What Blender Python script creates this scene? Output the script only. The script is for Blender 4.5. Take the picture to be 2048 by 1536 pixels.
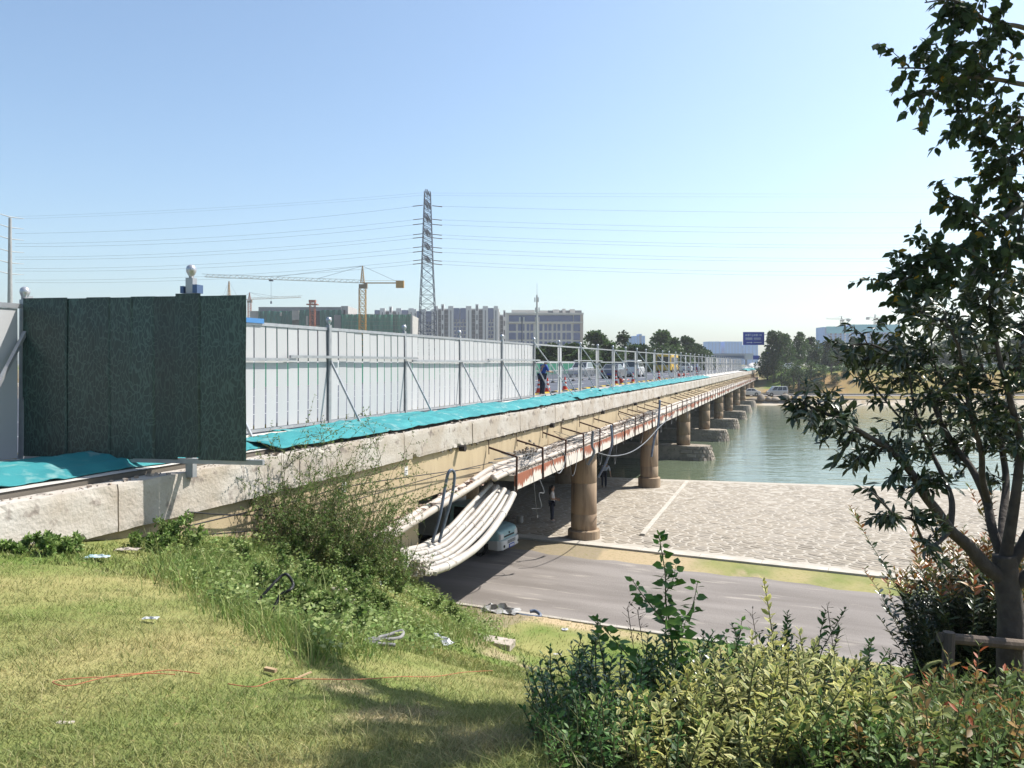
import bpy, math, random
import numpy as np
from mathutils import Vector, Matrix
for o in list(bpy.data.objects): bpy.data.objects.remove(o)
SC = bpy.context.scene; COL = SC.collection
R = math.radians; PI = math.pi
rnd = random.Random(7); nr = np.random.RandomState(11)
F, CX, HY, EYE = 1600.0, 1024.0, 727.0, 7.2       # focal length and horizon in photo pixels; eye height over the lower road
# ---------------- camera
cam = bpy.data.cameras.new('camera'); camo = bpy.data.objects.new('camera', cam); COL.objects.link(camo)
cam.sensor_width = 36; cam.lens = 36*F/2048; cam.clip_start = .05; cam.clip_end = 9000
cam.shift_y = (HY-768)/2048
camo.location = (0, 0, EYE); camo.rotation_euler = (R(90), 0, 0)
SC.camera = camo
# ---------------- sky, sun, exposure
SUN_AZ, SUN_EL = 23.0, 51.0                        # azimuth ccw from +X
W = bpy.data.worlds.new('World'); SC.world = W; W.use_nodes = True
nt = W.node_tree; bg = nt.nodes['Background']
sky = nt.nodes.new('ShaderNodeTexSky'); sky.sky_type = 'NISHITA'; sky.sun_disc = False
sky.sun_elevation = R(SUN_EL); sky.sun_rotation = R(90-SUN_AZ)
sky.air_density = 1.0; sky.dust_density = 1.9; sky.ozone_density = .2; sky.altitude = 0
tint = nt.nodes.new('ShaderNodeMix'); tint.data_type = 'RGBA'; tint.blend_type = 'MULTIPLY'; tint.inputs[0].default_value = 1; tint.inputs[7].default_value = (.86, .985, 1.055, 1)
nt.links.new(sky.outputs[0], tint.inputs[6]); nt.links.new(tint.outputs[2], bg.inputs[0]); bg.inputs[1].default_value = .105
sl = bpy.data.lights.new('sun', 'SUN'); so = bpy.data.objects.new('sun', sl); COL.objects.link(so)
sl.energy = 5.0; sl.angle = R(.5); sl.color = (1, .955, .88)
sd = Vector((math.cos(R(SUN_AZ))*math.cos(R(SUN_EL)), math.sin(R(SUN_AZ))*math.cos(R(SUN_EL)), math.sin(R(SUN_EL))))
so.rotation_euler = sd.to_track_quat('Z', 'Y').to_euler(); so.location = (20, 10, 40)
SC.view_settings.view_transform = 'Standard'; SC.view_settings.look = 'None'
SC.view_settings.exposure = .88; SC.view_settings.gamma = 1
SC.render.engine = 'CYCLES'; SC.cycles.use_denoising = True
SC.cycles.max_bounces = 6; SC.cycles.transparent_max_bounces = 8; SC.cycles.volume_bounces = 0
# ---------------- helpers
def P(px, py, Y): return Vector(((px-CX)/F*Y, Y, EYE-(py-HY)/F*Y))
DX, DY = .3304, .9439
BANG = math.atan2(DY, DX)
def B(s, c, h): return Vector((s*DX+c*DY, s*DY-c*DX, EYE-h))     # s along the bridge, c to its right, h below the eye
def s_at(px, c):
    u = (px-CX)/F
    return -c*(DY+DX*u)/(DX-DY*u)
def lin(r, g=None, b=None):
    if g is None: g = b = r
    f = lambda v: (v/255/12.92) if v/255 <= .04045 else ((v/255+.055)/1.055)**2.4
    return (f(r), f(g), f(b))
ALB = .72                                          # surfaces are darker than they look in full sun; the exposure makes up for it
MATS = {}
def nmat(name):
    m = bpy.data.materials.new(name); m.use_nodes = True; t = m.node_tree
    return m, t, t.nodes['Principled BSDF']
def M(name, c, c2=None, scale=4, rough=.75, metal=0, bump=0, bscale=30, rand=0, spec=.3, stretch=None, attr=False, c3=None, c3scale=40, c3lo=.62, transl=0, coord='Object', emit=0, coat=0, lo=.35, hi=.65, rotz=None):
    """procedural paint: colour c mixed with c2 by noise, spots of c3, per-object variation, bump"""
    if name in MATS: return MATS[name]
    c, c2, c3 = [tuple(v*ALB for v in q) if q else q for q in (c, c2, c3)]
    m, t, b = nmat(name); N, L = t.nodes, t.links
    b.inputs['Roughness'].default_value = rough; b.inputs['Metallic'].default_value = metal
    b.inputs['Specular IOR Level'].default_value = spec
    if coat: b.inputs['Coat Weight'].default_value = coat; b.inputs['Coat Roughness'].default_value = .1
    tc = N.new('ShaderNodeTexCoord'); src = tc.outputs[coord]
    if stretch:
        mp = N.new('ShaderNodeMapping'); mp.inputs['Scale'].default_value = stretch
        if rotz is not None: mp.vector_type = 'TEXTURE'; mp.inputs['Rotation'].default_value = (0, 0, rotz)
        L.new(src, mp.inputs[0]); src = mp.outputs[0]
    if attr:
        a = N.new('ShaderNodeVertexColor'); a.layer_name = 'Col'; out = a.outputs[0]
    else:
        rg = N.new('ShaderNodeRGB'); rg.outputs[0].default_value = (*c, 1); out = rg.outputs[0]
    def noise_mix(out, col, sc_, lo_, hi_, det=5):
        n = N.new('ShaderNodeTexNoise'); n.inputs['Scale'].default_value = sc_; n.inputs['Detail'].default_value = det
        L.new(src, n.inputs['Vector'])
        mr = N.new('ShaderNodeMapRange'); mr.inputs[1].default_value = lo_; mr.inputs[2].default_value = hi_
        L.new(n.outputs[0], mr.inputs[0])
        mx = N.new('ShaderNodeMix'); mx.data_type = 'RGBA'; L.new(mr.outputs[0], mx.inputs[0])
        L.new(out, mx.inputs[6]); mx.inputs[7].default_value = (*col, 1)
        return mx.outputs[2]
    if c2: out = noise_mix(out, c2, scale, lo, hi)
    if c3: out = noise_mix(out, c3, c3scale, c3lo, c3lo+.12)
    if rand:
        oi = N.new('ShaderNodeObjectInfo'); mr = N.new('ShaderNodeMapRange')
        mr.inputs[3].default_value = 1-rand; mr.inputs[4].default_value = 1+rand
        L.new(oi.outputs['Random'], mr.inputs[0])
        mx = N.new('ShaderNodeMix'); mx.data_type = 'RGBA'; mx.blend_type = 'MULTIPLY'; mx.inputs[0].default_value = 1
        L.new(out, mx.inputs[6]); L.new(mr.outputs[0], mx.inputs[7]); out = mx.outputs[2]
    L.new(out, b.inputs['Base Color'])
    if bump:
        n = N.new('ShaderNodeTexNoise'); n.inputs['Scale'].default_value = bscale; n.inputs['Detail'].default_value = 6
        L.new(src, n.inputs['Vector'])
        bm = N.new('ShaderNodeBump'); bm.inputs['Strength'].default_value = bump; bm.inputs['Distance'].default_value = .02
        L.new(n.outputs[0], bm.inputs['Height']); L.new(bm.outputs[0], b.inputs['Normal'])
    if transl:
        tr = N.new('ShaderNodeBsdfTranslucent'); L.new(out, tr.inputs[0])
        ms = N.new('ShaderNodeMixShader'); ms.inputs[0].default_value = transl
        L.new(b.outputs[0], ms.inputs[1]); L.new(tr.outputs[0], ms.inputs[2])
        L.new(ms.outputs[0], N['Material Output'].inputs[0])
    MATS[name] = m; return m

def meshobj(name, me, mat, parent=None, loc=(0, 0, 0), rot=(0, 0, 0), scale=None):
    o = bpy.data.objects.new(name, me); COL.objects.link(o)
    if mat is not None and not me.materials: me.materials.append(mat)
    o.parent = parent; o.location = loc; o.rotation_euler = rot
    if scale is not None: o.scale = scale
    return o
def tag(o, label=None, cat=None, group=None, kind=None):
    if label: o['label'] = label
    if cat: o['category'] = cat
    if group: o['group'] = group
    if kind: o['kind'] = kind
    return o
def empty(name, loc=(0, 0, 0), rz=0, label=None, cat=None, group=None):
    o = bpy.data.objects.new(name, None); COL.objects.link(o); o.location = loc; o.rotation_euler = (0, 0, rz)
    o.empty_display_size = .2
    return tag(o, label, cat, group)
def copy_tree(o, parent=None):
    c = o.copy(); COL.objects.link(c); c.parent = parent
    for ch in list(o.children): copy_tree(ch, c)
    return c
def fast(name, V, Fc, cols=None, smooth=False, mats=None):
    """mesh from numpy arrays; Fc (n,3) or (n,4)"""
    me = bpy.data.meshes.new(name); V = np.asarray(V, np.float32); Fc = np.asarray(Fc, np.int32)
    n, k = Fc.shape
    me.vertices.add(len(V)); me.vertices.foreach_set('co', V.ravel())
    me.loops.add(n*k); me.loops.foreach_set('vertex_index', Fc.ravel())
    me.polygons.add(n); me.polygons.foreach_set('loop_start', np.arange(0, n*k, k, dtype=np.int32))
    if smooth: me.polygons.foreach_set('use_smooth', np.ones(n, bool))
    if mats is not None: me.polygons.foreach_set('material_index', np.asarray(mats, np.int32))
    me.update(calc_edges=True)
    if cols is not None:
        a = me.color_attributes.new('Col', 'FLOAT_COLOR', 'POINT')
        cc = np.ones((len(V), 4), np.float32); cc[:, :3] = np.asarray(cols)*ALB; a.data.foreach_set('color', cc.ravel())
    return me
class MB:
    def __init__(s): s.v = []; s.f = []; s.m = []; s.cm = 0
    def add(s, vs, fs):
        n = len(s.v); s.v += [tuple(v) for v in vs]; s.f += [tuple(i+n for i in f) for f in fs]; s.m += [s.cm]*len(fs)
        return s
    def box(s, x0, x1, y0, y1, z0, z1, mat=None):
        vs = [(x, y, z) for z in (z0, z1) for y in (y0, y1) for x in (x0, x1)]
        if mat is not None: vs = [mat @ Vector(v) for v in vs]
        return s.add(vs, [(0, 2, 3, 1), (4, 5, 7, 6), (0, 1, 5, 4), (2, 6, 7, 3), (0, 4, 6, 2), (1, 3, 7, 5)])
    def bar(s, p, q, w, h=None, up=(0, 0, 1)):
        p, q = Vector(p), Vector(q); d = (q-p).normalized(); u = Vector(up)
        if abs(d.dot(u)) > .95: u = Vector((1, 0, 0))
        sx = d.cross(u).normalized()*w/2; sz = sx.cross(d).normalized()*(h or w)/2
        vs = [p-sx-sz, p+sx-sz, p+sx+sz, p-sx+sz, q-sx-sz, q+sx-sz, q+sx+sz, q-sx+sz]
        return s.add(vs, [(0, 1, 2, 3), (7, 6, 5, 4), (0, 4, 5, 1), (1, 5, 6, 2), (2, 6, 7, 3), (3, 7, 4, 0)])
    def tube(s, pts, r, n=6, cap=True):
        pts = [Vector(p) for p in pts]; k = len(pts); rs = r if hasattr(r, '__len__') else [r]*k
        vs = []; ref = Vector((0, 0, 1))
        t0 = (pts[1]-pts[0]).normalized()
        if abs(t0.dot(ref)) > .9: ref = Vector((1, 0, 0))
        nx = t0.cross(ref).normalized()
        for i, p in enumerate(pts):
            t = (pts[min(i+1, k-1)]-pts[max(i-1, 0)])
            t = t.normalized() if t.length > 1e-9 else t0
            nx = (nx-t*nx.dot(t))
            nx = nx.normalized() if nx.length > 1e-6 else t.orthogonal().normalized()
            ny = t.cross(nx)
            for j in range(n):
                a = 2*PI*j/n; vs.append(p+(nx*math.cos(a)+ny*math.sin(a))*rs[i])
        fs = [(i*n+j, i*n+(j+1) % n, (i+1)*n+(j+1) % n, (i+1)*n+j) for i in range(k-1) for j in range(n)]
        if cap: fs += [tuple(range(n-1, -1, -1)), tuple((k-1)*n+j for j in range(n))]
        return s.add(vs, fs)
    def lathe(s, prof, c=(0, 0, 0), n=16, axis='z'):
        c = Vector(c); vs = []
        for r, z in prof:
            for j in range(n):
                a = 2*PI*j/n; q = (r*math.cos(a), r*math.sin(a), z)
                if axis == 'y': q = (q[0], q[2], q[1])
                if axis == 'x': q = (q[2], q[0], q[1])
                vs.append(c+Vector(q))
        k = len(prof)
        fs = [(i*n+j, i*n+(j+1) % n, (i+1)*n+(j+1) % n, (i+1)*n+j) for i in range(k-1) for j in range(n)]
        fs += [tuple(range(n-1, -1, -1)), tuple((k-1)*n+j for j in range(n))]
        return s.add(vs, fs)
    def prism(s, poly, y0, y1):                    # polygon in (x,z), extruded along y
        n = len(poly); vs = [(x, y0, z) for x, z in poly]+[(x, y1, z) for x, z in poly]
        fs = [tuple(range(n)), tuple(range(2*n-1, n-1, -1))]+[(i, i+n, (i+1) % n+n, (i+1) % n) for i in range(n)]
        return s.add(vs, fs)
    def mesh(s, name, smooth=False):
        me = bpy.data.meshes.new(name); me.from_pydata(s.v, [], s.f); me.update()
        if smooth: me.polygons.foreach_set('use_smooth', np.ones(len(s.f), bool))
        return me
    def build(s, name, mat, parent=None, world=False, smooth=False, loc=None, bevel=0):
        if loc is not None: s.v = [tuple(Vector(v)-Vector(loc)) for v in s.v]
        elif world and parent is not None:
            mt = parent.matrix_basis; pp = parent.parent
            while pp is not None: mt = pp.matrix_basis @ mt; pp = pp.parent
            inv = mt.inverted(); s.v = [tuple(inv @ Vector(v)) for v in s.v]
        me = s.mesh(name, smooth); mats = mat if isinstance(mat, (list, tuple)) else [mat]
        for m in mats: me.materials.append(m)
        if len(mats) > 1: me.polygons.foreach_set('material_index', np.array(s.m, np.int32))
        o = meshobj(name, me, None, parent, loc or (0, 0, 0))
        if bevel:
            b = o.modifiers.new('bevel', 'BEVEL'); b.width = bevel; b.segments = 2; b.limit_method = 'ANGLE'
        return o
def spline(pts, n=8):
    """catmull-rom through points"""
    pts = [Vector(p) for p in pts]; out = []
    for i in range(len(pts)-1):
        p0 = pts[max(i-1, 0)]; p1 = pts[i]; p2 = pts[i+1]; p3 = pts[min(i+2, len(pts)-1)]
        for k in range(n):
            t = k/n
            out.append(.5*((2*p1)+(p2-p0)*t+(2*p0-5*p1+4*p2-p3)*t*t+(3*p1-p0-3*p2+p3)*t**3))
    return out+[pts[-1]]
def sstep(a, b, x):
    t = np.clip((np.asarray(x, float)-a)/(b-a), 0, 1); return t*t*(3-2*t)
_ph = nr.rand(40, 3)*6.28; _fr = nr.normal(size=(40, 2))
def wob(x, y, f=1.0, o=0, n=8):
    """cheap smooth noise in about [-1,1]"""
    r = 0
    for i in range(n):
        k = (i+o) % 40
        r = r+np.sin(x*_fr[k, 0]*f*(1+i*.35)+y*_fr[k, 1]*f*(1+i*.35)+_ph[k, 0])/(1+i*.5)
    return r/2.6
ORD = ['first', 'second', 'third', 'fourth', 'fifth', 'sixth', 'seventh', 'eighth', 'ninth', 'tenth', 'eleventh', 'twelfth', 'thirteenth', 'fourteenth', 'fifteenth', 'sixteenth', 'seventeenth', 'eighteenth', 'nineteenth', 'twentieth']
# ---------------- near bank terrain
CTRL = [(0,1536,3.2),(500,1536,3.2),(1000,1536,3.2),(1500,1536,3.2),(2048,1536,3.2),(0,1300,5.0),(0,1090,8.7),(200,1300,5),(200,1085,9.94),
 (380,1075,11.4),(380,1250,6),(560,1090,13.4),(600,1250,7),(600,1400,4.6),(700,1120,15.4),(700,1300,6.6),(800,1145,17.8),(790,1220,12.5),(800,1300,8),
 (860,1190,19.6),(900,1290,12),(950,1245,19.5),(1000,1292,18),(1000,1335,11),(1000,1410,6),(1100,1270,20),(1100,1335,13),(1100,1425,5.4),
 (1300,1290,20),(1300,1350,13),(1300,1450,5),(1600,1312,18.6),(1600,1375,12),(1600,1460,5),(2020,1425,5.1),(1900,1400,9)]
_pts = []
for px, py, Y in CTRL: _pts.append(((px-CX)/F*Y, Y, (py-HY)/F*Y))
_pts += [(-6, -3, 1.5), (6, -3, 1.6), (0, 0, 1.6), (-4, 1.5, 1.6), (5, 1.5, 1.65), (-12, 3, 1.7), (10, 3, 2.4), (9, 9, 4.3), (14, 7, 4.6), (12, 15, 6.6), (16, 12, 6.4), (-14, 6, 1.8), (-9, 2, 1.65), (-1.9, 24.3, 7.25), (2, 22.6, 7.2), (5.6, 20.8, 7.2), (10, 18.7, 7.2), (-3.5, 24, 7.2), (-3.1, 22.5, 6.9)]
_pts = np.array(_pts)
def _tps(r2): return .5*r2*np.log(np.maximum(r2, 1e-9))
_n = len(_pts); _A = np.zeros((_n+3, _n+3)); _d2 = ((_pts[:, None, :2]-_pts[None, :, :2])**2).sum(-1)
_A[:_n, :_n] = _tps(_d2)+np.eye(_n)*.15; _A[:_n, _n] = 1; _A[:_n, _n+1:] = _pts[:, :2]; _A[_n:, :_n] = _A[:_n, _n:].T
_w = np.linalg.solve(_A, np.concatenate([_pts[:, 2], np.zeros(3)]))
KX, KY = -1.82, 24.1                                # a point of the near road kerb; kerb runs along (KD)
KD = np.array([.905, -.425])
def kdist(x, y): return (x-KX)*(-.425)+(y-KY)*(-.905)   # >0 towards the camera
def bridge_sc(x, y): return x*DX+y*DY, x*DY-y*DX
def pave_near(x): return 33.1-.5*(x-.75)                # Y of the near edge of the stone apron
def pave_far(x): return 51.0-.242*(x-9.4)               # Y of the waterline
def GH(x, y):
    x = np.asarray(x, float); y = np.asarray(y, float); sh = x.shape; xf = x.ravel(); yf = y.ravel()
    h = np.full(xf.shape, _w[_n]); h = h+_w[_n+1]*xf+_w[_n+2]*yf
    for i in range(_n): h += _w[i]*_tps((xf-_pts[i, 0])**2+(yf-_pts[i, 1])**2)
    kd = kdist(xf, yf)
    far = np.clip((np.hypot(xf, yf-8)-22)/10, 0, 1)
    h = h*(1-far)+np.clip(7.2-(kd)*.33, 1.7, 7.2)*far
    h = np.minimum(h, 7.2-.02*np.maximum(kd, 0))
    h = np.where(kd < .4, 7.2, h)
    s, c = bridge_sc(xf, yf)
    h = np.where((c < -8.3), np.where(s < 17.0, 2.6, 7.2), h)
    # river bed beyond the apron
    t = yf-pave_far(xf)
    h = np.where(kd < -8, 7.2+.28*sstep(0, 1, (yf-pave_near(xf))/np.maximum(pave_far(xf)-pave_near(xf), 1)), h)
    h = np.where(t > .1, 7.52+np.minimum(t*.4, 2.2), h)
    h = h+np.where(kd > .6, .02*wob(xf, yf, 3.0)+.012*wob(xf, yf, 9, 9), 0)*np.clip((c+8.2)/1.0, 0, 1)
    return h.reshape(sh)
def gz(x, y): return EYE-float(GH(np.array([x]), np.array([y]))[0])
def steps(*segs):
    out = []
    for a, b, st in segs: out += list(np.arange(a, b, st))
    return np.array(out)
xs = steps((-300, -60, 20), (-60, -16, 2), (-16, 16, .16), (16, 40, .8), (40, 300, 20)); ys = steps((-80, -8, 6), (-8, 2, .5), (2, 27, .16), (27, 60, .6))
gx, gy = np.meshgrid(xs, ys); gh = GH(gx, gy)
V = np.stack([gx, gy, EYE-gh], -1).reshape(-1, 3)
nx_ = len(xs); ii = np.arange(len(V)).reshape(gx.shape)
Fq = np.stack([ii[:-1, :-1], ii[:-1, 1:], ii[1:, 1:], ii[1:, :-1]], -1).reshape(-1, 4)
# colour of the soil and turf itself: dry turf, green turf, bare soil
def turf_col(x, y):
    n1 = wob(x, y, .9, 3); n2 = wob(x, y, 3.2, 17); n3 = wob(x, y, .45, 25)
    t = np.clip(.62+.5*n1+.32*n2, 0, 1)[..., None]
    dry = np.array([.43, .375, .165]); grn = np.array([.15, .225, .05]); soil = np.array([.44, .35, .22])
    px = CX+F*x/np.maximum(y, .5)
    near = 1-sstep(3.5, 9, y)                       # the mown turf by the camera is drier
    c = dry*(1-t*.75)*near[..., None]+dry*(1-near[..., None])*(1-t)+grn*(t*.75)*near[..., None]+grn*t*(1-near[..., None])
    b = np.clip((n3+n2*.7-.62)*2.4, 0, .85)[..., None]
    return c*(1-b)+soil*b
colr = turf_col(gx, gy); kd = kdist(gx, gy); s_, c_ = bridge_sc(gx, gy)
soil = np.array([.5, .39, .25])
m1 = np.clip(sstep(-8.2, -7.6, kd)*0+((kd < -6.0) & (gy < pave_near(gx)+.3))*np.clip(1.25-sstep(4.5, 7.5, gx+wob(gx, gy, .8)*1.5)*1.0+.25*wob(gx, gy, 2.2), 0, 1), 0, 1)[..., None]
colr = colr*(1-m1)+soil*m1
m2 = (np.exp(-((gx-1.0)/2.6)**2-((kd-.7)/.7)**2)*1.3+np.exp(-((gx+1.2)/1.0)**2-((gy-21.5)/2.2)**2))[..., None]
m2 = np.clip(m2, 0, 1); colr = colr*(1-m2)+np.array([.55, .42, .27])*m2
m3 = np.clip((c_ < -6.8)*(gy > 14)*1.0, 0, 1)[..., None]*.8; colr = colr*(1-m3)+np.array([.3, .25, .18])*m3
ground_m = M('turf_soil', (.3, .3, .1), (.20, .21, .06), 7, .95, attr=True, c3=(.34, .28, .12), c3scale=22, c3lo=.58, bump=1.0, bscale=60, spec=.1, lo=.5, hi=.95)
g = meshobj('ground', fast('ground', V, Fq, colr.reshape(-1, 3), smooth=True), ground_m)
tag(g, 'near river bank of dry and green turf sloping down to the road', None, kind='structure')
# ---------------- water
def water_mat():
    m, t, b = nmat('river_water'); N, L = t.nodes, t.links
    b.inputs['Base Color'].default_value = (.105, .13, .085, 1); b.inputs['Roughness'].default_value = .05
    b.inputs['IOR'].default_value = 1.33; b.inputs['Specular IOR Level'].default_value = .5
    tc = N.new('ShaderNodeTexCoord'); mp = N.new('ShaderNodeMapping'); mp.inputs['Scale'].default_value = (.55, 1.5, 1); mp.inputs['Rotation'].default_value = (0, 0, R(-12))
    L.new(tc.outputs['Object'], mp.inputs[0])
    n1 = N.new('ShaderNodeTexNoise'); n1.inputs['Scale'].default_value = 1.1; n1.inputs['Detail'].default_value = 4; n1.inputs['Distortion'].default_value = .4
    n2 = N.new('ShaderNodeTexNoise'); n2.inputs['Scale'].default_value = .22; n2.inputs['Detail'].default_value = 2
    L.new(mp.outputs[0], n1.inputs[0]); L.new(mp.outputs[0], n2.inputs[0])
    ad = N.new('ShaderNodeMath'); ad.operation = 'MULTIPLY_ADD'; L.new(n2.outputs[0], ad.inputs[0]); ad.inputs[1].default_value = 1.2; L.new(n1.outputs[0], ad.inputs[2])
    bm = N.new('ShaderNodeBump'); bm.inputs['Strength'].default_value = .3; bm.inputs['Distance'].default_value = .12
    L.new(ad.outputs[0], bm.inputs['Height']); L.new(bm.outputs[0], b.inputs['Normal'])
    return m
WZ = EYE-7.5
wv = [(-1500, 20, WZ), (1500, 20, WZ), (1500, 152, WZ), (-1500, 152, WZ)]
wme = bpy.data.meshes.new('water'); wme.from_pydata(wv, [], [(0, 1, 2, 3)])
tag(meshobj('water', wme, water_mat()), 'green rippled river under and beside the bridge', kind='structure')
# ---------------- far bank
def crest(x, y):
    s, c = bridge_sc(x, y); return 168+42*np.exp(-((c+9)/9.0)**2)
def FH(x, y):
    x = np.asarray(x, float); y = np.asarray(y, float)
    wl = 143+.012*(x-40)+.8*wob(x, y*0, .08)
    h = np.full(x.shape, 9.0); h = np.where(y > wl-3, 7.9, h)
    h = np.where(y > wl, 7.42-.03*(y-wl), h)
    h = np.where(y > wl+4.2, 6.75, h); h = np.where(y > wl+6, 6.35-.01*(y-wl), h)
    cr = crest(x, y); t = np.clip((y-158)/np.maximum(cr-158, 1), 0, 1)
    h = np.where(y > 158, 6.25-(6.25-1.42)*(t*.75+.25*sstep(0, 1, t)), h)
    h = h+np.where((y > 159) & (t < 1), .12*wob(x, y, .5), 0)
    s, c = bridge_sc(x, y)
    return np.where((c < -8.2) & (c > -40) & (t >= 1), 1.75, h)
xs2 = steps((-4000, -400, 400), (-400, -40, 30), (-40, 150, 1.0), (150, 400, 12), (400, 4001, 400)); ys2 = steps((138, 142, 1), (142, 215, .6), (215, 260, 5), (260, 700, 40), (700, 4001, 300))
gx, gy = np.meshgrid(xs2, ys2); V = np.stack([gx, gy, EYE-FH(gx, gy)], -1).reshape(-1, 3); ii = np.arange(len(V)).reshape(gx.shape)
Fq = np.stack([ii[:-1, :-1], ii[:-1, 1:], ii[1:, 1:], ii[1:, :-1]], -1).reshape(-1, 4)
n1 = np.clip(.5+.5*wob(gx, gy, .16, 5)+.2*wob(gx, gy, .6, 11), 0, 1)[..., None]
dryg = np.array([.37, .24, .115])*(1-n1)+np.array([.25, .23, .09])*n1
grn = np.array([.14, .22, .05])
tt = sstep(166.5, 169, gy)[..., None]; colr = dryg*(1-tt)+grn*tt
beach = ((gy < 148.2))[..., None]*1.0; colr = colr*(1-beach)+np.array([.5, .44, .36])*beach
far2 = sstep(230, 320, gy)[..., None]; colr = colr*(1-far2)+np.array([.2, .2, .13])*far2
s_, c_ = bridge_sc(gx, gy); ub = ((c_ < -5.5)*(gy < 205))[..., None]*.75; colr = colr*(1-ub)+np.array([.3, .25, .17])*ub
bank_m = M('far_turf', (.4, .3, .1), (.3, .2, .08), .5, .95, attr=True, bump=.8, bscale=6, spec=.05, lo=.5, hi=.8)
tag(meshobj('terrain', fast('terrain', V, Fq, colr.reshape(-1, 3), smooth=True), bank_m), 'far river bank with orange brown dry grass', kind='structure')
# far lower road + upper road, kerbs
asph = M('asphalt_lower', lin(150, 143, 138), lin(128, 121, 116), 1.0, .9, c3=lin(172, 164, 155), c3scale=2.2, c3lo=.6, bump=.6, bscale=160, spec=.2, stretch=(5, .9, 1), rotz=R(-25))
asph2 = M('asphalt_bridge', lin(92, 96, 108), lin(80, 84, 95), .6, .85, bump=.2, bscale=60)
conc = M('concrete_pale', (.52, .48, .43), (.40, .36, .31), 2.5, .9, c3=(.3, .26, .22), c3scale=12, c3lo=.64, bump=.4, bscale=25)
def strip(name, pts_l, pts_r, mat, label):
    n = len(pts_l); me = bpy.data.meshes.new(name); me.from_pydata([tuple(p) for p in pts_l]+[tuple(p) for p in pts_r], [], [(i, i+1, n+i+1, n+i) for i in range(n-1)])
    return tag(meshobj(name, me, mat), label, kind='structure')
xr = np.linspace(30, 260, 60); wv_ = lambda x: 153.2+.02*(x-50)+1.2*np.sin(x*.02)
fz = EYE-6.2
strip('far_road', [(x, wv_(x)-2.2, fz) for x in xr], [(x, wv_(x)+2.6, fz) for x in xr], asph, 'narrow grey road along the foot of the far bank')
mb = MB()
for i in range(len(xr)-1): mb.bar((xr[i], wv_(xr[i])+2.9, fz+.1), (xr[i+1], wv_(xr[i+1])+2.9, fz+.1), .35, .35)
tag(mb.build('kerb', conc), 'pale kerb along the far bank road', kind='structure')
uz = EYE-1.36
strip('upper_road', [(x, 170.5, uz) for x in np.linspace(62, 300, 30)], [(x, 178, uz) for x in np.linspace(62, 300, 30)], asph2, 'asphalt road on top of the far bank')
# ---------------- near lower road and kerbs
def kp(t, off, z): return Vector((KX+KD[0]*t-.425*off, KY+KD[1]*t-.905*off, z))
RZ = EYE-7.2+.006
def far_off(t): return -(6.9-.04*(t-2))
ts = np.linspace(-40, 60, 120)
strip('lower_road', [kp(t, 0, RZ) for t in ts], [kp(t, far_off(t)+.12*math.sin(t*1.3)+.1*math.sin(t*3.7), RZ) for t in ts], asph, 'sunlit grey asphalt lane passing under the first bridge span')
mb = MB()
for k in range(70):
    t0 = -6+k*.8; mb.bar(kp(t0, .07, RZ-.02), kp(t0+.785, .07, RZ-.02), .16, .1)
tag(mb.build('kerb', conc), 'low concrete kerb between the grass slope and the lane', kind='structure')
# ---------------- stone apron
def pav_z(x, y):
    t = np.clip((y-pave_near(x))/(pave_far(x)-pave_near(x)), 0, 1); return EYE-7.16-.3*t
mort = M('mortar', (.50, .455, .39), (.43, .385, .325), 3, .95, bump=.4, bscale=40)
xs3 = np.linspace(-40, 60, 60); pv = []; 
for x in xs3: pv += [(x, pave_near(x), float(pav_z(x, pave_near(x)))), (x, pave_far(x)+.7, EYE-7.46), (x, pave_far(x)+.75, EYE-8.2)]
pf = []
for i in range(len(xs3)-1): pf += [(3*i, 3*i+3, 3*i+4, 3*i+1), (3*i+1, 3*i+4, 3*i+5, 3*i+2)]
pm = bpy.data.meshes.new('stone_apron'); pm.from_pydata(pv, [], pf)
apron = tag(meshobj('stone_apron', pm, mort), 'pale crazy paved stone apron between the lane and the river', kind='structure')
stone_ms = [M('apron_stone_%d' % i, c, c2, 6, .9, rand=.12, bump=.5, bscale=25) for i, (c, c2) in enumerate([((.345, .30, .24), (.285, .245, .195)), ((.315, .28, .235), (.365, .315, .255)), ((.385, .33, .26), (.30, .26, .21))])]
A_ = .47; sites = {}
for i in range(-10, 80):
    for j in range(-4, 68):
        x = i*A_+(j % 2)*A_*.5+rnd.uniform(-.21, .21); v = j*A_*.84+rnd.uniform(-.17, .17)
        sites[(i, j)] = (x, v)                        # v: distance beyond the near edge
def clip(poly, mx, my, nx, ny):
    out = []; k = len(poly)
    for a in range(k):
        p, q = poly[a], poly[(a+1) % k]; dp = (p[0]-mx)*nx+(p[1]-my)*ny; dq = (q[0]-mx)*nx+(q[1]-my)*ny
        if dp <= 0: out.append(p)
        if (dp < 0) != (dq < 0) and dp != dq:
            t = dp/(dp-dq); out.append((p[0]+(q[0]-p[0])*t, p[1]+(q[1]-p[1])*t))
    return out
stones = []; pier_xy = [B(32.1+16*k, -8.1-5.2*j, 0) for k in range(2) for j in range(4)]
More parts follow.
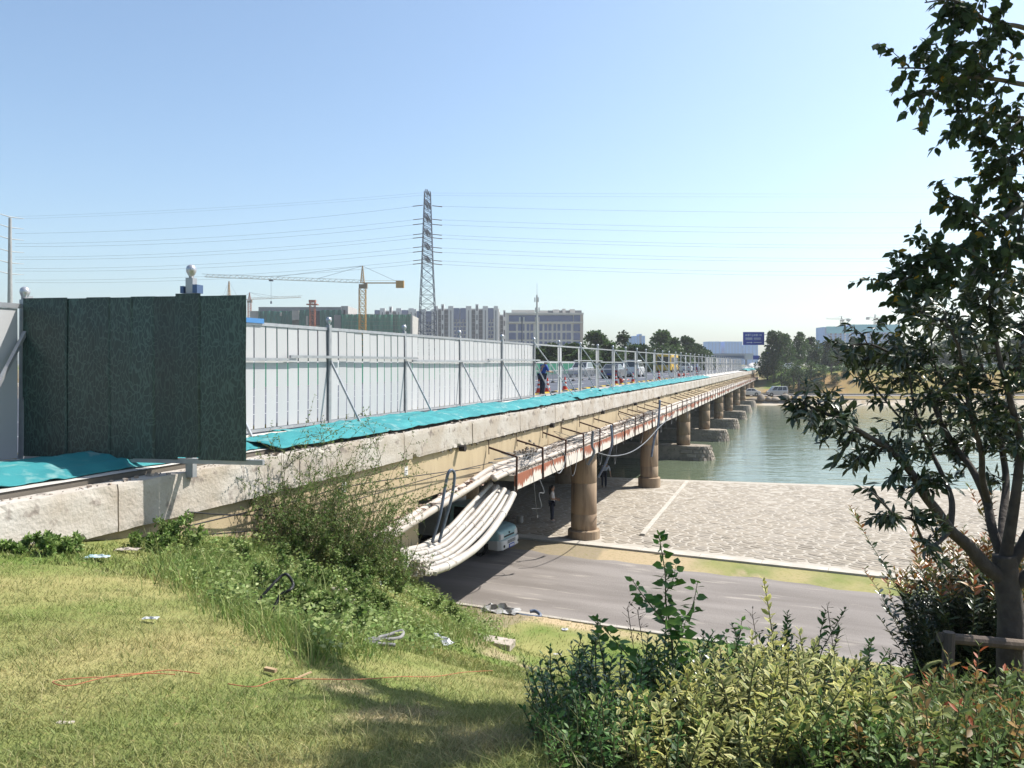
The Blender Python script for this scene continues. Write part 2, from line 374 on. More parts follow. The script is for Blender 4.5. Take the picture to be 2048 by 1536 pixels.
for (i, j), (x, v) in sites.items():
    yy = pave_near(x)+v
    if v < .5 or yy > pave_far(x)-.1 or x > 34 or x < -3.5: continue
    if abs(x-(yy-33)*.19-4.1-.0) < .3 and False: continue
    poly = [(x-.6, v-.6), (x+.6, v-.6), (x+.6, v+.6), (x-.6, v+.6)]
    for a in (-2, -1, 0, 1, 2):
        for b in (-2, -1, 0, 1, 2):
            q = sites.get((i+a, j+b))
            if q is None or (a == 0 and b == 0): continue
            dx, dy = q[0]-x, q[1]-v; l = math.hypot(dx, dy)
            if l > 1.4: continue
            poly = clip(poly, (x+q[0])/2-dx/l*.026, (v+q[1])/2-dy/l*.026, dx/l, dy/l)
            if len(poly) < 3: break
    if len(poly) < 3 or any((x-p.x)**2+(yy-p.y)**2 < .8**2 for p in pier_xy): continue
    stones.append((x, v, poly))
def stone_geo(x, v, poly, mb, lx=0, ly=0, lz=0):
    cxm = sum(p[0] for p in poly)/len(poly); cym = sum(p[1] for p in poly)/len(poly); n = len(poly); h = rnd.uniform(.006, .018)
    def w(p, sc, dz):
        X = cxm+(p[0]-cxm)*sc; vv = cym+(p[1]-cym)*sc; yy = pave_near(X)+vv
        return (X-lx, yy-ly, float(pav_z(X, yy))+dz-lz)
    # cut the corners so that the stones are rounded
    rp = []
    for a in range(n):
        p, q = poly[a], poly[(a+1) % n]; rp += [(p[0]*.78+q[0]*.22, p[1]*.78+q[1]*.22), (p[0]*.22+q[0]*.78, p[1]*.22+q[1]*.78)]
    n = len(rp); vs = [w(p, 1, -.004) for p in rp]+[w(p, .9, h) for p in rp]
    mb.add(vs, [(a, (a+1) % n, n+(a+1) % n, n+a) for a in range(n)]+[tuple(range(n, 2*n))])
def scr(st): X = st[0]; Y = pave_near(X)+st[1]; return 1/Y**3 if abs(X/Y-.2) < .33 else 0
stones.sort(key=lambda s_: -scr(s_))
rest = [MB() for _ in range(3)]
for k, (x, v, poly) in enumerate(stones):
    if k < 290:
        yy = pave_near(x)+v; mb = MB(); stone_geo(x, v, poly, mb, x, yy, float(pav_z(x, yy)))
        o = mb.build('stone', stone_ms[k % 3], apron); o.location = (x, yy, float(pav_z(x, yy)))
    else: stone_geo(x, v, poly, rest[k % 3])
for k in range(3): tag(rest[k].build('stones', stone_ms[k], apron), kind='stuff')
mb = MB()
for x in np.arange(-3, 40, 2.0):                       # pale edge beam
    mb.bar((x, pave_near(x)-.2, EYE-7.2), (x+1.985, pave_near(x+1.985)-.2, EYE-7.2), .5, .14)
tag(mb.build('edge_beam', M('edge_beam', (.6, .55, .48), (.47, .43, .37), 2, .9, bump=.4, bscale=20), apron))
mb = MB(); a, b = P(1375, 963, 50.6), P(1285, 1066, 33.4)
mb.bar((a.x, a.y, EYE-7.42), (b.x, b.y, EYE-7.13), .2, .06); mb.build('joint_strip', MATS['edge_beam'], apron)
# ---------------- bridge (local frame: x along the bridge, y to its left, z up)
def BL(s, c, h): return Vector((s, -c, EYE-h))
bridge = empty('road_bridge', (0, 0, 0), BANG, 'long concrete road bridge on round columns with exposed pipes along its side', 'bridge')
girder_m = M('girder_paint', (.55, .44, .285), (.49, .385, .245), 1.3, .9, c3=(.4, .32, .21), c3scale=3.0, c3lo=.60, bump=.25, bscale=30, stretch=(2.5, 2.5, .5))
beam_m = M('edge_beam_concrete', (.58, .545, .50), (.42, .355, .285), .9, .92, c3=(.24, .2, .175), c3scale=4, c3lo=.58, bump=.7, bscale=18, rand=.05)
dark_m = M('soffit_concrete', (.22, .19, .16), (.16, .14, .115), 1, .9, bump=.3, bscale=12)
S0, S1 = -8.0, 208.0
mb = MB(); mb.box(S0, S1, 8.62, 48, EYE-1.95, EYE-1.5); mb.build('deck', dark_m, bridge)  # far part added out of sight to keep light from under the bridge
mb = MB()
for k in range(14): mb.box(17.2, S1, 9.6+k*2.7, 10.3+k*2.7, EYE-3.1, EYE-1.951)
mb.build('girder', dark_m, bridge)
mb = MB(); mb.box(S0, S1, 8.23, 8.6, EYE-3.2, EYE-2.14); mb.build('girder', girder_m, bridge)
mb = MB(); mb.box(S0, 16.9, 8.232, 8.6, EYE-6.5, EYE-3.2); mb.build('wing_wall', girder_m, bridge)
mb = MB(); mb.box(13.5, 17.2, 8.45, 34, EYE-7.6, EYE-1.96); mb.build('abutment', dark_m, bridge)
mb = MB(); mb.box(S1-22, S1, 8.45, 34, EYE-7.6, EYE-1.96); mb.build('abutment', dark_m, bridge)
# edge beam in cast blocks, chipped along its top and lower edges
def beam_block(L, nseg, amp, seed):
    """long block: front face grid with chipped edges"""
    rows = [(-.60, .06, .25), (-.60, 0, .9), (-.52, -.005, .25), (-.38, 0, .1), (-.2, 0, .1), (-.08, 0, .2), (0, .012, 1.0), (0, .06, .6), (0, .22, .2), (-.02, .45, .2)]
    x = np.linspace(0, L, nseg+1); vs = []
    for z, y, a in rows:
        chip = np.maximum(0, wob(x+seed*7.3, np.full_like(x, z*9+seed), 3.0, seed % 30)-.45)
        n1 = wob(x+seed*3.1, np.full_like(x, z*5), 7.0, (seed*3) % 30)
        for i in range(nseg+1):
            e = amp*a
            vs.append((x[i], y+e*(.20*chip[i]+.008*n1[i]), z-(e*.16*chip[i] if z > -.3 else -e*.12*chip[i])+e*.006*n1[i]))
    k = nseg+1
    fs = [(r*k+i, r*k+i+1, (r+1)*k+i+1, (r+1)*k+i) for r in range(len(rows)-1) for i in range(nseg)]
    n = len(vs); m_ = len(rows)
    fs += [tuple(r*k for r in range(m_-1, -1, -1)), tuple(r*k+nseg for r in range(m_))]
    me = bpy.data.meshes.new('beam_block'); me.from_pydata(vs, [], [tuple(reversed(f)) for f in fs]); me.materials.append(beam_m); return me
bb = [beam_block(3.97, 60, 1.0, q) for q in range(6)]; bb2 = [beam_block(3.97, 12, .5, q+8) for q in range(2)]
s = S0; k = 0
while s < S1-4:
    me = bb[k % 6] if s < 60 else bb2[k % 2]
    o = meshobj('beam_block', me, None, bridge, (s, 8.12+rnd.uniform(-.012, .012), EYE-1.55+rnd.uniform(-.006, .006))); s += 4.0; k += 1
# rubble ridge at the joint of beam and girder
rub_m = M('rubble', (.42, .37, .32), (.32, .27, .23), 14, .95, rand=.2, bump=.6, bscale=40)
def rubble(name, n, f, parent, mat=None):
    mb = MB()
    for _ in range(n):
        p, r = f(); vs = []; a = rnd.random()*6
        for q in range(8):
            v = Vector(((q & 1)*2-1, (q >> 1 & 1)*2-1, (q >> 2)*2-1)); v = v*r*Vector((rnd.uniform(.4, 1), 0, 0)).x
            v.rotate(Matrix.Rotation(a, 3, 'Z')); vs.append(p+v*rnd.uniform(.6, 1.0))
        mb.add(vs, [(0, 2, 3, 1), (4, 5, 7, 6), (0, 1, 5, 4), (2, 6, 7, 3), (0, 4, 6, 2), (1, 3, 7, 5)])
    o = mb.build(name, mat or rub_m, parent); o['kind'] = 'stuff'; return o
rubble('rubble', 700, lambda: (Vector((rnd.uniform(18, 48), rnd.gauss(8.19, .02), EYE-2.16+rnd.gauss(0, .035))), rnd.uniform(.015, .05)), bridge)
rubble('rubble', 1500, lambda: (lambda s: (Vector((s, rnd.uniform(7.4, 8.2), EYE-3.13)), rnd.uniform(.015, .05)))(21.5+rnd.random()**1.5*70), bridge)
rubble('rubble', 380, lambda: (lambda t: (Vector((13.2+t*8.5, 8.2-rnd.random()*(.25+.1*t), EYE-3.62+t*.55+rnd.gauss(0, .05))), rnd.uniform(.03, .09)))(rnd.random()), bridge, M('rubble_brick', (.45, .38, .33), (.40, .25, .2), 9, .95, bump=.5, bscale=30))
rubble('rubble', 900, lambda: (lambda s: (Vector((s, 8.3+rnd.gauss(0, .06), EYE-1.545)), rnd.uniform(.008, .03)*(1.6 if math.sin(s*1.7) > .4 else .7)))(rnd.uniform(4, 50)), bridge, M('rubble_brown', (.36, .28, .22), (.5, .45, .4), 9, .95))
rubble('rubble', 160, lambda: (Vector((24.3+rnd.gauss(0, .5), 8.1-abs(rnd.gauss(0, .15)), EYE-2.95+abs(rnd.gauss(0, .12)))), rnd.uniform(.03, .08)), bridge)
# ledge with fascia
ledge_m = M('ledge_concrete', (.40, .36, .31), (.3, .26, .22), 4, .95, bump=.8, bscale=20)
mb = MB(); mb.box(21.3, S1, 7.39, 8.228, EYE-3.32, EYE-3.16); mb.build('ledge', ledge_m, bridge)
def fascia_mat():
    m, t, b = nmat('rusty_fascia'); N, L = t.nodes, t.links
    tc = N.new('ShaderNodeTexCoord'); sp = N.new('ShaderNodeSeparateXYZ'); L.new(tc.outputs['Object'], sp.inputs[0])
    mp = N.new('ShaderNodeMapping'); mp.inputs['Scale'].default_value = (1, 1, .12); L.new(tc.outputs['Object'], mp.inputs[0])
    n = N.new('ShaderNodeTexNoise'); n.inputs['Scale'].default_value = 7; n.inputs['Detail'].default_value = 6; n.inputs['Roughness'].default_value = .65; L.new(mp.outputs[0], n.inputs[0])
    n2 = N.new('ShaderNodeTexNoise'); n2.inputs['Scale'].default_value = .33; n2.inputs['Detail'].default_value = 2
    mp2 = N.new('ShaderNodeMapping'); mp2.inputs['Scale'].default_value = (1, 0, 0); mp2.inputs['Location'].default_value = (4.2, 0, 0); L.new(tc.outputs['Object'], mp2.inputs[0]); L.new(mp2.outputs[0], n2.inputs[0])
    # rust runs down from the top edge (z from 0 at the bottom to .42)
    a = N.new('ShaderNodeMath'); a.operation = 'MULTIPLY_ADD'; L.new(sp.outputs[2], a.inputs[0]); a.inputs[1].default_value = 1.25; a.inputs[2].default_value = -.62
    b2 = N.new('ShaderNodeMath'); b2.operation = 'ADD'; L.new(a.outputs[0], b2.inputs[0]); L.new(n.outputs[0], b2.inputs[1])
    c = N.new('ShaderNodeMath'); c.operation = 'MULTIPLY_ADD'; L.new(n2.outputs[0], c.inputs[0]); c.inputs[1].default_value = 1.5; L.new(b2.outputs[0], c.inputs[2])
    mr = N.new('ShaderNodeMapRange'); mr.inputs[1].default_value = .93; mr.inputs[2].default_value = .99; L.new(c.outputs[0], mr.inputs[0])
    rc = N.new('ShaderNodeMix'); rc.data_type = 'RGBA'; rc.inputs[6].default_value = (.28, .08, .03, 1); rc.inputs[7].default_value = (.17, .06, .035, 1); L.new(n.outputs[0], rc.inputs[0])
    mx = N.new('ShaderNodeMix'); mx.data_type = 'RGBA'; L.new(mr.outputs[0], mx.inputs[0]); mx.inputs[6].default_value = (.50, .46, .41, 1); L.new(rc.outputs[2], mx.inputs[7])
    L.new(mx.outputs[2], b.inputs['Base Color']); b.inputs['Roughness'].default_value = .8
    return m
fm = fascia_mat(); s = 21.3; k = 0
while s < 200:
    mb = MB(); mb.box(0, 2.56, 0, .03, 0, .43); o = mb.build('fascia_panel', fm, bridge); 
    me = o.data; me.transform(Matrix.Translation((s, 0, 0))); o.location = (0, 7.36, EYE-3.58); s += 2.58; k += 1
# brackets of rusty angle iron
iron = M('rusty_iron', (.05, .032, .026), (.12, .05, .03), 9, .85, rand=.2, bump=.3)
mb = MB(); mb.bar((0, 0, 0), (0, 0, .98), .05, .05); mb.bar((0, 0, .965), (0, .85, 1.2), .05, .05); mb.bar((0, .84, 1.0), (0, .85, 1.42), .02, .02)
bk = mb.mesh('bracket'); bk.materials.append(iron); s = 21.32; k = 0
while s < 190:
    if k in (6, 13, 22):
        mb = MB(); mb.bar((0, 0, 0), (0, 0, .8), .05, .05); o = mb.build('bracket', iron, bridge); o.location = (s, 7.33, EYE-3.6)
    else:
        o = meshobj('bracket', bk, None, bridge, (s, 7.33, EYE-3.6), (rnd.uniform(-.03, .03), rnd.uniform(-.02, .02), rnd.uniform(-.09, .09)))
    s += 2.58; k += 1
# drain holes under the beam
hole_m = M('drain_iron', (.035, .028, .025), rough=.9); mb = MB(); mb.lathe([(.085, 0), (.085, .16), (.06, .16), (.05, .02)], n=12, axis='y'); dm = mb.mesh('drain_spout'); dm.materials.append(hole_m)
for s in (19.2, 27.4, 35.5, 43.5, 51.6, 60, 68, 76): meshobj('drain_spout', dm, None, bridge, (s, 8.0, EYE-2.2+rnd.uniform(-.02, .02)))
streak = M('drain_stain', (.3, .19, .1), (.45, .35, .23), 5, .95); 
for s in (27.4, 43.5): mb = MB(); mb.box(-.045, .045, 0, .003, -.75, 0); o = mb.build('drain_stain', streak, bridge); o.location = (s, 8.226, EYE-2.3)
# columns
col_m = M('column_concrete', (.44, .33, .225), (.32, .225, .15), 1.4, .9, c3=(.22, .155, .105), c3scale=2.2, c3lo=.57, bump=.35, bscale=25, stretch=(2.2, 2.2, .3), coord='Object')
mb = MB(); mb.lathe([(.53, 0), (.53, .98), (.522, .99), (.522, 1.0), (.53, 1.01), (.528, 2.18), (.518, 2.19), (.518, 2.2), (.528, 2.21), (.53, 3.6)], n=32); cme = mb.mesh('column', True); cme.materials.append(col_m)
mb = MB(); mb.lathe([(.66, -.3), (.66, .36), (.63, .39), (.53, .4)], n=32); bme = mb.mesh('column_base'); bme.materials.append(col_m)
foot_m = M('footing_stone', (.38, .33, .27), (.28, .24, .19), 2.2, .95, c3=(.2, .17, .13), c3scale=4, c3lo=.58, bump=1.0, bscale=6, rand=.1)
fs_m = [M('footing_block_%d' % i, c, c2, 5, .95, rand=.25, bump=.8, bscale=14) for i, (c, c2) in enumerate([((.4, .34, .275), (.3, .26, .2)), ((.34, .29, .24), (.4, .35, .29))])]
def footing(sk, detail):
    mb = MB(); top, bot = [], []
    def ring(g, z):
        pts = [(sk-g, 46), (sk-g, 7.0)]
        for a in range(1, 8): t = PI*a/8; pts.append((sk-g*math.cos(t), 7.0-g*1.05*math.sin(t)))
        pts += [(sk+g, 7.0), (sk+g, 46)]
        return [(x, y, z) for x, y in pts]
    a, b = ring(1.45, EYE-8.4), ring(.95, EYE-6.42); n = len(a)
    mb.add(a+b, [(i, (i+1) % n, n+(i+1) % n, n+i) for i in range(n)]+[tuple(range(n, 2*n))])
    ft = mb.build('footing', foot_m, bridge)
    if detail:                                          # proud masonry blocks on the nose of the footing
        for row in range(4):
            z0 = EYE-7.55+row*.285; 
            for i in range(15):
                u = (i+(row % 2)*.5)/15; 
                if u > .97: continue
                def pt(u, z):
                    f = (z-(EYE-8.4))/1.98; g = 1.45+(.95-1.45)*f; t = -.32+u*(PI+.64)
                    if t < 0: return Vector((sk-g, 7.0-t*4, z))
                    if t > PI: return Vector((sk+g, 7.0+(t-PI)*4, z))
                    return Vector((sk-g*math.cos(t), 7.0-g*1.05*math.sin(t), z))
                e = .004; u1 = u+1/15
                q = [pt(u+e, z0+.012), pt(u1-e, z0+.012), pt(u1-e, z0+.272), pt(u+e, z0+.272)]; c = sum(q, Vector())/4
                nrm = (q[1]-q[0]).cross(q[3]-q[0]).normalized(); jit = [Vector((rnd.uniform(-.03, .03), rnd.uniform(-.03, .03), rnd.uniform(-.025, .025))) for _ in q]
                q = [p+j for p, j in zip(q, jit)]; o_ = [c+(p-c)*.86+nrm*rnd.uniform(.03, .09) for p in q]
                mb = MB(); mb.add(q+o_, [(4, 5, 6, 7), (0, 1, 5, 4), (1, 2, 6, 5), (2, 3, 7, 6), (3, 0, 4, 7)]); mb.build('stone', fs_m[(i*7+row) % 2], ft)
for k in range(10):
    sk = 32.1+16*k; Yk = sk*DY+8.1*DX; land = k < 2 or k >= 8
    for j in range(8):
        c = 8.1+5.2*j; zt = EYE-3.4; zb = EYE-7.2 if land else EYE-6.45
        if k >= 8: zb = EYE-6.6
        meshobj('column', cme, None, bridge, (sk, c, zb), (0, 0, rnd.random()*6), (1, 1, (zt-zb)/3.6))
        if land: meshobj('column_base', bme, None, bridge, (sk, c, zb-.0))
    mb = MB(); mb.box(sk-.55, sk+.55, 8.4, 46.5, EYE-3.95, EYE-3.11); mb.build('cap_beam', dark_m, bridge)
    if not land: footing(sk, k < 6)
mb = MB(); mb.box(S0, S1, 47, 48.2, EYE-3.4, EYE-1.3); mb.build('far_edge_beam', beam_m, bridge)
# poster stuck on the abutment corner and notices on the girder
paper = M('paper_white', (.75, .74, .72), (.62, .61, .6), 8, .8)
mb = MB(); mb.box(0, .012, 0, .3, 0, .62); o = mb.build('notice', paper, bridge); o.location = (17.21, 8.62, EYE-4.35)
for i, (px, py) in enumerate(((814, 942), (690, 975))):
    s = s_at(px, -8.2); mb = MB(); mb.box(-.07, .09, 0, .004, -.1, .1); mb.cm = 1; mb.box(-.04, .05, -.002, 0, .0, .02); mb.box(-.05, .03, -.002, 0, -.05, -.03)
    o = mb.build('notice', [paper, M('ink', (.1, .1, .12), rough=.8)], bridge); o.location = (s, 8.222, EYE-(py-HY)/F*(s*DY+8.2*DX)); o.rotation_euler = (0, rnd.uniform(-.1, .1), 0)
# carriageway of the bridge
def bquad(name, s0, s1, c0, c1, h, mat, label):
    me = bpy.data.meshes.new(name); me.from_pydata([B(s0, -c0, h), B(s1, -c0, h), B(s1, -c1, h), B(s0, -c1, h)], [], [(0, 1, 2, 3)])
    return tag(meshobj(name, me, mat), label, kind='structure')
bquad('bridge_road', S0, 420, 11.3, 31, 1.496, asph2, 'grey blue asphalt carriageway on the bridge')
line_m = M('lane_paint', (.7, .7, .68), rough=.7)
mb = MB()
for k in range(40):
    s = S0+k*9.0
    for c in (14.8, 22.8): 
        q = [B(s, -c, 1.49), B(s+4, -c, 1.49), B(s+4, -c-.15, 1.49), B(s, -c-.15, 1.49)]; mb.add(q, [(0, 1, 2, 3)])
for c in (11.7, 18.5): mb.add([B(S0, -c, 1.49), B(400, -c, 1.49), B(400, -c-.15, 1.49), B(S0, -c-.15, 1.49)], [(0, 1, 2, 3)])
tag(mb.build('lane_marking', line_m), 'white lane lines on the bridge carriageway', kind='structure')
bquad('walkway', S0, S1, 8.6, 11.0, 1.488, M('walkway_mortar', (.68, .65, .6), (.55, .52, .48), 2, .9, bump=.4), 'pale cement strip between hoarding and bridge edge')
ky = M('kerb_yellow', (.6, .42, .05), rough=.7); kb = M('kerb_black', (.05, .05, .05), rough=.7)
mb = MB()
for k in range(90):
    mb.cm = k % 2; mb.box(S0+k*1.0, S0+k*1.0+.98, 10.95, 11.15, EYE-1.5, EYE-1.36)
o = mb.build('kerb', [ky, kb]); o.rotation_euler = (0, 0, BANG); tag(o, 'black and yellow kerb behind the foot of the hoarding', kind='structure')
# ---------------- hoarding
hoard = empty('site_hoarding', (0, 0, 0), BANG, 'white corrugated site hoarding with silver posts along the bridge', 'hoarding')
FC = 10.67; SP = 4.1; FZ0, FZ1 = EYE-1.46, EYE+.88; SF0 = (11.77-FC*DX)/DY-SP*2   # first post
white_p = M('hoarding_paint', (.54, .54, .55), (.48, .48, .49), .8, .45, rand=.05, stretch=(1, 1, .3), spec=.4, bump=.12, bscale=3)
silver = M('galvanised_steel', (.52, .53, .55), (.42, .43, .46), 6, .42, metal=.55, rand=.08)
def strip_mesh(w, h):
    prof = [(0, 0), (w-.045, 0), (w-.043, .055), (w, .055)]; n = 10; vs = []; fs = []
    for i in range(n+1):
        z = h*i/n; bulge = .006*math.sin(PI*i/n)
        for x, y in prof: vs.append((x, y-(bulge if y == 0 else 0), z))
    for i in range(n):
        for j in range(3): fs.append((i*4+j, i*4+j+1, i*4+4+j+1, i*4+4+j))
    me = bpy.data.meshes.new('panel_strip'); me.from_pydata(vs, [], fs); me.materials.append(white_p); return me
stm = strip_mesh(.398, FZ1-FZ0-.16); stn = strip_mesh(.2, FZ1-FZ0-.16)
mb = MB(); mb.box(-.05, .05, -.05, .05, -.04, FZ1-FZ0+.06); pme = mb.mesh('post'); pme.materials.append(silver)
mb = MB(); mb.lathe([(.03, 0), (.035, .03), (.05, .05), (.068, .09), (.072, .125), (.06, .165), (.03, .188), (.004, .195)], n=14); ballm = mb.mesh('ball_cap', True); ballm.materials.append(M('ball_silver', (.6, .6, .63), rough=.3, metal=.6))
def hrail(s0, s1, y, z, w, h, name='rail', tilt=0):
    mb = MB(); mb.bar((s0, y, z), (s1, y, z+tilt), w, h); return mb.build(name, silver, hoard)
nb = 46; posts = [SF0+SP*k for k in range(nb)]
for k, s in enumerate(posts):
    ln = rnd.uniform(-.012, .012)
    p = meshobj('post', pme, None, hoard, (s, FC, FZ0), (ln, rnd.uniform(-.012, .012), 0)); meshobj('ball_cap', ballm, None, p, (0, 0, FZ1-FZ0+.06))
    if k == nb-1: break
    solid = k < 8
    hrail(s+.05, s+SP-.05, FC, FZ1-.04, .045, .07); hrail(s+.05, s+SP-.05, FC, FZ0+.04, .045, .06)
    if solid:
        for j in range(10): meshobj('panel_strip', stm, None, hoard, (s+.06+j*.3985, FC-.0+rnd.uniform(-.004, .004), FZ0+.08), (rnd.uniform(-.004, .004), 0, 0))
    elif k < 26:
        n0, n1_ = rnd.choice([(1, 2), (1, 3), (2, 2), (1, 1), (3, 1)])
        for j in range(n0): meshobj('panel_strip', stn, None, hoard, (s+.06+j*.205, FC+rnd.uniform(-.01, .02), FZ0+.08), (0, 0, rnd.uniform(-.05, .05)))
        for j in range(n1_): meshobj('panel_strip', stn, None, hoard, (s+SP-.06-(j+1)*.205, FC+rnd.uniform(-.01, .02), FZ0+.08), (0, 0, rnd.uniform(-.05, .05)))
    else:
        for j in range(10):
            if rnd.random() < .45: meshobj('panel_strip', stm, None, hoard, (s+.06+j*.3985, FC, FZ0+.08))
    # props
    mb = MB()
    if k == 2: mb.bar((s-.02, FC-.06, EYE+.46), (s-1.3, FC-.5, EYE-1.2), .05)
    else: mb.bar((s, FC-.06, EYE+.06), (s+.1, FC-.85, EYE-1.48), .045)
    mb.build('brace', silver, hoard)
    if k > 7 and k % 2 == 0: mb = MB(); mb.bar((s, FC-.06, FZ1), (s+.3, FC-1.75, EYE-1.42), .04); mb.build('brace', M('brace_white', (.72, .72, .72), rough=.5), hoard)
s = posts[2]+.3; k = 0
while s < posts[-1]-6:
    hrail(s, s+6.4, FC-.09-.03*(k % 2), EYE+.08+(.07 if k % 2 else -.0)+rnd.uniform(-.01, .01), .05, .06); s += 6.15; k += 1
# blue-capped short rail over the first bay seen past the green screen
mb = MB(); mb.bar((posts[3]+.4, FC-.03, FZ1+.02), (posts[3]+1.5, FC-.03, FZ1+.02), .06, .1); mb.build('rail', M('rail_blue', (.08, .25, .55), rough=.5), hoard)
# ---------------- dark green screen across the walkway
PL, PR = Vector((-7.18, 11.77, 0)), Vector((-3.74, 11.2, 0)); pd = (PR-PL); plen = pd.length; pa = math.atan2(pd.y, pd.x)
scr_o = empty('green_screen', (PL.x, PL.y, EYE-1.5), pa, 'tall dark green ribbed screen panel standing across the bridge edge', 'screen')
def green_mat():
    m, t, b = nmat('green_print'); N, L = t.nodes, t.links
    tc = N.new('ShaderNodeNewGeometry'); mp = N.new('ShaderNodeMapping'); mp.inputs['Scale'].default_value = (1, 1, .42); L.new(tc.outputs['Position'], mp.inputs[0])
    n = N.new('ShaderNodeTexNoise'); n.inputs['Scale'].default_value = 4; L.new(mp.outputs[0], n.inputs[0])
    mxv = N.new('ShaderNodeMix'); mxv.data_type = 'RGBA'; mxv.inputs[0].default_value = .22; L.new(mp.outputs[0], mxv.inputs[6]); L.new(n.outputs[1], mxv.inputs[7])
    v = N.new('ShaderNodeTexVoronoi'); v.feature = 'DISTANCE_TO_EDGE'; v.inputs['Scale'].default_value = 24; L.new(mxv.outputs[2], v.inputs[0])
    mr = N.new('ShaderNodeMapRange'); mr.inputs[1].default_value = .0; mr.inputs[2].default_value = .12; L.new(v.outputs[0], mr.inputs[0])
    mx = N.new('ShaderNodeMix'); mx.data_type = 'RGBA'; L.new(mr.outputs[0], mx.inputs[0]); mx.inputs[6].default_value = (.040, .078, .066, 1); mx.inputs[7].default_value = (.010, .027, .024, 1)
    oi = N.new('ShaderNodeObjectInfo'); rr = N.new('ShaderNodeMapRange'); rr.inputs[3].default_value = .72; rr.inputs[4].default_value = 1.3; L.new(oi.outputs['Random'], rr.inputs[0])
    m2 = N.new('ShaderNodeMix'); m2.data_type = 'RGBA'; m2.blend_type = 'MULTIPLY'; m2.inputs[0].default_value = 1; L.new(mx.outputs[2], m2.inputs[6]); L.new(rr.outputs[0], m2.inputs[7])
    L.new(m2.outputs[2], b.inputs['Base Color']); b.inputs['Roughness'].default_value = .38
    return m
grm = green_mat(); w = plen/10; hh = 2.31
mb = MB(); prof = [(0, 0), (w*.3, -.002), (w*.6, -.001), (w*1.0, -.003), (w+.03, .006)]; vs = []; fs = []
for i in range(9):
    for x, y in prof: vs.append((x, y+.006*math.sin(i*1.1), hh*i/8))
for i in range(8):
    for j in range(4): fs.append((i*5+j, i*5+j+1, i*5+6+j, i*5+5+j))
mb.add(vs, fs); gme = mb.mesh('screen_strip'); gme.materials.append(grm)
for j in range(10):
    o = meshobj('screen_strip', gme, None, scr_o, (j*w+.02, -.05-.014*(j % 2), .14+rnd.uniform(-.006, .012)+(.03 if j == 7 else 0)), (rnd.uniform(-.006, .006), rnd.uniform(-.003, .003), rnd.uniform(-.022, .022)))
    o.modifiers.new('t', 'SOLIDIFY').thickness = .004
mb = MB(); mb.bar((-.1, .0, .12), (plen+.28, .0, .12), .06, .07); mb.build('rail', silver, scr_o)
mb = MB(); mb.bar((-.02, .0, 2.40), (plen, .0, 2.40), .05, .06); mb.build('rail', silver, scr_o)
for x, zt in ((-.02, 2.5), (2.62, 2.72)):
    mb = MB(); mb.box(x-.055, x+.055, .03, .14, 0 if x < 1 else -.12, zt); p = mb.build('post', silver, scr_o); o = meshobj('ball_cap', ballm, None, p, (x, .085, zt)) if x > 1 else None
mb = MB(); mb.box(2.69, 2.76, 0, .16, 2.5, 2.62); mb.box(2.5, 2.55, .0, .16, 2.5, 2.6); mb.build('clamp', M('clamp_blue', (.1, .16, .3), rough=.4, metal=.4), scr_o)
# ---------------- turquoise dust nets lying on the walkway
net_m = M('turquoise_net', (.05, .34, .36), (.03, .25, .28), 1.5, .7, bump=.35, bscale=120, transl=.1, c3=(.22, .42, .42), c3scale=3.5, c3lo=.57)
def net(s0, s1, c0, c1, label, seed, hump=.1, over=0, amp=.06):
    n = int((s1-s0)/.09); m_ = 22; ss = np.linspace(s0, s1, n+1); vv = np.linspace(0, 1, m_+1); S_, V_ = np.meshgrid(ss, vv)
    e = np.exp(-((S_-s0)/.4)**2)+np.exp(-((S_-s1)/.4)**2)
    c0_ = c0+.12*wob(S_, V_*0, 1.1, seed); c1_ = c1+.10*wob(S_, V_*0, 1.7, seed+5)+.05*wob(S_, V_*0, 5, seed+9)
    C_ = c0_+(c1_-c0_)*V_
    fold = wob(S_*.35+C_*1.2, C_*5, 1.6, seed)
    z = EYE-1.475+hump*np.sin(PI*np.clip(V_*1.08, 0, 1))**.7*(1+.35*wob(S_, V_*0, .9, seed+3))+amp*np.abs(fold)*np.sin(PI*V_)**.3+amp*.5*wob(S_*3, C_*6, 2, seed+7)**2
    z = z+over*0
    z = np.maximum(z, EYE-1.48+.004)
    edge = np.clip((8.16-C_)/.25, 0, 1); z = z-edge*.2
    X = S_; pts = np.stack([S_*DX-C_*DY, S_*DY+C_*DX, z], -1)
    o0 = Vector(pts[0, 0]); pts = pts-np.array(o0)
    ii = np.arange((n+1)*(m_+1)).reshape(m_+1, n+1); fq = np.stack([ii[:-1, :-1], ii[:-1, 1:], ii[1:, 1:], ii[1:, :-1]], -1).reshape(-1, 4)
    # ragged holes along the outer edge
    o = meshobj('dust_net', fast('dust_net', pts.reshape(-1, 3), fq, smooth=True), net_m, None, o0)
    o.modifiers.new('t', 'SOLIDIFY').thickness = .006
    tag(o, label, 'netting', 'turquoise nets along the bridge edge')
net(3.5, s_at(470, -9.5), 10.3, 8.75, 'turquoise net on the walkway in front of and under the green screen', 2, .12)
net(s_at(478, -9.2), s_at(1120, -9.0), 9.75, 8.28, 'long turquoise net strip below the closed white hoarding', 6, .13)
net(s_at(560, -10.2), s_at(840, -10.2), 10.45, 9.8, 'narrow turquoise net strip folded against the foot of the white hoarding', 19, .04)
net(s_at(1128, -9.0), s_at(1205, -9.0), 10.1, 8.3, 'crumpled turquoise net just beyond the worker in blue', 9, .1, amp=.1)
net(s_at(1190, -9.0), s_at(1290, -9.0), 10.0, 8.3, 'turquoise net lying below the open hoarding bays', 12, .12, amp=.08)
net(s_at(1292, -9.0), s_at(1408, -9.0), 10.0, 8.3, 'farthest long turquoise net before the bare pale walkway', 15, .12, amp=.08)
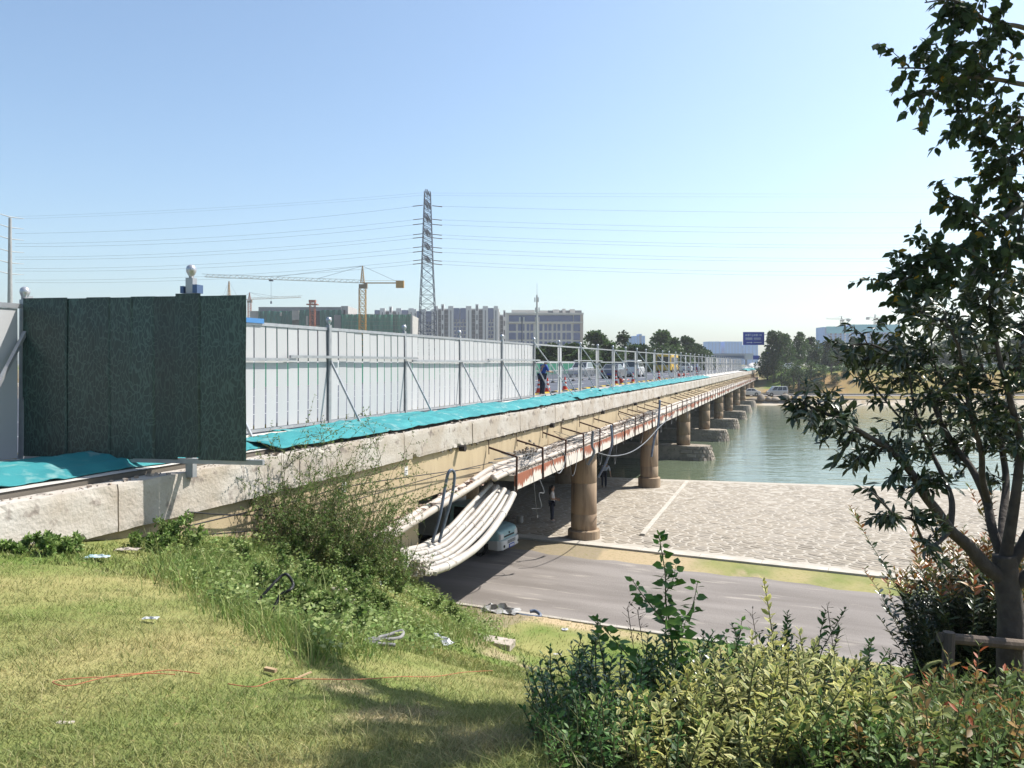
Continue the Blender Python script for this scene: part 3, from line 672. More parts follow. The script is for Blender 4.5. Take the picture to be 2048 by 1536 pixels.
net(s_at(1488, -9.0), s_at(1512, -9.0), 10.0, 8.3, 'small turquoise net at the far end of the bridge', 3, .3, amp=.1)
# ---------------- conduits on the ledge and hanging at the bridge end (world coordinates through B)
pipe_m = M('conduit_cream', (.54, .48, .42), (.46, .40, .35), 3, .55, c3=(.45, .38, .31), c3scale=9, c3lo=.62, spec=.4, rand=.05)
pipe_w = M('conduit_white', (.60, .57, .53), (.48, .44, .40), 2, .5, c3=(.30, .25, .2), c3scale=6, c3lo=.6, spec=.4, rand=.04)
def Btube(name, pts, r, mat, label, cat, group=None, n=10, sub=8, joints=0):
    """one pipe or cable: points (s, c, h) in bridge terms"""
    w = spline([B(*p) for p in pts], sub); base = w[0].copy()
    mb = MB(); mb.tube(w, r, n); o = mb.build(name, mat, None, smooth=True, loc=base); tag(o, label, cat, group)
    if joints:                                     # sleeves at the pipe joints
        L = 0; nxt = joints*rnd.uniform(.3, 1); k = 0
        for a, b in zip(w, w[1:]):
            L += (b-a).length
            if L > nxt and k < 22:
                t = (b-a).normalized(); m2 = MB(); m2.tube([b-t*.05-base, b+t*.05-base], r*1.13, n); m2.build('sleeve', mat, o, smooth=False); nxt += joints; k += 1
    return o
def lp(c, h, s0, s1, wob_=.03):
    return [(s_, c+rnd.uniform(-wob_, wob_), h+rnd.uniform(-wob_, wob_)*.6) for s_ in np.linspace(s0, s1, int((s1-s0)/4)+2)]
G = 'pale conduits laid on the bridge ledge'
wl = ['nearest the girder', 'second out from the girder', 'in the middle of the ledge', 'second in from the rusty fascia', 'lying on top of the others']
for i, (c, h, r) in enumerate(((-8.08, 3.06, .085), (-7.9, 3.06, .085), (-7.72, 3.07, .08), (-7.56, 3.08, .07))):
    pre = [(12.6+i*.5, c+.12+.03*i, 3.66+.06*i), (15.0, c+.1, 3.48+.05*i), (18.5, c+.04, 3.24+.03*i)] if i < 2 else [(21.0-.3*i, c+.02, 3.1)]
    Btube('conduit', pre+lp(c, h, 21.5, 150), r, pipe_m, 'pale conduit along the bridge ledge, '+wl[i], 'pipe', G, joints=6)
Btube('conduit', [(19.6, -7.98, 3.1)]+lp(-7.98, 2.91, 21.5, 120), .075, pipe_m, 'pale conduit along the bridge ledge, '+wl[4], 'pipe', G, joints=6)
G = 'white conduits sagging off the bridge end into the bank'
names = ['outermost and lowest', 'second from the outside', 'third from the outside', 'fourth from the outside', 'fifth from the outside', 'sixth from the outside', 'innermost and highest']
outer = [(1027, 988), (1012, 1018), (985, 1058), (955, 1092), (920, 1119), (885, 1137), (852, 1143), (826, 1136), (800, 1128)]
inner = [(982, 968), (960, 992), (932, 1020), (908, 1046), (884, 1070), (862, 1084), (842, 1092), (824, 1098), (800, 1102)]
for i in range(7):
    t = i/6.0; c = -7.36-.11*i-(.09 if i % 2 else 0); pp = []
    for (xo, yo), (xi, yi) in zip(outer, inner):
        tt = t**.85; x = xo+(xi-xo)*tt; y = yo+(yi-yo)*tt+rnd.uniform(-1.5, 1.5); pp.append((x, y, -c*1.0595/(.35-(x-CX)/F)))
    w = spline([P(*q) for q in pp], 8); base = w[0].copy(); mb = MB(); mb.tube(w, .095 if i == 0 else .068, 12); o = mb.build('hanging_conduit', pipe_w, None, smooth=True, loc=base)
    tag(o, 'white conduit in the sagging bundle at the bridge end, '+names[i], 'pipe', G)
    for q in (10+3*i, 38+(i*5) % 13): d = (w[q+1]-w[q]).normalized(); m2 = MB(); m2.tube([w[q]-d*.05-base, w[q]+d*.05-base], .105 if i == 0 else .077, 12); m2.build('sleeve', pipe_w, o)
# ties around the hanging bundle
# hose loops
blue_h = M('hose_blue_grey', (.16, .20, .28), (.1, .13, .2), 5, .45, spec=.5); blk = M('cable_black', (.02, .02, .022), rough=.5); gry = M('cable_grey', (.20, .21, .225), (.12, .125, .135), 4, .5); brn = M('cable_brown', (.12, .08, .06), rough=.7)
def ptube(name, pp, r, mat, label, cat, group=None, n=8, sub=8):
    w = spline([P(*p) for p in pp], sub); base = w[0].copy(); mb = MB(); mb.tube(w, r, n); return tag(mb.build(name, mat, None, smooth=True, loc=base), label, cat, group)
ptube('corrugated_hose', [(864, 1085, 18.6), (880, 1030, 18.6), (890, 975, 18.7), (897, 945, 18.7), (905, 941, 18.8), (909, 955, 18.9), (902, 1000, 18.9), (886, 1055, 18.9), (878, 1085, 18.9)], .036, blue_h, 'tall blue grey hose loop standing behind the sagging conduits', 'hose')
# cables: tangle on the ledge, drops from the fascia
G = 'tangled cables over the bridge ledge'
k = 0
for i in range(20):
    s0 = 20.6+i*1.35+rnd.uniform(-.3, .3); L = rnd.uniform(2.0, 4.0); pts = []
    for q in range(12):
        pts.append((s0+L*abs((q*5 % 12))/11+rnd.uniform(-.3, .3), rnd.uniform(-8.1, -7.4), rnd.uniform(2.72, 3.04)))
    if i % 4 == 0: pts[3] = (pts[3][0], -7.9, rnd.uniform(2.35, 2.6))
    o = Btube('cable', pts, rnd.choice([.008, .011, .014]), rnd.choice([blk, gry, gry, brn]), 'thin snarled cable on the bridge ledge, '+ORD[i]+' from the near end', 'cable', G, n=5, sub=5)
G = 'cables drooping from the rusty fascia'
for i in range(20):
    s0 = 22.5+i*2.2+rnd.uniform(-.5, .5); L = rnd.uniform(.5, 1.6); dp = rnd.uniform(.25, .75) if i % 5 else rnd.uniform(.9, 1.3)
    pts = [(s0, -7.75, 3.02), (s0+.05, -7.36, 3.05), (s0+.1, -7.29, 3.3), (s0+L*.4, -7.28, 3.3+dp), (s0+L*.75, -7.28, 3.25+dp*.8), (s0+L, -7.3, 3.2), (s0+L+.1, -7.5, 3.0)]
    if i % 3 == 0: pts = pts[:4]+[(s0+L*.4+.15, -7.3, 3.35+dp)]
    Btube('hanging_cable', pts, rnd.choice([.01, .013, .017]), rnd.choice([gry, gry, blk]), 'slack cable drooping from the bridge fascia, '+ORD[i]+' from the near end', 'cable', G, n=5, sub=6)
ptube('hanging_cable', [(1196, 906, 29.3), (1225, 912, 29.6), (1260, 905, 31), (1290, 885, 33), (1318, 855, 35.5), (1345, 830, 38)], .022, gry, 'long grey cable swinging between the first two columns', 'cable')
ptube('hanging_hose', [(1320, 800, 37.2), (1316, 850, 37.1), (1308, 880, 37.1), (1303, 914, 37.1)], .05, blue_h, 'dark hose hanging in front of the second column', 'hose')
ptube('hanging_hose', [(1222, 850, 30.6), (1224, 885, 30.6), (1214, 920, 30.7), (1196, 955, 30.8)], .045, blue_h, 'dark hose hanging down beside the first column', 'hose')
ptube('hanging_hose', [(1186, 862, 28.6), (1184, 890, 28.5), (1188, 905, 28.5), (1176, 930, 28.5)], .05, gry, 'grey hose bent over the fascia above the first column', 'hose')
ptube('hanging_cable', [(1078, 958, 24.5), (1082, 966, 24.5), (1088, 985, 24.5), (1078, 988, 24.4), (1082, 1015, 24.4), (1062, 1017, 24.4)], .014, gry, 'pale cable end hooked under the fascia near the woman', 'cable')
for i, (pp) in enumerate(([(376, 1024), (480, 1030), (620, 1024), (760, 985), (900, 945), (985, 925)], [(378, 1052), (470, 1030), (600, 1000), (700, 972), (860, 948), (960, 935)], [(380, 1072), (500, 1062), (640, 1048), (760, 1020)], [(384, 1086), (500, 1082), (610, 1074)])):
    ptube('wall_cable', [(x, y, 8.1*1.0595/(.35-(x-CX)/F)) for x, y in pp], .011, blk, ('uppermost', 'second', 'third', 'lowest')[i]+' dark cable strung along the beige girder', 'cable', 'cables along the girder')
ptube('black_hose', [(505, 1215, 7.2), (540, 1175, 7.3), (563, 1152, 7.4), (575, 1150, 7.4), (586, 1168, 7.4), (580, 1180, 7.3), (560, 1192, 7.3), (545, 1225, 7.2)], .014, blk, 'black hose loop standing up in the weeds', 'hose')
ptube('grey_hose', [(645, 1262, 7.2), (672, 1282, 7.1), (715, 1282, 7.2), (770, 1272, 7.5), (803, 1262, 7.6), (800, 1275, 7.5), (760, 1280, 7.3), (720, 1284, 7.2), (790, 1290, 7.3)], .017, M('hose_dusty', (.16, .16, .17), (.3, .29, .28), 8, .7), 'dusty grey hose looped on the weedy bank', 'hose')
# rope on the lawn
rope_m = M('rope_orange', (.50, .15, .07), (.4, .18, .1), 12, .8)
def lawn(px, py):
    """first hit of the photo ray with the near terrain"""
    Ys = np.linspace(2.5, 26, 900); x = (px-CX)/F*Ys; z = (py-HY)/F*Ys; d = z-GH(x, Ys); i = int(np.argmax(d > 0))
    return Vector((x[i], Ys[i], EYE-z[i]))
def lawntube(name, pp, r, mat, label, cat, lift=.03):
    w = spline([lawn(*p)+Vector((0, 0, lift+rnd.uniform(0, .015))) for p in pp], 6); base = w[0].copy(); mb = MB(); mb.tube(w, r, 5); return tag(mb.build(name, mat, None, smooth=True, loc=base), label, cat)
lawntube('rope', [(400, 1360), (330, 1354), (250, 1364), (180, 1368), (115, 1375), (108, 1382), (140, 1386), (220, 1368), (290, 1358), (350, 1364)], .0028, rope_m, 'thin orange cord doubled up on the lawn at left', 'cord')
lawntube('rope', [(455, 1378), (510, 1384), (560, 1372), (640, 1368), (720, 1372), (800, 1362), (870, 1362), (930, 1354), (985, 1348)], .0032, rope_m, 'thin orange cord running across the shaded lawn', 'cord')
wood_m = M('raw_wood', (.5, .36, .22), (.4, .27, .15), 10, .8)
def stick(p, q, r, label, cat='stick'):
    a, b = lawn(*p)+Vector((0, 0, .035)), lawn(*q)+Vector((0, 0, .045)); mb = MB(); mb.bar(a, b, r*2, r*1.4); tag(mb.build('stick', wood_m, None, loc=a.copy()), label, cat)
stick((583, 1372), (622, 1358), .006, 'thin pale stick beside the orange cord'); stick((530, 1348), (552, 1356), .014, 'short brown wooden chip on the lawn')
# blocks and litter on the bank
def block(px, py, L, Wd, H, rz, mat, label, cat, tilt=.1):
    p = lawn(px, py); mb = MB(); mb.box(-L/2, L/2, -Wd/2, Wd/2, -.03, H); o = mb.build('concrete_block' if cat == 'block' else 'litter', mat, None, bevel=min(L, H)*.08)
    o.location = p; o.rotation_euler = (rnd.uniform(-tilt, tilt), rnd.uniform(-tilt, tilt), rz); tag(o, label, cat)
def crumple(px, py, sz, mat, label, cat='litter', flat=.35, st=(1, 1), rz=0, lift=.04, Y=None):
    p = lawn(px, py); n = 9; vs = []
    for i in range(n):
        for j in range(n):
            u, v = i/(n-1)-.5, j/(n-1)-.5; vs.append((u*sz*st[0]+rnd.uniform(-.06, .06)*sz, v*sz*st[1]+rnd.uniform(-.06, .06)*sz, lift+sz*flat*(rnd.random()*.8)*(1-2*max(abs(u), abs(v))*.7)))
    fs = [(i*n+j, i*n+j+1, (i+1)*n+j+1, (i+1)*n+j) for i in range(n-1) for j in range(n-1)]
    mb = MB(); mb.add(vs, fs); o = mb.build('litter', mat, None); o.location = p; o.rotation_euler = (0, 0, rz); o.modifiers.new('s', 'SOLIDIFY').thickness = .003; tag(o, label, cat)
bl_m = M('broken_concrete', (.55, .48, .41), (.42, .36, .3), 9, .95, bump=.6, bscale=25)
block(678, 1205, .2, .17, .2, .4, bl_m, 'upright broken concrete block in the weeds', 'block'); block(700, 1215, .2, .14, .1, 1.0, bl_m, 'smaller broken block right beside the upright one', 'block', .2)
block(735, 1230, .22, .14, .07, .2, bl_m, 'flat pale block lower on the weedy bank', 'block', .2)
block(985, 1288, .75, .3, .09, -.35, bl_m, 'long flat concrete slab at the foot of the weeds', 'block', .05)
plas = M('plastic_white', (.75, .76, .78), (.6, .62, .65), 10, .4, transl=.2); plasb = M('plastic_blue', (.35, .55, .6), (.7, .72, .72), 9, .5)
crumple(880, 1285, .34, plas, 'torn white plastic sheet hanging on the bank', st=(.5, 1.6), rz=.6); crumple(195, 1122, .16, plasb, 'pale blue and white bag lying on the grass at left', st=(1.5, .6))
crumple(222, 1058, .22, M('net_scrap', (.05, .3, .36), (.1, .4, .42), 9, .8), 'teal scrap of net caught by the wall foot', flat=1.0); crumple(302, 1248, .07, plas, 'small white paper scrap on the lawn', st=(1.6, .7))
crumple(640, 1112, .08, plas, 'tiny white scrap in the tall grass'); crumple(590, 1232, .1, plas, 'white scrap near the black hose loop')
crumple(255, 1106, .2, bl_m, 'flat pale stone in the grass by the wall', st=(1.4, .6), flat=.2); crumple(130, 1450, .045, bl_m, 'brownish scrap low on the lawn', st=(1.8, .6), flat=.1, lift=.01)
crumple(768, 1172, .22, plas, 'white plastic scrap below the conduit ends'); crumple(860, 1186, .9, M('earth_lump', (.48, .38, .24), (.4, .3, .19), 6, .95), 'bare earth lump at the corner of the bank', 'earth', st=(.7, .8), flat=.25)
crumple(1130, 1262, .16, plas, 'white scrap on the grass below the lane'); crumple(1115, 1312, .12, plas, 'small white paper near the bush', st=(1.5, .5))
# bag with a hose beside the kerb
p = kp(.3, .55, EYE-7.1); crumple(1000, 1226, .9, M('sack_grey', (.35, .32, .29), (.6, .6, .6), 5, .8), 'grey sack dropped beside the lane kerb', 'sack', flat=.4, st=(1.2, .5), rz=-.3)
ptube('grey_hose', [(1008, 1217, 22.9), (1000, 1215, 23), (1010, 1222, 22.8), (1040, 1230, 22.5), (1075, 1234, 22.4), (1080, 1229, 22.5), (1070, 1222, 22.7), (1060, 1223, 22.7)], .05, blue_h, 'blue grey hose lying out of the sack by the kerb', 'hose')
# white rubble where the conduits enter the bank
def rub2(name, n, f, mat, label):
    e = rubble(name, n, f, None, mat); tag(e, label, 'rubble'); e['kind'] = 'stuff'
rub2('rubble_heap', 300, lambda: (lambda q: (q, rnd.uniform(.02, .06)))(P(rnd.gauss(826, 16), min(1150, 1122+abs(rnd.gauss(0, 16))), 16.4+rnd.uniform(-.3, .3))), M('rubble_white', (.62, .57, .5), (.45, .4, .34), 9, .95, bump=.5), 'whitish rubble where the sagging conduits enter the bank')
# ---------------- people
skin_m = M('skin', (.45, .27, .19), rough=.6); hair_m = M('hair', (.012, .010, .010), rough=.5)
def skinobj(name, pts, edges, rad, mat, parent, root=0, sub=2):
    me = bpy.data.meshes.new(name); me.from_pydata(pts, edges, []); o = meshobj(name, me, mat, parent)
    sk = o.modifiers.new('skin', 'SKIN'); sk.use_smooth_shade = True
    for i, v in enumerate(me.skin_vertices[0].data): v.radius = (rad[i], rad[i]) if not hasattr(rad[i], '__len__') else rad[i]; v.use_root = (i == root)
    ss = o.modifiers.new('sub', 'SUBSURF'); ss.levels = ss.render_levels = sub
    return o
def person(loc, rz, label, shirt, pants, pose, hat=None, long_hair=False, H=1.7):
    """pose: dict of joint positions (facing +x), z up, metres for a 1.7 m figure"""
    e = empty('person', loc, rz, label, 'person'); k = H/1.7
    J = dict(pel=(0, 0, .93), waist=(0, 0, 1.08), chest=(.0, 0, 1.30), neck=(.0, 0, 1.44), head=(.02, 0, 1.52), crown=(.02, 0, 1.63),
             ls=(0, .18, 1.38), le=(.0, .24, 1.12), lw=(.06, .25, .88), rs=(0, -.18, 1.38), re=(.0, -.24, 1.12), rw=(.06, -.25, .88),
             lh=(0, .09, .9), lk=(.03, .1, .5), la=(0, .1, .09), lt=(.14, .11, .035), rh=(0, -.09, .9), rk=(.03, -.1, .5), ra=(0, -.1, .09), rt=(.14, -.11, .035))
    J.update({a: b for a, b in pose.items() if a not in ('headrot', 'sleeve')}); J = {a: tuple(k*q for q in b) for a, b in J.items()}; nm = list(J); ix = {a: i for i, a in enumerate(nm)}
    Rd = dict(pel=.13, waist=.115, chest=.135, neck=.05, head=.075, crown=.085, ls=.06, le=.042, lw=.032, rs=.06, re=.042, rw=.032, lh=.085, lk=.058, la=.042, lt=.035, rh=.085, rk=.058, ra=.042, rt=.035)
    E = [('pel', 'waist'), ('waist', 'chest'), ('chest', 'neck'), ('neck', 'head'), ('head', 'crown'), ('chest', 'ls'), ('ls', 'le'), ('le', 'lw'), ('chest', 'rs'), ('rs', 're'), ('re', 'rw'), ('pel', 'lh'), ('lh', 'lk'), ('lk', 'la'), ('la', 'lt'), ('pel', 'rh'), ('rh', 'rk'), ('rk', 'ra'), ('ra', 'rt')]
    # hands: palm plus five fingers each
    pts = [J[a] for a in nm]; ed = [(ix[a], ix[b]) for a, b in E]; rad = [Rd[a]*k for a in nm]
    body = skinobj('body', pts, ed, rad, skin_m, e)
    for w_, el in (('lw', 'le'), ('rw', 're')):
        wv_, dv = Vector(J[w_]), (Vector(J[w_])-Vector(J[el])).normalized(); sx = dv.cross(Vector((1, 0, 0))); sx = sx.normalized() if sx.length > .1 else Vector((0, 1, 0)); fw = sx.cross(dv)
        hp = [tuple(wv_-dv*.01), tuple(wv_+dv*.045), tuple(wv_+dv*.085)]; he = [(0, 1), (1, 2)]; hr = [.024*k, .032*k, .03*k]
        for q in range(4):
            b0 = wv_+dv*.085+fw*(q-1.5)*.019; L = (.07, .078, .072, .056)[q]; n0 = len(hp)
            hp += [tuple(b0), tuple(b0+dv*L*.55+sx*.006), tuple(b0+dv*L+sx*.022)]; he += [(2, n0), (n0, n0+1), (n0+1, n0+2)]; hr += [.009]*3
        n0 = len(hp); hp += [tuple(wv_+dv*.05+fw*.04), tuple(wv_+dv*.085+fw*.055)]; he += [(1, n0), (n0, n0+1)]; hr += [.011, .009]
        skinobj('hand', hp, he, hr, skin_m, body, sub=1)
    sub_ = lambda names, edges: ([J[a] for a in names], [(names.index(a), names.index(b)) for a, b in edges])
    a, b = sub_(['waist', 'pel', 'chest', 'ls', 'le', 'rs', 're', 'neck'], [('waist', 'pel'), ('waist', 'chest'), ('chest', 'ls'), ('ls', 'le'), ('chest', 'rs'), ('rs', 're'), ('chest', 'neck')])
    lsl = pose.get('sleeve', True); L = [.145, .15, .16, .08, .058, .08, .058, .058]
    skinobj('shirt', a, b, [q*k for q in L], shirt, e)
    a, b = sub_(['pel', 'lh', 'lk', 'la', 'rh', 'rk', 'ra'], [('pel', 'lh'), ('lh', 'lk'), ('lk', 'la'), ('pel', 'rh'), ('rh', 'rk'), ('rk', 'ra')])
    skinobj('trousers', a, b, [q*k for q in (.148, .1, .074, .056, .1, .074, .056)], pants, e)
    shoe = M('shoe_'+('white' if long_hair else 'dark'), (.6, .6, .6) if long_hair else (.03, .03, .03), rough=.6)
    for A, T in (('la', 'lt'), ('ra', 'rt')):
        pa, pt = Vector(J[A]), Vector(J[T]); skinobj('shoe', [tuple(pa+Vector((-.04, 0, -.035))), tuple(pa+Vector((.05, 0, -.035))), tuple(pt)], [(0, 1), (1, 2)], [.05*k, .052*k, .04*k], shoe, e, sub=1)
    hd, cr = Vector(J['head']), Vector(J['crown']); up = (cr-hd).normalized()
    mb = MB()                                        # head: egg with nose, eyes, mouth, ears
    mb.lathe([(.012, -.125), (.045, -.115), (.064, -.085), (.074, -.04), (.08, .0), (.083, .04), (.076, .085), (.05, .118), (.01, .13)], n=16); 
    mb.v = [(x*1.1, y*.92, z) for x, y, z in mb.v]
    h = mb.build('head', skin_m, body, smooth=True); h.location = hd+up*.055; h.rotation_euler = pose.get('headrot', (0, 0, 0))
    mb = MB(); mb.add([(.08, 0, .015), (.083, -.014, -.03), (.083, .014, -.03), (.108, 0, -.026)], [(0, 1, 3), (0, 3, 2), (1, 2, 3)]); mb.box(-.01, .02, -.083, -.073, -.03, .025); mb.box(-.01, .02, .073, .083, -.03, .025); mb.build('nose_and_ears', skin_m, h)
    mb = MB(); mb.box(.083, .09, -.036, -.018, .002, .012); mb.box(.083, .09, .018, .036, .002, .012); mb.box(.077, .085, -.02, .02, -.066, -.058); mb.build('eyes_and_mouth', M('face_dark', (.06, .03, .03)), h)
    mb = MB(); mb.lathe([(.086, -.0), (.09, .045), (.083, .09), (.056, .126), (.01, .14)], n=16); mb.v = [(x*1.1-.016, y*.97, z) for x, y, z in mb.v]
    if long_hair:
        mb.tube([(-.06, 0, .07), (-.095, 0, 0), (-.105, 0, -.1), (-.1, 0, -.22), (-.09, 0, -.3)], [.07, .075, .07, .06, .03], 10)
    mb.build('hair' if not hat else 'cap', hair_m if not hat else hat, h, smooth=True)
    return e
navy = M('cloth_navy', (.02, .025, .05), rough=.85); blue_j = M('cloth_blue', (.03, .09, .38), (.02, .06, .28), 6, .8); whitec = M('cloth_pale', (.6, .58, .58), (.5, .48, .48), 8, .85); jeans = M('cloth_jeans', (.015, .02, .04), rough=.85); striped = M('cloth_grey_blue', (.35, .38, .45), (.5, .52, .56), 14, .85); blackc = M('cloth_black', (.015, .015, .018), rough=.85)
p = P(1084, 786, 36.6); person(Vector((p.x, p.y, EYE-1.5)), R(30), 'worker in a bright blue jacket and dark trousers behind the hoarding gap', blue_j, navy,
    dict(chest=(.1, 0, 1.27), neck=(.16, 0, 1.40), head=(.2, 0, 1.47), crown=(.22, 0, 1.58), ls=(.1, .18, 1.35), rs=(.1, -.18, 1.35), le=(.2, .24, 1.1), re=(.18, -.26, 1.1), lw=(.42, .15, 1.1), rw=(.4, -.15, 1.08), headrot=(0, .35, 0)), hat=blackc, H=1.75)
p = P(1104, 1032, 36.4); person(Vector((p.x, p.y, float(pav_z(p.x, p.y))+.02)), R(-12), 'woman with long dark hair in a pale top holding something under the bridge', whitec, jeans,
    dict(le=(.02, .22, 1.13), lw=(.24, .12, 1.08), re=(.03, -.22, 1.12), rw=(.25, -.1, 1.06), lk=(.02, .07, .5), rk=(.0, -.07, .5), headrot=(0, .05, 0)), long_hair=True, H=1.64)
p = P(1208, 958, 47.5); person(Vector((p.x, p.y, float(pav_z(p.x, p.y))+.02)), R(70), 'stooping man in a grey blue shirt seen from behind under the bridge', striped, jeans,
    dict(waist=(.08, 0, 1.04), chest=(.3, 0, 1.2), neck=(.42, 0, 1.26), head=(.5, 0, 1.27), crown=(.58, 0, 1.3), ls=(.3, .19, 1.22), rs=(.3, -.19, 1.22), le=(.34, .26, .95), re=(.34, -.28, .95), lw=(.45, .22, .74), rw=(.42, -.3, .72), headrot=(0, .9, 0)), H=1.72)
p = P(1511, 738, 196); person(Vector((p.x, p.y, EYE-1.45)), R(200), 'distant person in black walking near the far bridge end', blackc, blackc, dict(la=(.2, .1, .09), lt=(.33, .1, .05), ra=(-.2, -.1, .1), rt=(-.1, -.1, .05), lk=(.14, .1, .5), rk=(-.03, -.1, .5)), H=1.75)
p = P(1629, 768, 162.5); person(Vector((p.x, p.y, EYE-float(FH(p.x, p.y)))), R(180), 'distant person in light blue among the shrubs of the far bank', M('cloth_lightblue', (.2, .4, .55), rough=.8), M('cloth_blue2', (.15, .3, .45)), {}, H=1.75)
# ---------------- vehicles
glass = M('car_glass', (.02, .025, .03), rough=.08, spec=.8); tyre = M('tyre', (.02, .02, .02), rough=.9); rim = M('rim', (.45, .45, .47), rough=.35, metal=.7); lampc = M('lamp_clear', (.7, .7, .7), rough=.15); lampr = M('lamp_red', (.4, .02, .02), rough=.3); blackp = M('trim_black', (.025, .025, .025), rough=.6); plate_b = M('plate_blue', (.04, .08, .42), rough=.4)
wheel_mb = MB(); wheel_mb.lathe([(.2, -.1), (.3, -.1), (.325, -.07), (.325, .07), (.3, .1), (.2, .1)], n=20, axis='y'); wheel_me = wheel_mb.mesh('wheel', False); wheel_me.materials.append(tyre)
mb = MB(); mb.lathe([(.03, -.112), (.19, -.105), (.205, -.09), (.205, .09), (.19, .105), (.03, .112)], n=14, axis='y'); rim_me = mb.mesh('rim'); rim_me.materials.append(rim)
def wheels(e, xs_, w, r=.325):
    for x in xs_:
        for sgn in (-1, 1):
            o = meshobj('wheel', wheel_me, None, e, (x, sgn*(w/2-.1), r), scale=(r/.325,)*3); meshobj('rim', rim_me, None, o)
def quadin(q, u0, u1, v0, v1, off):
    q = [Vector(p) for p in q]; n = (q[1]-q[0]).cross(q[3]-q[0]).normalized()
    f = lambda u, v: (q[0]*(1-u)+q[1]*u)*(1-v)+(q[3]*(1-u)+q[2]*u)*v
    a = [f(u0, v0)+n*off, f(u1, v0)+n*off, f(u1, v1)+n*off, f(u0, v1)+n*off]; b = [p-n*(off+.02) for p in a]
    return a+b, [(0, 1, 2, 3), (0, 4, 5, 1), (1, 5, 6, 2), (2, 6, 7, 3), (3, 7, 4, 0)]
def car(name, loc, rz, paint, label, kind='sedan', group=None, cat='car'):
    """front towards +x"""
    D_ = dict(sedan=([(-2.2, .3), (-2.25, .62), (-2.15, .92), (-1.5, .98), (.95, .95), (1.95, .78), (2.2, .6), (2.22, .32), (1.9, .22), (-2.0, .22)], 1.76, (-1.75, 1.0, -1.0, .15, .96, 1.43), (-1.35, 1.35)),
              suv=([(-2.15, .35), (-2.2, .75), (-2.15, 1.02), (-1.7, 1.06), (1.0, 1.05), (2.0, .92), (2.2, .72), (2.22, .38), (1.9, .28), (-1.95, .28)], 1.82, (-2.0, 1.05, -1.6, .2, 1.04, 1.63), (-1.32, 1.36)),
              van=([(-1.85, .35), (-1.9, .7), (-1.88, 1.05), (-1.5, 1.08), (1.35, 1.06), (1.8, .92), (1.88, .6), (1.88, .35), (1.6, .25), (-1.7, .25)], 1.6, (-1.86, 1.55, -1.75, .75, 1.05, 1.88), (-1.2, 1.25)))
    prof, w, cb, wx = D_[kind]; e = empty(name, loc, rz, label, cat, group); hw = w/2
    mb = MB(); n = len(prof); 
    for yy, inset in ((-hw, .05), (-hw+.07, 0), (hw-.07, 0), (hw, .05)): pass
    rows = []
    for yy, k in ((-hw, .97), (-hw+.08, 1), (hw-.08, 1), (hw, .97)): rows.append([(x*k, yy, .6+(z-.6)*k) for x, z in prof])
    vs = [p for r_ in rows for p in r_]; fs = [(r_*n+i, r_*n+(i+1) % n, (r_+1)*n+(i+1) % n, (r_+1)*n+i) for r_ in range(3) for i in range(n)]+[tuple(range(n-1, -1, -1)), tuple(3*n+i for i in range(n))]
    mb.add(vs, fs); x0, x1, x2, x3, z0, z1 = cb; b0, b1 = hw-.06, hw-.2
    q = [(x0, -b0, z0), (x1, -b0, z0), (x1, b0, z0), (x0, b0, z0), (x2, -b1, z1), (x3, -b1, z1), (x3, b1, z1), (x2, b1, z1)]
    mb.add(q, [(4, 5, 6, 7), (0, 1, 5, 4), (1, 2, 6, 5), (2, 3, 7, 6), (3, 0, 4, 7)]); body = mb.build('body', paint, e, bevel=.03)
    sides = [(0, 1, 5, 4), (2, 3, 7, 6)]
    for sd_ in sides:
        f4 = [q[i] for i in sd_]; spans = ((.1, .36), (.39, .66), (.69, .93)) if kind != 'sedan' else ((.12, .48), (.52, .9))
        for u0, u1 in spans: m2 = MB(); m2.add(*quadin(f4, u0, u1, .12, .88, .006)); m2.build('window', glass, body)
    for sd_ in ((1, 2, 6, 5), (3, 0, 4, 7)):
        m2 = MB(); m2.add(*quadin([q[i] for i in sd_], .07, .93, .08, .92, .006)); m2.build('windscreen', glass, body)
    wheels(e, wx, w, .32 if kind != 'suv' else .35)
    for x in wx: 
        for sg in (-1, 1): mb = MB(); mb.lathe([(.36, 0), (.37, .012)], (x, sg*(hw-.005)-.006, .33), 18, 'y'); mb.build('wheel_arch', blackp, e)
    fz_ = prof[6][1] if kind != 'van' else .75
    for sg in (-1, 1):
        m2 = MB(); m2.box(prof[6][0]-.12, prof[6][0]+.015, sg*(hw-.3)-.16, sg*(hw-.3)+.16, fz_-.02, fz_+.12); m2.build('headlight', lampc, e)
        m2 = MB(); m2.box(prof[1][0]-.02, prof[1][0]+.12, sg*(hw-.2)-.12, sg*(hw-.2)+.12, prof[1][1]+.02, prof[1][1]+.2); m2.build('tail_light', lampr, e)
    for xx in (prof[7][0]-.02, prof[0][0]-.05): m2 = MB(); m2.box(xx, xx+.05, -.22, .22, .4, .52); m2.build('number_plate', plate_b, e)
    m2 = MB(); m2.box(prof[7][0]-.03, prof[7][0]+.02, -hw*.6, hw*.6, .26, .38); m2.build('bumper', blackp, e)
    return e
cw = M('car_white', (.78, .78, .78), rough=.25, coat=.6, spec=.5); cs = M('car_silver', (.5, .5, .5), rough=.3, metal=.4, coat=.5); cg = M('car_grey', (.2, .21, .23), rough=.3, coat=.5)
def oncar(px, c, py=None): s = s_at(px, -c); return B(s, -c, 1.496)
BA = BANG
car('parked_car', oncar(1163, 21.3), BA+PI, cs, 'silver estate car behind the railings, left of the white cars', 'suv', 'traffic on the bridge')
car('white_car', oncar(1238, 21.0), BA+PI, cw, 'white car on the bridge behind the railings, left of the white van', 'suv', 'traffic on the bridge')
car('white_van', oncar(1270, 16.6), BA, cw, 'white van in the near lane seen through the hoarding frame', 'van', 'traffic on the bridge', 'van')
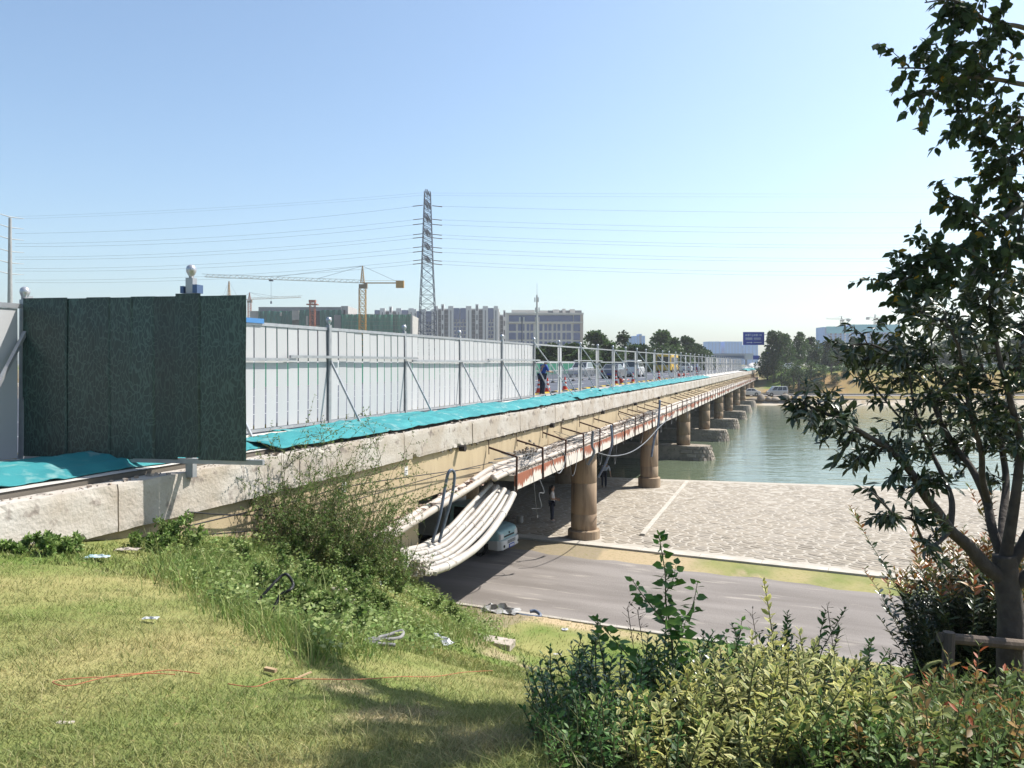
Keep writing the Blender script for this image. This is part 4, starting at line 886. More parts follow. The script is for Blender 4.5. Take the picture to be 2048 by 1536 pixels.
car('grey_car', oncar(1228, 16.8), BA, cg, 'dark car in the near lane just behind the white van', 'sedan', 'traffic on the bridge')
car('white_car', oncar(1372, 16.8), BA, cw, 'white vehicle far along the bridge lane beyond the yellow bus', 'suv', 'traffic on the bridge')
car('blue_car', oncar(1388, 16.6), BA, M('car_blue', (.03, .06, .2), rough=.3, coat=.5), 'dark blue car far along the bridge, right of the bus', 'sedan', 'traffic on the bridge')
car('minivan', Vector((P(1554, 797, 151.6).x, 151.6, fz+.01)), R(178), M('minivan_silver', (.62, .62, .63), rough=.35, coat=.4), 'silver minivan parked on the far bank lane behind boulders', 'van', None, 'van')
car('white_car', Vector((P(1496, 797, 152.5).x, 152.5, fz+.01)), R(180), cw, 'white car tail showing beside the last bridge column', 'sedan')
car('white_suv', Vector((P(1722, 738, 172).x, 172.5, uz+.01)), R(0), cw, 'white car driving on the upper bank road past dark conifers', 'suv')
car('white_car', Vector((P(1582, 738, 172).x, 173, uz+.01)), R(5), cw, 'white car half hidden by the tree next to the blue sign', 'sedan')
car('white_car', Vector((P(1990, 742, 171).x, 172, uz+.01)), R(180), cw, 'white car on the upper road glimpsed through the right tree', 'sedan')
# bus
e = empty('yellow_bus', oncar(1335, 19.9), BA+PI, 'yellow and white bus on the far carriageway of the bridge', 'bus', 'traffic on the bridge')
yel = M('bus_yellow', (.75, .48, .06), rough=.4); mb = MB(); mb.box(-4.5, 4.5, -1.2, 1.2, .35, 2.95); body = mb.build('body', yel, e, bevel=.12)
mb = MB(); mb.box(-4.45, 4.3, -1.15, 1.15, 2.9, 3.08); mb.build('roof', M('bus_cream', (.75, .68, .5), rough=.5), e, bevel=.08)
for i in range(6):
    for sg in (-1, 1): m2 = MB(); m2.box(-4.2+i*1.4, -2.95+i*1.4, sg*1.195-.01, sg*1.195+.01, 1.4, 2.5); m2.build('window', glass, body)
for x in (-4.51, 4.49): m2 = MB(); m2.box(x, x+.02, -1.05, 1.05, 1.25, 2.6); m2.build('windscreen', glass, body)
wheels(e, (-2.8, 2.9), 2.4, .48)
# small truck under the bridge, nose towards the right
TA = math.atan2(-.425, .905); tp = P(1018, 1103, 30.2)
e = empty('light_truck', Vector((tp.x, tp.y, RZ)), TA, 'small truck with pale blue nose parked in the shade under the bridge', 'truck')
nose = M('truck_nose', (.36, .56, .60), (.32, .5, .54), 5, .35, coat=.3); wht = M('truck_white', (.7, .7, .69), rough=.35)
mb = MB()                                             # origin at the middle of the front bumper; +x forward
def loft(sec): # list of (x, halfwidth, z0, z1)
    vs = []; 
    for x, hw, z0, z1 in sec: vs += [(x, -hw, z0), (x, hw, z0), (x, hw, z1), (x, -hw, z1)]
    fs = [(0, 3, 2, 1)]+[(4*i+a, 4*i+(a+1) % 4, 4*i+4+(a+1) % 4, 4*i+4+a) for i in range(len(sec)-1) for a in range(4)]
    n = 4*(len(sec)-1); fs.append((n, n+1, n+2, n+3)); return vs, fs
mb.add(*loft([(-2.2, .78, .45, 1.05), (-1.1, .79, .45, 1.08), (-.35, .79, .5, 1.05), (-.08, .76, .55, .98), (0, .68, .58, .9)])); cab = mb.build('bonnet', nose, e, bevel=.05)
mb = MB(); mb.add([(-2.2, -.76, 1.04), (-.75, -.76, 1.06), (-.75, .76, 1.06), (-2.2, .76, 1.04), (-2.1, -.66, 1.85), (-1.35, -.66, 1.83), (-1.35, .66, 1.83), (-2.1, .66, 1.85)], [(4, 5, 6, 7), (0, 1, 5, 4), (1, 2, 6, 5), (2, 3, 7, 6), (3, 0, 4, 7)]); q = mb.v[:]; up_ = mb.build('cab', nose, e, bevel=.03)
for sd_, u0, u1 in (((1, 2, 6, 5), .05, .95), ((0, 1, 5, 4), .15, .9), ((2, 3, 7, 6), .1, .85)): m2 = MB(); m2.add(*quadin([q[i] for i in sd_], u0, u1, .08, .9, .006)); m2.build('windscreen', glass, up_)
mb = MB(); mb.add(*loft([(-.5, .8, .28, .62), (-.1, .8, .26, .63), (.06, .72, .28, .62), (.1, .6, .3, .6)])); mb.build('bumper', wht, e, bevel=.04)
for sg in (-1, 1):
    mb = MB(); mb.add(*loft([(-.22, .14, .64, .9), (-.04, .14, .64, .88), (.02, .11, .66, .84)])); o = mb.build('headlight', lampc, e, bevel=.02); o.location = (0, sg*.6, 0)
    mb = MB(); mb.lathe([(.05, 0), (.055, .03)], (.08, sg*.6, .42), 12, 'x'); mb.build('fog_lamp', blackp, e)
mb = MB(); mb.box(-.02, .015, -.42, .42, .70, .76); mb.build('grille', blackp, e)
for z in (.48, .52, .56): m2 = MB(); m2.box(.09, .112, -.34, .34, z, z+.018); m2.build('grille_slot', blackp, e)
mb = MB(); mb.bar((.015, .055, .86), (.015, 0, .80), .02, .02); mb.bar((.015, -.055, .86), (.015, 0, .80), .02, .02); mb.build('badge', blackp, e)
mb = MB(); mb.box(.1, .125, -.22, .22, .30, .44); pl = mb.build('number_plate', plate_b, e)
mb = MB()
for i in range(7): mb.box(.126, .129, -.18+i*.052, -.145+i*.052, .335, .41)
mb.build('plate_characters', M('plate_white', (.8, .8, .8)), pl)
mb = MB(); mb.box(-5.2, -2.3, -.85, .85, .6, 2.0); mb.build('cargo_box', M('truck_box', (.5, .5, .5), (.4, .4, .4), 3, .6), e)
mb = MB(); mb.box(-5.0, -.5, -.4, .4, .35, .55); mb.build('chassis', blackp, e)
wheels(e, (-4.2, -.85), 1.62, .34)
# odds and ends on the apron
p = P(1040, 1036, 36); crp = MB(); crp.lathe([(.1, 0), (.14, .02), (.15, .3), (.16, .32), (.14, .33)], n=14); o = crp.build('bucket', M('bucket_grey', (.4, .38, .36), rough=.7), None); o.location = (p.x, p.y, float(pav_z(p.x, p.y))+.03); tag(o, 'pale bucket standing on the shaded apron near the truck', 'bucket')
mb = MB(); mb.box(-.4, .25, -.2, .2, 0, .1); mb.box(-.1, .3, -.15, .2, .1, .22); o = mb.build('tool_bag', M('bag_brown', (.25, .2, .17), (.45, .4, .36), 6, .8), None, bevel=.03); o.location = (p.x-.5, p.y+.4, float(pav_z(p.x, p.y))+.03); tag(o, 'brown tool bag beside the bucket under the bridge', 'bag')
# ---------------- traffic cones, road railings
cone_m = M('cone_red', (.75, .06, .02), rough=.5); cone_w = M('cone_band', (.75, .75, .75), rough=.5)
def cone(loc, label, fallen=False):
    e = empty('traffic_cone', loc, 0, label, 'cone', 'red traffic cones on the bridge')
    mb = MB(); mb.box(-.19, .19, -.19, .19, 0, .04); mb.build('base', cone_m, e); mb = MB(); mb.lathe([(.15, .04), (.03, .74), (.015, .76)], n=14); b = mb.build('cone', cone_m, e)
    mb = MB(); mb.lathe([(.118, .25), (.094, .38)], n=14); mb.build('band', cone_w, b); mb = MB(); mb.lathe([(.078, .48), (.058, .59)], n=14); mb.build('band', cone_w, b)
    if fallen: e.rotation_euler = (0, R(82), R(20)); e.location.z += .17
cl = [(1095, 11.9, 'red cone just right of the worker in blue'), (1078, 12.1, 'red cone hidden at the legs of the worker in blue'), (1130, 11.9, 'red cone seen through the second open bay'), (1232, 12.0, 'upright red cone beside the fallen one'), (1241, 12.3, 'fallen red cone lying on the bridge lane'), (1266, 12.0, 'red cone in front of the white van'), (1318, 12.0, 'red cone below the yellow bus'), (1357, 12.2, 'fallen red cone farther along beyond the bus'), (1367, 12.1, 'red cone right of the second fallen cone'), (1393, 12.0, 'farthest red cone by the dark blue car')]
for px, c, l in cl: cone(oncar(px, c), l, 'fallen' in l and 'beside' not in l)
rail_g = M('railing_grey', (.5, .5, .5), (.4, .4, .41), 5, .5, metal=.3); G = 'grey steel road railings on the bridge'
def railing_proto():
    e = empty('road_railing', (0, 0, 0), BANG, 'x', 'railing', G)
    for z in (.25, .95): mb = MB(); mb.bar((-1.5, 0, z), (1.5, 0, z), .05, .05); mb.build('rail', rail_g, e)
    mb = MB(); mb.box(-1.53, -1.47, -.03, .03, 0, 1.1); mb.build('post', rail_g, e)
    mb = MB(); mb.lathe([(.2, 0), (.16, .08), (.04, .14)], (-1.5, 0, 0), 10); mb.build('base', blackp, e)
    mb = MB(); mb.bar((0, 0, .25), (0, 0, .95), .03, .03); bm_ = mb.mesh('baluster'); bm_.materials.append(rail_g)
    for i in range(10): meshobj('baluster', bm_, None, e, (-1.25+i*.27, 0, 0))
    return e
rp = railing_proto(); n = 20
for k in range(n):
    o = rp if k == 0 else copy_tree(rp); o.location = B(40+k*3.06, -17.6, 1.496); o.rotation_euler = (0, 0, BANG+rnd.uniform(-.02, .02))
    o['label'] = 'grey road railing panel on the bridge, '+ORD[k]+' from the left'
# green mesh fence on the far side of the bridge
gf = empty('green_fence', (0, 0, 0), BANG, 'green sheet fence with white rail along the far side of the bridge', 'fence'); gs = M('fence_green', (.03, .2, .12), (.02, .15, .1), 3, .7)
mb = MB(); mb.box(0, 2.94, -.02, .02, .1, 1.5); gpm = mb.mesh('panel'); gpm.materials.append(gs); mb = MB(); mb.box(-.05, .05, -.05, .05, 0, 1.75); gpp = mb.mesh('post'); gpp.materials.append(cone_w)
for k in range(36): meshobj('panel', gpm, None, gf, (30+k*3.0, 29.5, EYE-1.496)); meshobj('post', gpp, None, gf, (29.97+k*3.0, 29.5, EYE-1.496))
mb = MB(); mb.bar((30, 29.5, EYE+.1), (138, 29.5, EYE+.1), .07, .07); mb.build('rail', cone_w, gf)
# ================= far city
GZ = EYE-1.42
steel_d = M('pylon_steel', (.11, .12, .17), rough=.6, metal=.3); crane_y = M('crane_yellow', (.55, .30, .05), (.45, .24, .05), 1, .6); crane_w = M('crane_white', (.62, .58, .52), rough=.6); crane_r = M('crane_red', (.4, .12, .06), rough=.6)
def lattice(mb, p, q, w0, w1, n, t, ax=(1, 0, 0), faces=4, x=True):
    """square lattice mast between p and q"""
    p, q = Vector(p), Vector(q); d = (q-p).normalized(); a = Vector(ax); a = (a-d*a.dot(d)).normalized(); b = d.cross(a)
    cs = [(a+b), (b-a), (-a-b), (a-b)]
    def pt(k, i): f = i/n; return p.lerp(q, f)+cs[k]*(w0+(w1-w0)*f)/2
    for k in range(4): mb.bar(pt(k, 0), pt(k, n), t)
    for i in range(n):
        for k in range(faces):
            k2 = (k+1) % 4
            mb.bar(pt(k, i), pt(k2, i+1), t*.6)
            if x: mb.bar(pt(k2, i), pt(k, i+1), t*.6)
            mb.bar(pt(k, i), pt(k2, i), t*.5)
# ---- lattice pylon
def pz(py, Y): return EYE-(py-HY)/F*Y
YP = 260.0; px_ = P(855, 700, YP).x
pyl = empty('lattice_pylon', (px_, YP, GZ), 0, 'tall dark steel lattice pylon carrying power lines behind the bridge', 'pylon')
mb = MB(); lattice(mb, (px_, YP, GZ), (px_, YP, pz(535, YP)), 6.4, 3.6, 11, .2); lattice(mb, (px_, YP, pz(535, YP)), (px_, YP, pz(383, YP)), 3.6, 1.9, 18, .16); mb.build('tower', steel_d, pyl, world=True)
arms = [411, 438, 467, 494, 520]
for y in arms:
    mb = MB(); z = pz(y, YP); lattice(mb, (px_, YP-6, z+.2), (px_, YP+6, z+.2), .9, .9, 8, .12, x=False); mb.build('cross_arm', steel_d, pyl, world=True)
mb = MB(); lattice(mb, (px_, YP-4, pz(386, YP)), (px_, YP+4, pz(386, YP)), .7, .7, 5, .1, x=False); mb.build('cross_arm', steel_d, pyl, world=True)
# ---- tubular pole at the left edge
pole_m = M('pole_steel', (.42, .42, .42), (.35, .35, .36), 1, .5); xp = P(20, 600, YP).x
pol = empty('power_pole', (xp, YP, GZ), 0, 'slim grey tubular power pole with short cross arms at the left edge', 'power pole')
mb = MB(); mb.tube([(xp, YP, GZ), (xp, YP, pz(436, YP))], [.95, .45], 12); mb.build('mast', pole_m, pol, world=True)
for y in (434, 455, 478, 503, 526, 548):
    mb = MB(); z = pz(y, YP); mb.tube([(xp, YP, z), (xp-2.1, YP-4, z+.7)], [.18, .08], 6); mb.tube([(xp, YP, z), (xp+2.1, YP+4, z+.2)], [.18, .08], 6); mb.build('cross_arm', pole_m, pol, world=True)
# ---- wires
wire_m = M('wire_alu', (.20, .21, .24), rough=.5); ins_m = M('insulator_brown', (.14, .06, .03), rough=.4); G = 'power lines across the sky'
rows = [(385, 433, 388, 1), (390, 438, 394, 1), (411, 467, 425, 0), (438, 487, 456, 0), (448, 493, 466, 0), (468, 514, 490, 0), (475, 519, 496, 0), (494, 537, 517, 0), (503, 542, 523, 0), (520, 560, 544, 0), (527, 565, 551, 0)]
wn = ['topmost', 'second', 'third', 'fourth', 'fifth', 'sixth', 'seventh', 'eighth', 'ninth', 'tenth', 'lowest']
for i, (yp, yl, yr, gw) in enumerate(rows):
    Yw = YP+(5.5 if i % 2 else -5.5); A = P(842 if not gw else 850, yp, Yw); Lp = P(30, yl, Yw); Rr = P(1700, yr, Yw)
    pts = []
    for k in range(21):
        t = k/20; p = A.lerp(Lp, t); p.z -= 4*t*(1-t)*1.9*(0.5 if gw else 1); pts.append(p)
    r = .02 if gw else .032
    lab = wn[i]+' power line, '
    mb = MB(); mb.tube(pts, r, 4); tag(mb.build('power_line', wire_m, None, loc=A.copy()), lab+'strung from the pylon to the left pole', 'power line', G)
    A2 = P(868 if not gw else 860, yp+1, Yw); pts = []; R2 = P(2700, 2*yr-yp+ (yr-yp)*-1.2, Yw)
    # parabola through A2, Rr, with the next tower beyond the frame
    for k in range(31):
        x = A2.x+(R2.x-A2.x)*k/30; u = (x-A2.x)/(Rr.x-A2.x); z = A2.z+(Rr.z-A2.z)*(2.0*u-u*u)*1.0 if u < 1 else Rr.z+(A2.z-Rr.z)*(u-1)**2; pts.append(Vector((x, Yw, z)))
    mb = MB(); mb.tube(pts, r, 4); tag(mb.build('power_line', wire_m, None, loc=A2.copy()), lab+'running right from the pylon behind the trees', 'power line', G)
    if not gw:
        for sg, a0 in ((-1, A), (1, A2)):
            mb = MB(); mb.tube([a0+Vector((-sg*.6, 0, .1)), a0+Vector((sg*2.6, 0, -.15*0-.25))], .13, 6); mb.build('insulator', ins_m, pyl, world=True)
pts = [P(520+ k*70, 575-18*math.sin(k*.25)+(k*2.0), 300) for k in range(18)]
# ---- cranes
def crane(name, px, py_top, py_jib, Y, L, Lc, jang, mat, jmat, label, base_w=2.0, hook=None, mastbot=690):
    X = P(px, 0, Y).x; zj = pz(py_jib, Y); zt = pz(py_top, Y); e = empty(name, (X, Y, GZ), 0, label, 'crane', 'tower cranes')
    mb = MB(); lattice(mb, (X, Y, GZ), (X, Y, zj-2.2), base_w, base_w, max(8, int((zj-GZ)/2.6)), .22); mb.build('mast', mat, e, world=True)
    mb = MB(); lattice(mb, (X, Y, zj), (X, Y, zt), 1.5, .3, 6, .16); mb.build('tower_head', mat, e, world=True)
    mb = MB(); mb.box(X-1.3, X+1.3, Y-1.3, Y+1.3, zj-2.2, zj-.6); mb.box(X+.9, X+2.3, Y-2.4, Y-.8, zj-2.4, zj-.2); mb.build('cab', M('crane_cab', (.3, .2, .1), (.2, .15, .1), 1, .6), e, world=True)
    d = Vector((math.cos(jang), math.sin(jang), 0)); q = Vector((X, Y, zj)); up = math.sin(R(2.2))*abs(L)
    tip = q+d*L+Vector((0, 0, up)); mb = MB(); n = int(L/2.4)
    for i in range(n):
        a, b = q.lerp(tip, i/n), q.lerp(tip, (i+1)/n); hN = Vector((0, 0, 1.2)); sN = Vector((-d.y, d.x, 0))*.6
        for s_ in (1, -1): mb.bar(a+sN*s_, b+sN*s_, .13); mb.bar(a+sN*s_, (a+b)/2+hN, .09); mb.bar((a+b)/2+hN, b+sN*s_, .09)
        mb.bar((a+b)/2+hN, (a+b)/2+hN+(b-a), .13)
    mb.build('jib', jmat, e, world=True)
    mb = MB(); cq = q-d*Lc; mb.bar(q, cq, 1.0, .4); mb.bar(q+Vector((0, 0, 1)), cq+Vector((0, 0, 1)), .08); 
    mb.build('counter_jib', mat, e, world=True)
    mb = MB(); mb.box(-1.6, 1.6, -1.0, 1.0, -2.0, .9); o = mb.build('counterweight', mat, e); o.location = cq-Vector((X, Y, GZ)); o.rotation_euler = (0, 0, jang)
    mb = MB(); mb.tube([(X, Y, zt), q.lerp(tip, .55)+Vector((0, 0, 1.2))], .06, 4); mb.tube([(X, Y, zt), q.lerp(tip, .28)+Vector((0, 0, 1.2))], .06, 4); mb.tube([(X, Y, zt), cq], .06, 4); mb.build('tie_rod', steel_d, e, world=True)
    if hook:
        h0 = q.lerp(tip, hook); mb = MB(); mb.box(h0.x-.8, h0.x+.8, h0.y-.6, h0.y+.6, h0.z-.7, h0.z-.1); mb.tube([h0, h0-Vector((0, 0, 9))], .05, 4); mb.box(h0.x-.3, h0.x+.3, h0.y-.2, h0.y+.2, h0.z-10, h0.z-9); mb.build('hook_trolley', steel_d, e, world=True)
    return e
YC = 330
crane('tower_crane', 725, 532, 566, YC, 65, 15.5, R(180), crane_y, crane_w, 'yellow tower crane with long pale jib right of the green screen', 2.6, .58)
crane('tower_crane', 458, 562, 598, 480, 10, 8, R(150), crane_y, crane_y, 'yellow crane head just above the green screen', 2.2)
crane('tower_crane', 499, 585, 599, 560, 36, 6, R(0), crane_r, M('crane_orange', (.5, .3, .17), rough=.6), 'distant orange crane with its jib pointing right', 2.0)
e = empty('hoist_mast', (P(625, 0, 390).x, 390, GZ), 0, 'red hoist mast rising in front of the netted building', 'hoist'); X = P(625, 0, 390).x
mb = MB(); lattice(mb, (X, 390, GZ), (X, 390, pz(603, 390)), 2.4, 2.4, 12, .25); mb.build('mast', crane_r, e, world=True); mb = MB(); mb.box(X-2.6, X+2.6, 388, 392, pz(610, 390), pz(608, 390)); mb.box(X-1.6, X+1.6, 389, 391, pz(605, 390), pz(600, 390)); mb.build('platform', crane_r, e, world=True)
# ---- netted building under construction
def netmat(name, c, c2, sc):
    return M(name, c, c2, sc, .85, bump=.6, bscale=1.2, stretch=(1, 1, .35))
netg = netmat('site_net_green', (.03, .2, .15), (.018, .12, .1), .25); netl = netmat('site_net_light', (.07, .3, .21), (.045, .22, .16), .4); concd = M('raw_concrete', (.3, .3, .31), (.24, .24, .25), .3, .9); concl = M('raw_concrete_pale', (.5, .48, .45), (.4, .38, .36), .4, .9); darkw = M('dark_opening', (.03, .03, .035), rough=.9)
def pbox(mb, x0, x1, y0, y1, Y, depth):
    a, b = P(x0, y1, Y), P(x1, y0, Y); mb.box(a.x, b.x, Y, Y+depth, max(a.z, GZ-1) if y1 < 720 else GZ-1, b.z)
nb_ = empty('netted_building', P(660, 722, 400), 0, 'unfinished concrete building wrapped in dark green scaffold netting', 'building')
mb = MB(); pbox(mb, 517, 682, 614, 730, 402, 30); mb.build('frame', concd, nb_, world=True)
mb = MB(); pbox(mb, 682, 696, 612, 730, 403, 24); mb.build('side_wall', concl, nb_, world=True)
mb = MB(); pbox(mb, 500, 517, 622, 730, 404, 24); mb.build('side_wall', concl, nb_, world=True)
def netface(x0, x1, y0, Y, mat, name='net'):
    mb = MB(); n = int((x1-x0)/3)
    for i in range(n+1):
        x = x0+(x1-x0)*i/n; a = P(x, y0+rnd.uniform(-1.0, 1.2), Y+.5*math.sin(i*1.7)); mb.v += [(a.x, a.y, GZ-1), tuple(a)]
    mb.f = [(2*i, 2*i+2, 2*i+3, 2*i+1) for i in range(n)]; mb.m = [0]*n; o = mb.build(name, mat, nb_, world=True); o.modifiers.new('s', 'SOLIDIFY').thickness = .2; return o
netface(517, 584, 622, 400, netg); netface(598, 618, 620, 400, netg); netface(640, 682, 620, 400, netg); netface(682, 789, 629, 397, netg); netface(789, 822, 629, 398, netl); netface(684, 786, 629.5, 396.6, netl).scale.z = 1
mb = MB(); pbox(mb, 668, 820, 630, 730, 398.5, 25); mb.build('frame', concd, nb_, world=True)
mb = MB(); a, b = P(822, 0, 398), P(826, 0, 398); mb.box(a.x, b.x, 396, 425, GZ, pz(631, 398)); mb.build('scaffold_board', concl, nb_, world=True)
mb = MB()
for i in range(34):
    x = 690+i*4; a = P(x, 628+rnd.uniform(-2, 0), 396.2); mb.bar((a.x, a.y, GZ), a, .1)
for z in (628.5, 636, 643, 651, 659): a, b = P(690, z, 396), P(824, z, 396); mb.bar(a, b, .1)
mb.build('scaffold', M('scaffold_pole', (.25, .28, .22), rough=.7), nb_, world=True)
for x0, x1, y0, y1 in ((584, 598, 621, 640), (560, 563, 625, 632), (612, 616, 632, 650), (687, 691, 620, 634)):
    mb = MB(); pbox(mb, x0, x1, y0, y1, 399.5, .4); 
    a, b = P(x0, y1, 399.6), P(x1, y0, 399.6); mb = MB(); mb.box(a.x, b.x, 399.4, 402.2, a.z, b.z); mb.build('opening', concl if x0 != 687 else darkw, nb_, world=True)
mb = MB(); a, b = P(618, 650, 401), P(640, 622, 401); mb.box(a.x, b.x, 400.5, 402, a.z, b.z); mb.build('opening', darkw, nb_, world=True)
# ---- apartment blocks
aw = M('apartment_wall', (.72, .70, .69), (.66, .64, .63), .1, .85); ag = M('apartment_glass', (.035, .07, .22), rough=.25, spec=.6); agd = M('apartment_recess', (.055, .058, .07), rough=.8)
YA = 600; fl = 3.0
def apart(x0, x1, top, Y, label, seed, modules):
    e = empty('apartment_block', (P((x0+x1)/2, 0, Y).x, Y, GZ), 0, label, 'building', 'white apartment blocks with dark blue glass')
    A_, B_ = P(x0, top+5, Y), P(x1, top+5, Y); mb = MB(); mb.box(A_.x, B_.x, Y+2, Y+16, GZ, A_.z); mb.build('wall', aw, e, world=True)
    H_ = A_.z
    for kind, a, b in modules:
        xa, xb = P(a, 0, Y).x, P(b, 0, Y).x; zt = H_+(2.2 if kind == 'fin' else 1.2)
        if kind in ('fin', 'tallfin'):
            mb = MB(); zt = H_+(1.8 if kind == 'fin' else 3.2); mb.box(xa, xb, Y-.5, Y+3, GZ, zt); mb.build('fin', aw, e, world=True)
            mb = MB(); m_ = (xa+xb)/2; mb.box(m_-.35, m_+.35, Y-.56, Y-.4, GZ+8, zt-3.2)
            if kind == 'tallfin':
                for q in range(9):
                    m2 = MB(); m2.box(m_-.5, m_+.5, Y-.58, Y-.4, zt-5-q*7.0, zt-1.0-q*7.0+.0); m2.build('window', agd, e, world=True)
            else: mb.build('window', agd, e, world=True)
        elif kind == 'glass':
            mb = MB(); mb.box(xa, xb, Y+.2, Y+2.2, H_-8, H_+.4); mb.build('window', ag, e, world=True)
            k = 0; z = H_-8
            while z > GZ+20:
                mb = MB(); off = (k % 2)*.22; w_ = xb-xa; mb.box(xa+w_*(.02+off*.5), xa+w_*(.36+off*.5), Y+.6, Y+2.1, z-2.1, z-.1); mb.build('window', ag, e, world=True)
                mb = MB(); mb.box(xa+w_*(.52+off*.5), xa+w_*(.86+off*.5), Y+.6, Y+2.1, z-2.1, z-.1); mb.build('window', ag, e, world=True)
                z -= fl; k += 1
        elif kind == 'recess':
            mb = MB(); mb.box(xa, xb, Y+1.2, Y+2.1, GZ, H_-1.0); mb.build('recess', agd, e, world=True); z = H_-1
            k = 0
            while z > GZ+16 and k < 12: mb = MB(); mb.box(xa, xb, Y+.2, Y+1.6, z-.5, z); mb.build('balcony', M('balcony_rail', (.2, .2, .21), rough=.7), e, world=True); z -= 3.1; k += 1
apart(871, 998, 612, YA, 'tall white apartment block with blue glass right of the pylon', 1, [('fin', 871, 876), ('recess', 876, 882), ('tallfin', 882.5, 888), ('recess', 888.5, 896), ('fin', 896.5, 907), ('glass', 907, 919), ('glass', 920.5, 932), ('fin', 932, 943), ('recess', 943.5, 950), ('tallfin', 951, 957), ('recess', 957.5, 965), ('fin', 965.5, 976), ('glass', 976, 987), ('fin', 987.5, 996)])
apart(828, 873, 618, YA+25, 'white apartment block with blue glass directly behind the pylon', 2, [('fin', 828, 833), ('glass', 833, 842), ('fin', 842, 852), ('glass', 852, 863), ('fin', 863, 873)])
apart(749, 828, 616, YA+60, 'white apartment block behind the netted building and the yellow crane', 3, [('glass', 749, 759), ('fin', 760, 770), ('recess', 771, 778), ('tallfin', 778.5, 784), ('recess', 785, 792), ('fin', 792.5, 803), ('glass', 803, 816), ('fin', 817, 828)])
apart(997, 1012, 624, YA+10, 'narrow apartment slice between the tall block and the office building', 4, [('fin', 997, 1000), ('recess', 1000.5, 1006), ('tallfin', 1006.5, 1011)])
# ---- office building
YO = 470; e = empty('office_building', (P(1090, 0, YO).x, YO, GZ), 0, 'cream office building with a dark blue glass band under its roof', 'building'); ow = M('office_wall', (.75, .70, .64), (.70, .65, .59), .1, .85); og = M('office_glass', (.03, .06, .20), (.045, .08, .25), .2, .2, spec=.6)
def ob(name, x0, x1, y0, y1, d0, d1, mat): a, b = P(x0, y1, YO), P(x1, y0, YO); mb = MB(); mb.box(a.x, b.x, YO+d0, YO+d1, max(a.z, GZ) if y1 < 715 else GZ, b.z); return mb.build(name, mat, e, world=True)
ob('wall', 1011, 1166, 626, 730, .6, 26, ow); ob('cornice', 1011, 1167, 625.5, 629.5, -.4, .6, ow)
ob('penthouse', 1023, 1070, 619, 626, 4, 20, ow); ob('penthouse', 1078, 1096, 620, 626, 4, 20, ow); ob('penthouse', 1107, 1119, 618, 626, 4, 20, ow); ob('penthouse', 1126, 1132, 616.5, 626, 4, 16, ow); ob('penthouse', 1141, 1151, 617.5, 626, 4, 16, ow); ob('parapet', 1082, 1165, 619.5, 626, 6, 7, M('roof_plant', (.2, .2, .22), rough=.8))
ob('window', 1018, 1146, 630.5, 643, .2, .7, og); ob('window', 1148, 1165, 630.5, 643, -.1, .7, og); ob('cornice', 1011, 1167, 643.4, 646, -.3, .6, ow)
ob('pier', 1011, 1017.5, 626, 730, .1, .6, ow)
for y0, y1 in ((648, 661.5), (665.5, 679), (683, 697)):
    for x0, x1 in ((1018, 1032), (1036, 1043), (1045.5, 1049), (1053.5, 1058.5), (1061, 1066.5), (1079, 1085), (1089, 1094.5), (1097, 1103), (1107, 1112), (1115, 1120.5), (1125, 1131), (1133, 1142)): ob('window', x0, x1, y0, y1, .25, .7, og)
    ob('window', 1147, 1160, y0, y1+1, -.1, .7, og)
ob('pier', 1160.5, 1166.5, 630, 730, -.2, .6, M('office_warm', (.58, .47, .38), rough=.85))
# ---- telecom masts
e = empty('telecom_mast', P(1074, 700, 210), 0, 'white tubular telecom mast with antennas in front of the office building', 'mast'); wm = M('mast_white', (.65, .64, .63), rough=.5); X = P(1074, 0, 210).x
mb = MB(); mb.tube([(X, 210, GZ), (X, 210, pz(590, 210))], [.42, .22], 10); mb.tube([(X, 210, pz(590, 210)), (X, 210, pz(566, 210))], [.07, .03], 6); mb.build('pole', wm, e, world=True)
for y in (598, 618, 637):
    for a in range(3): mb = MB(); t = a*2.1+y; mb.box(X+.55*math.cos(t)-.14, X+.55*math.cos(t)+.14, 210+.55*math.sin(t)-.1, 210+.55*math.sin(t)+.1, pz(y+6, 210), pz(y-3, 210)); mb.build('antenna', wm, e, world=True)
e = empty('telecom_mast', P(1044, 700, 215), 0, 'small dark antenna mast left of the white telecom mast', 'mast'); X = P(1044, 0, 215).x
mb = MB(); mb.tube([(X, 215, GZ), (X, 215, pz(632, 215))], .16, 8); mb.build('pole', steel_d, e, world=True)
for dx in (-.6, .5): mb = MB(); mb.box(X+dx-.2, X+dx+.2, 214.9, 215.2, pz(643, 215), pz(634, 215)); mb.build('antenna', wm, e, world=True)
# ---- hazy blue towers and the right-hand netted block
bt = M('blue_net', (.13, .42, .85), (.10, .36, .78), .08, .9, stretch=(1, 1, .3)); bt2 = M('blue_net_seam', (.1, .24, .45), rough=.9)
def tower(x0, x1, y0, Y, label, steps_=None, mat=bt):
    e = empty('net_wrapped_tower', (P((x0+x1)/2, 0, Y).x, Y, GZ), 0, label, 'building', 'distant towers wrapped in blue netting')
    for (a, b, t) in (steps_ or [(x0, x1, y0)]):
        mb = MB(); p, q = P(a, t, Y), P(b, t, Y); mb.box(p.x, q.x, Y, Y+20, GZ, p.z); mb.build('net', mat, e, world=True)
        n = max(2, int((b-a)/6))
        for k in range(n): mb = MB(); x = p.x+(q.x-p.x)*(k+.5)/n; mb.box(x-.25, x+.25, Y-.3, Y, GZ, p.z-1); mb.build('seam', bt2, e, world=True)
    return e
tower(1252, 1291, 671, 900, 'blue stepped tower behind the conifer on the left bank', [(1252, 1259, 676), (1259, 1265, 673.5), (1265, 1278, 672), (1278, 1290, 671.5), (1278.5, 1283.5, 668)])
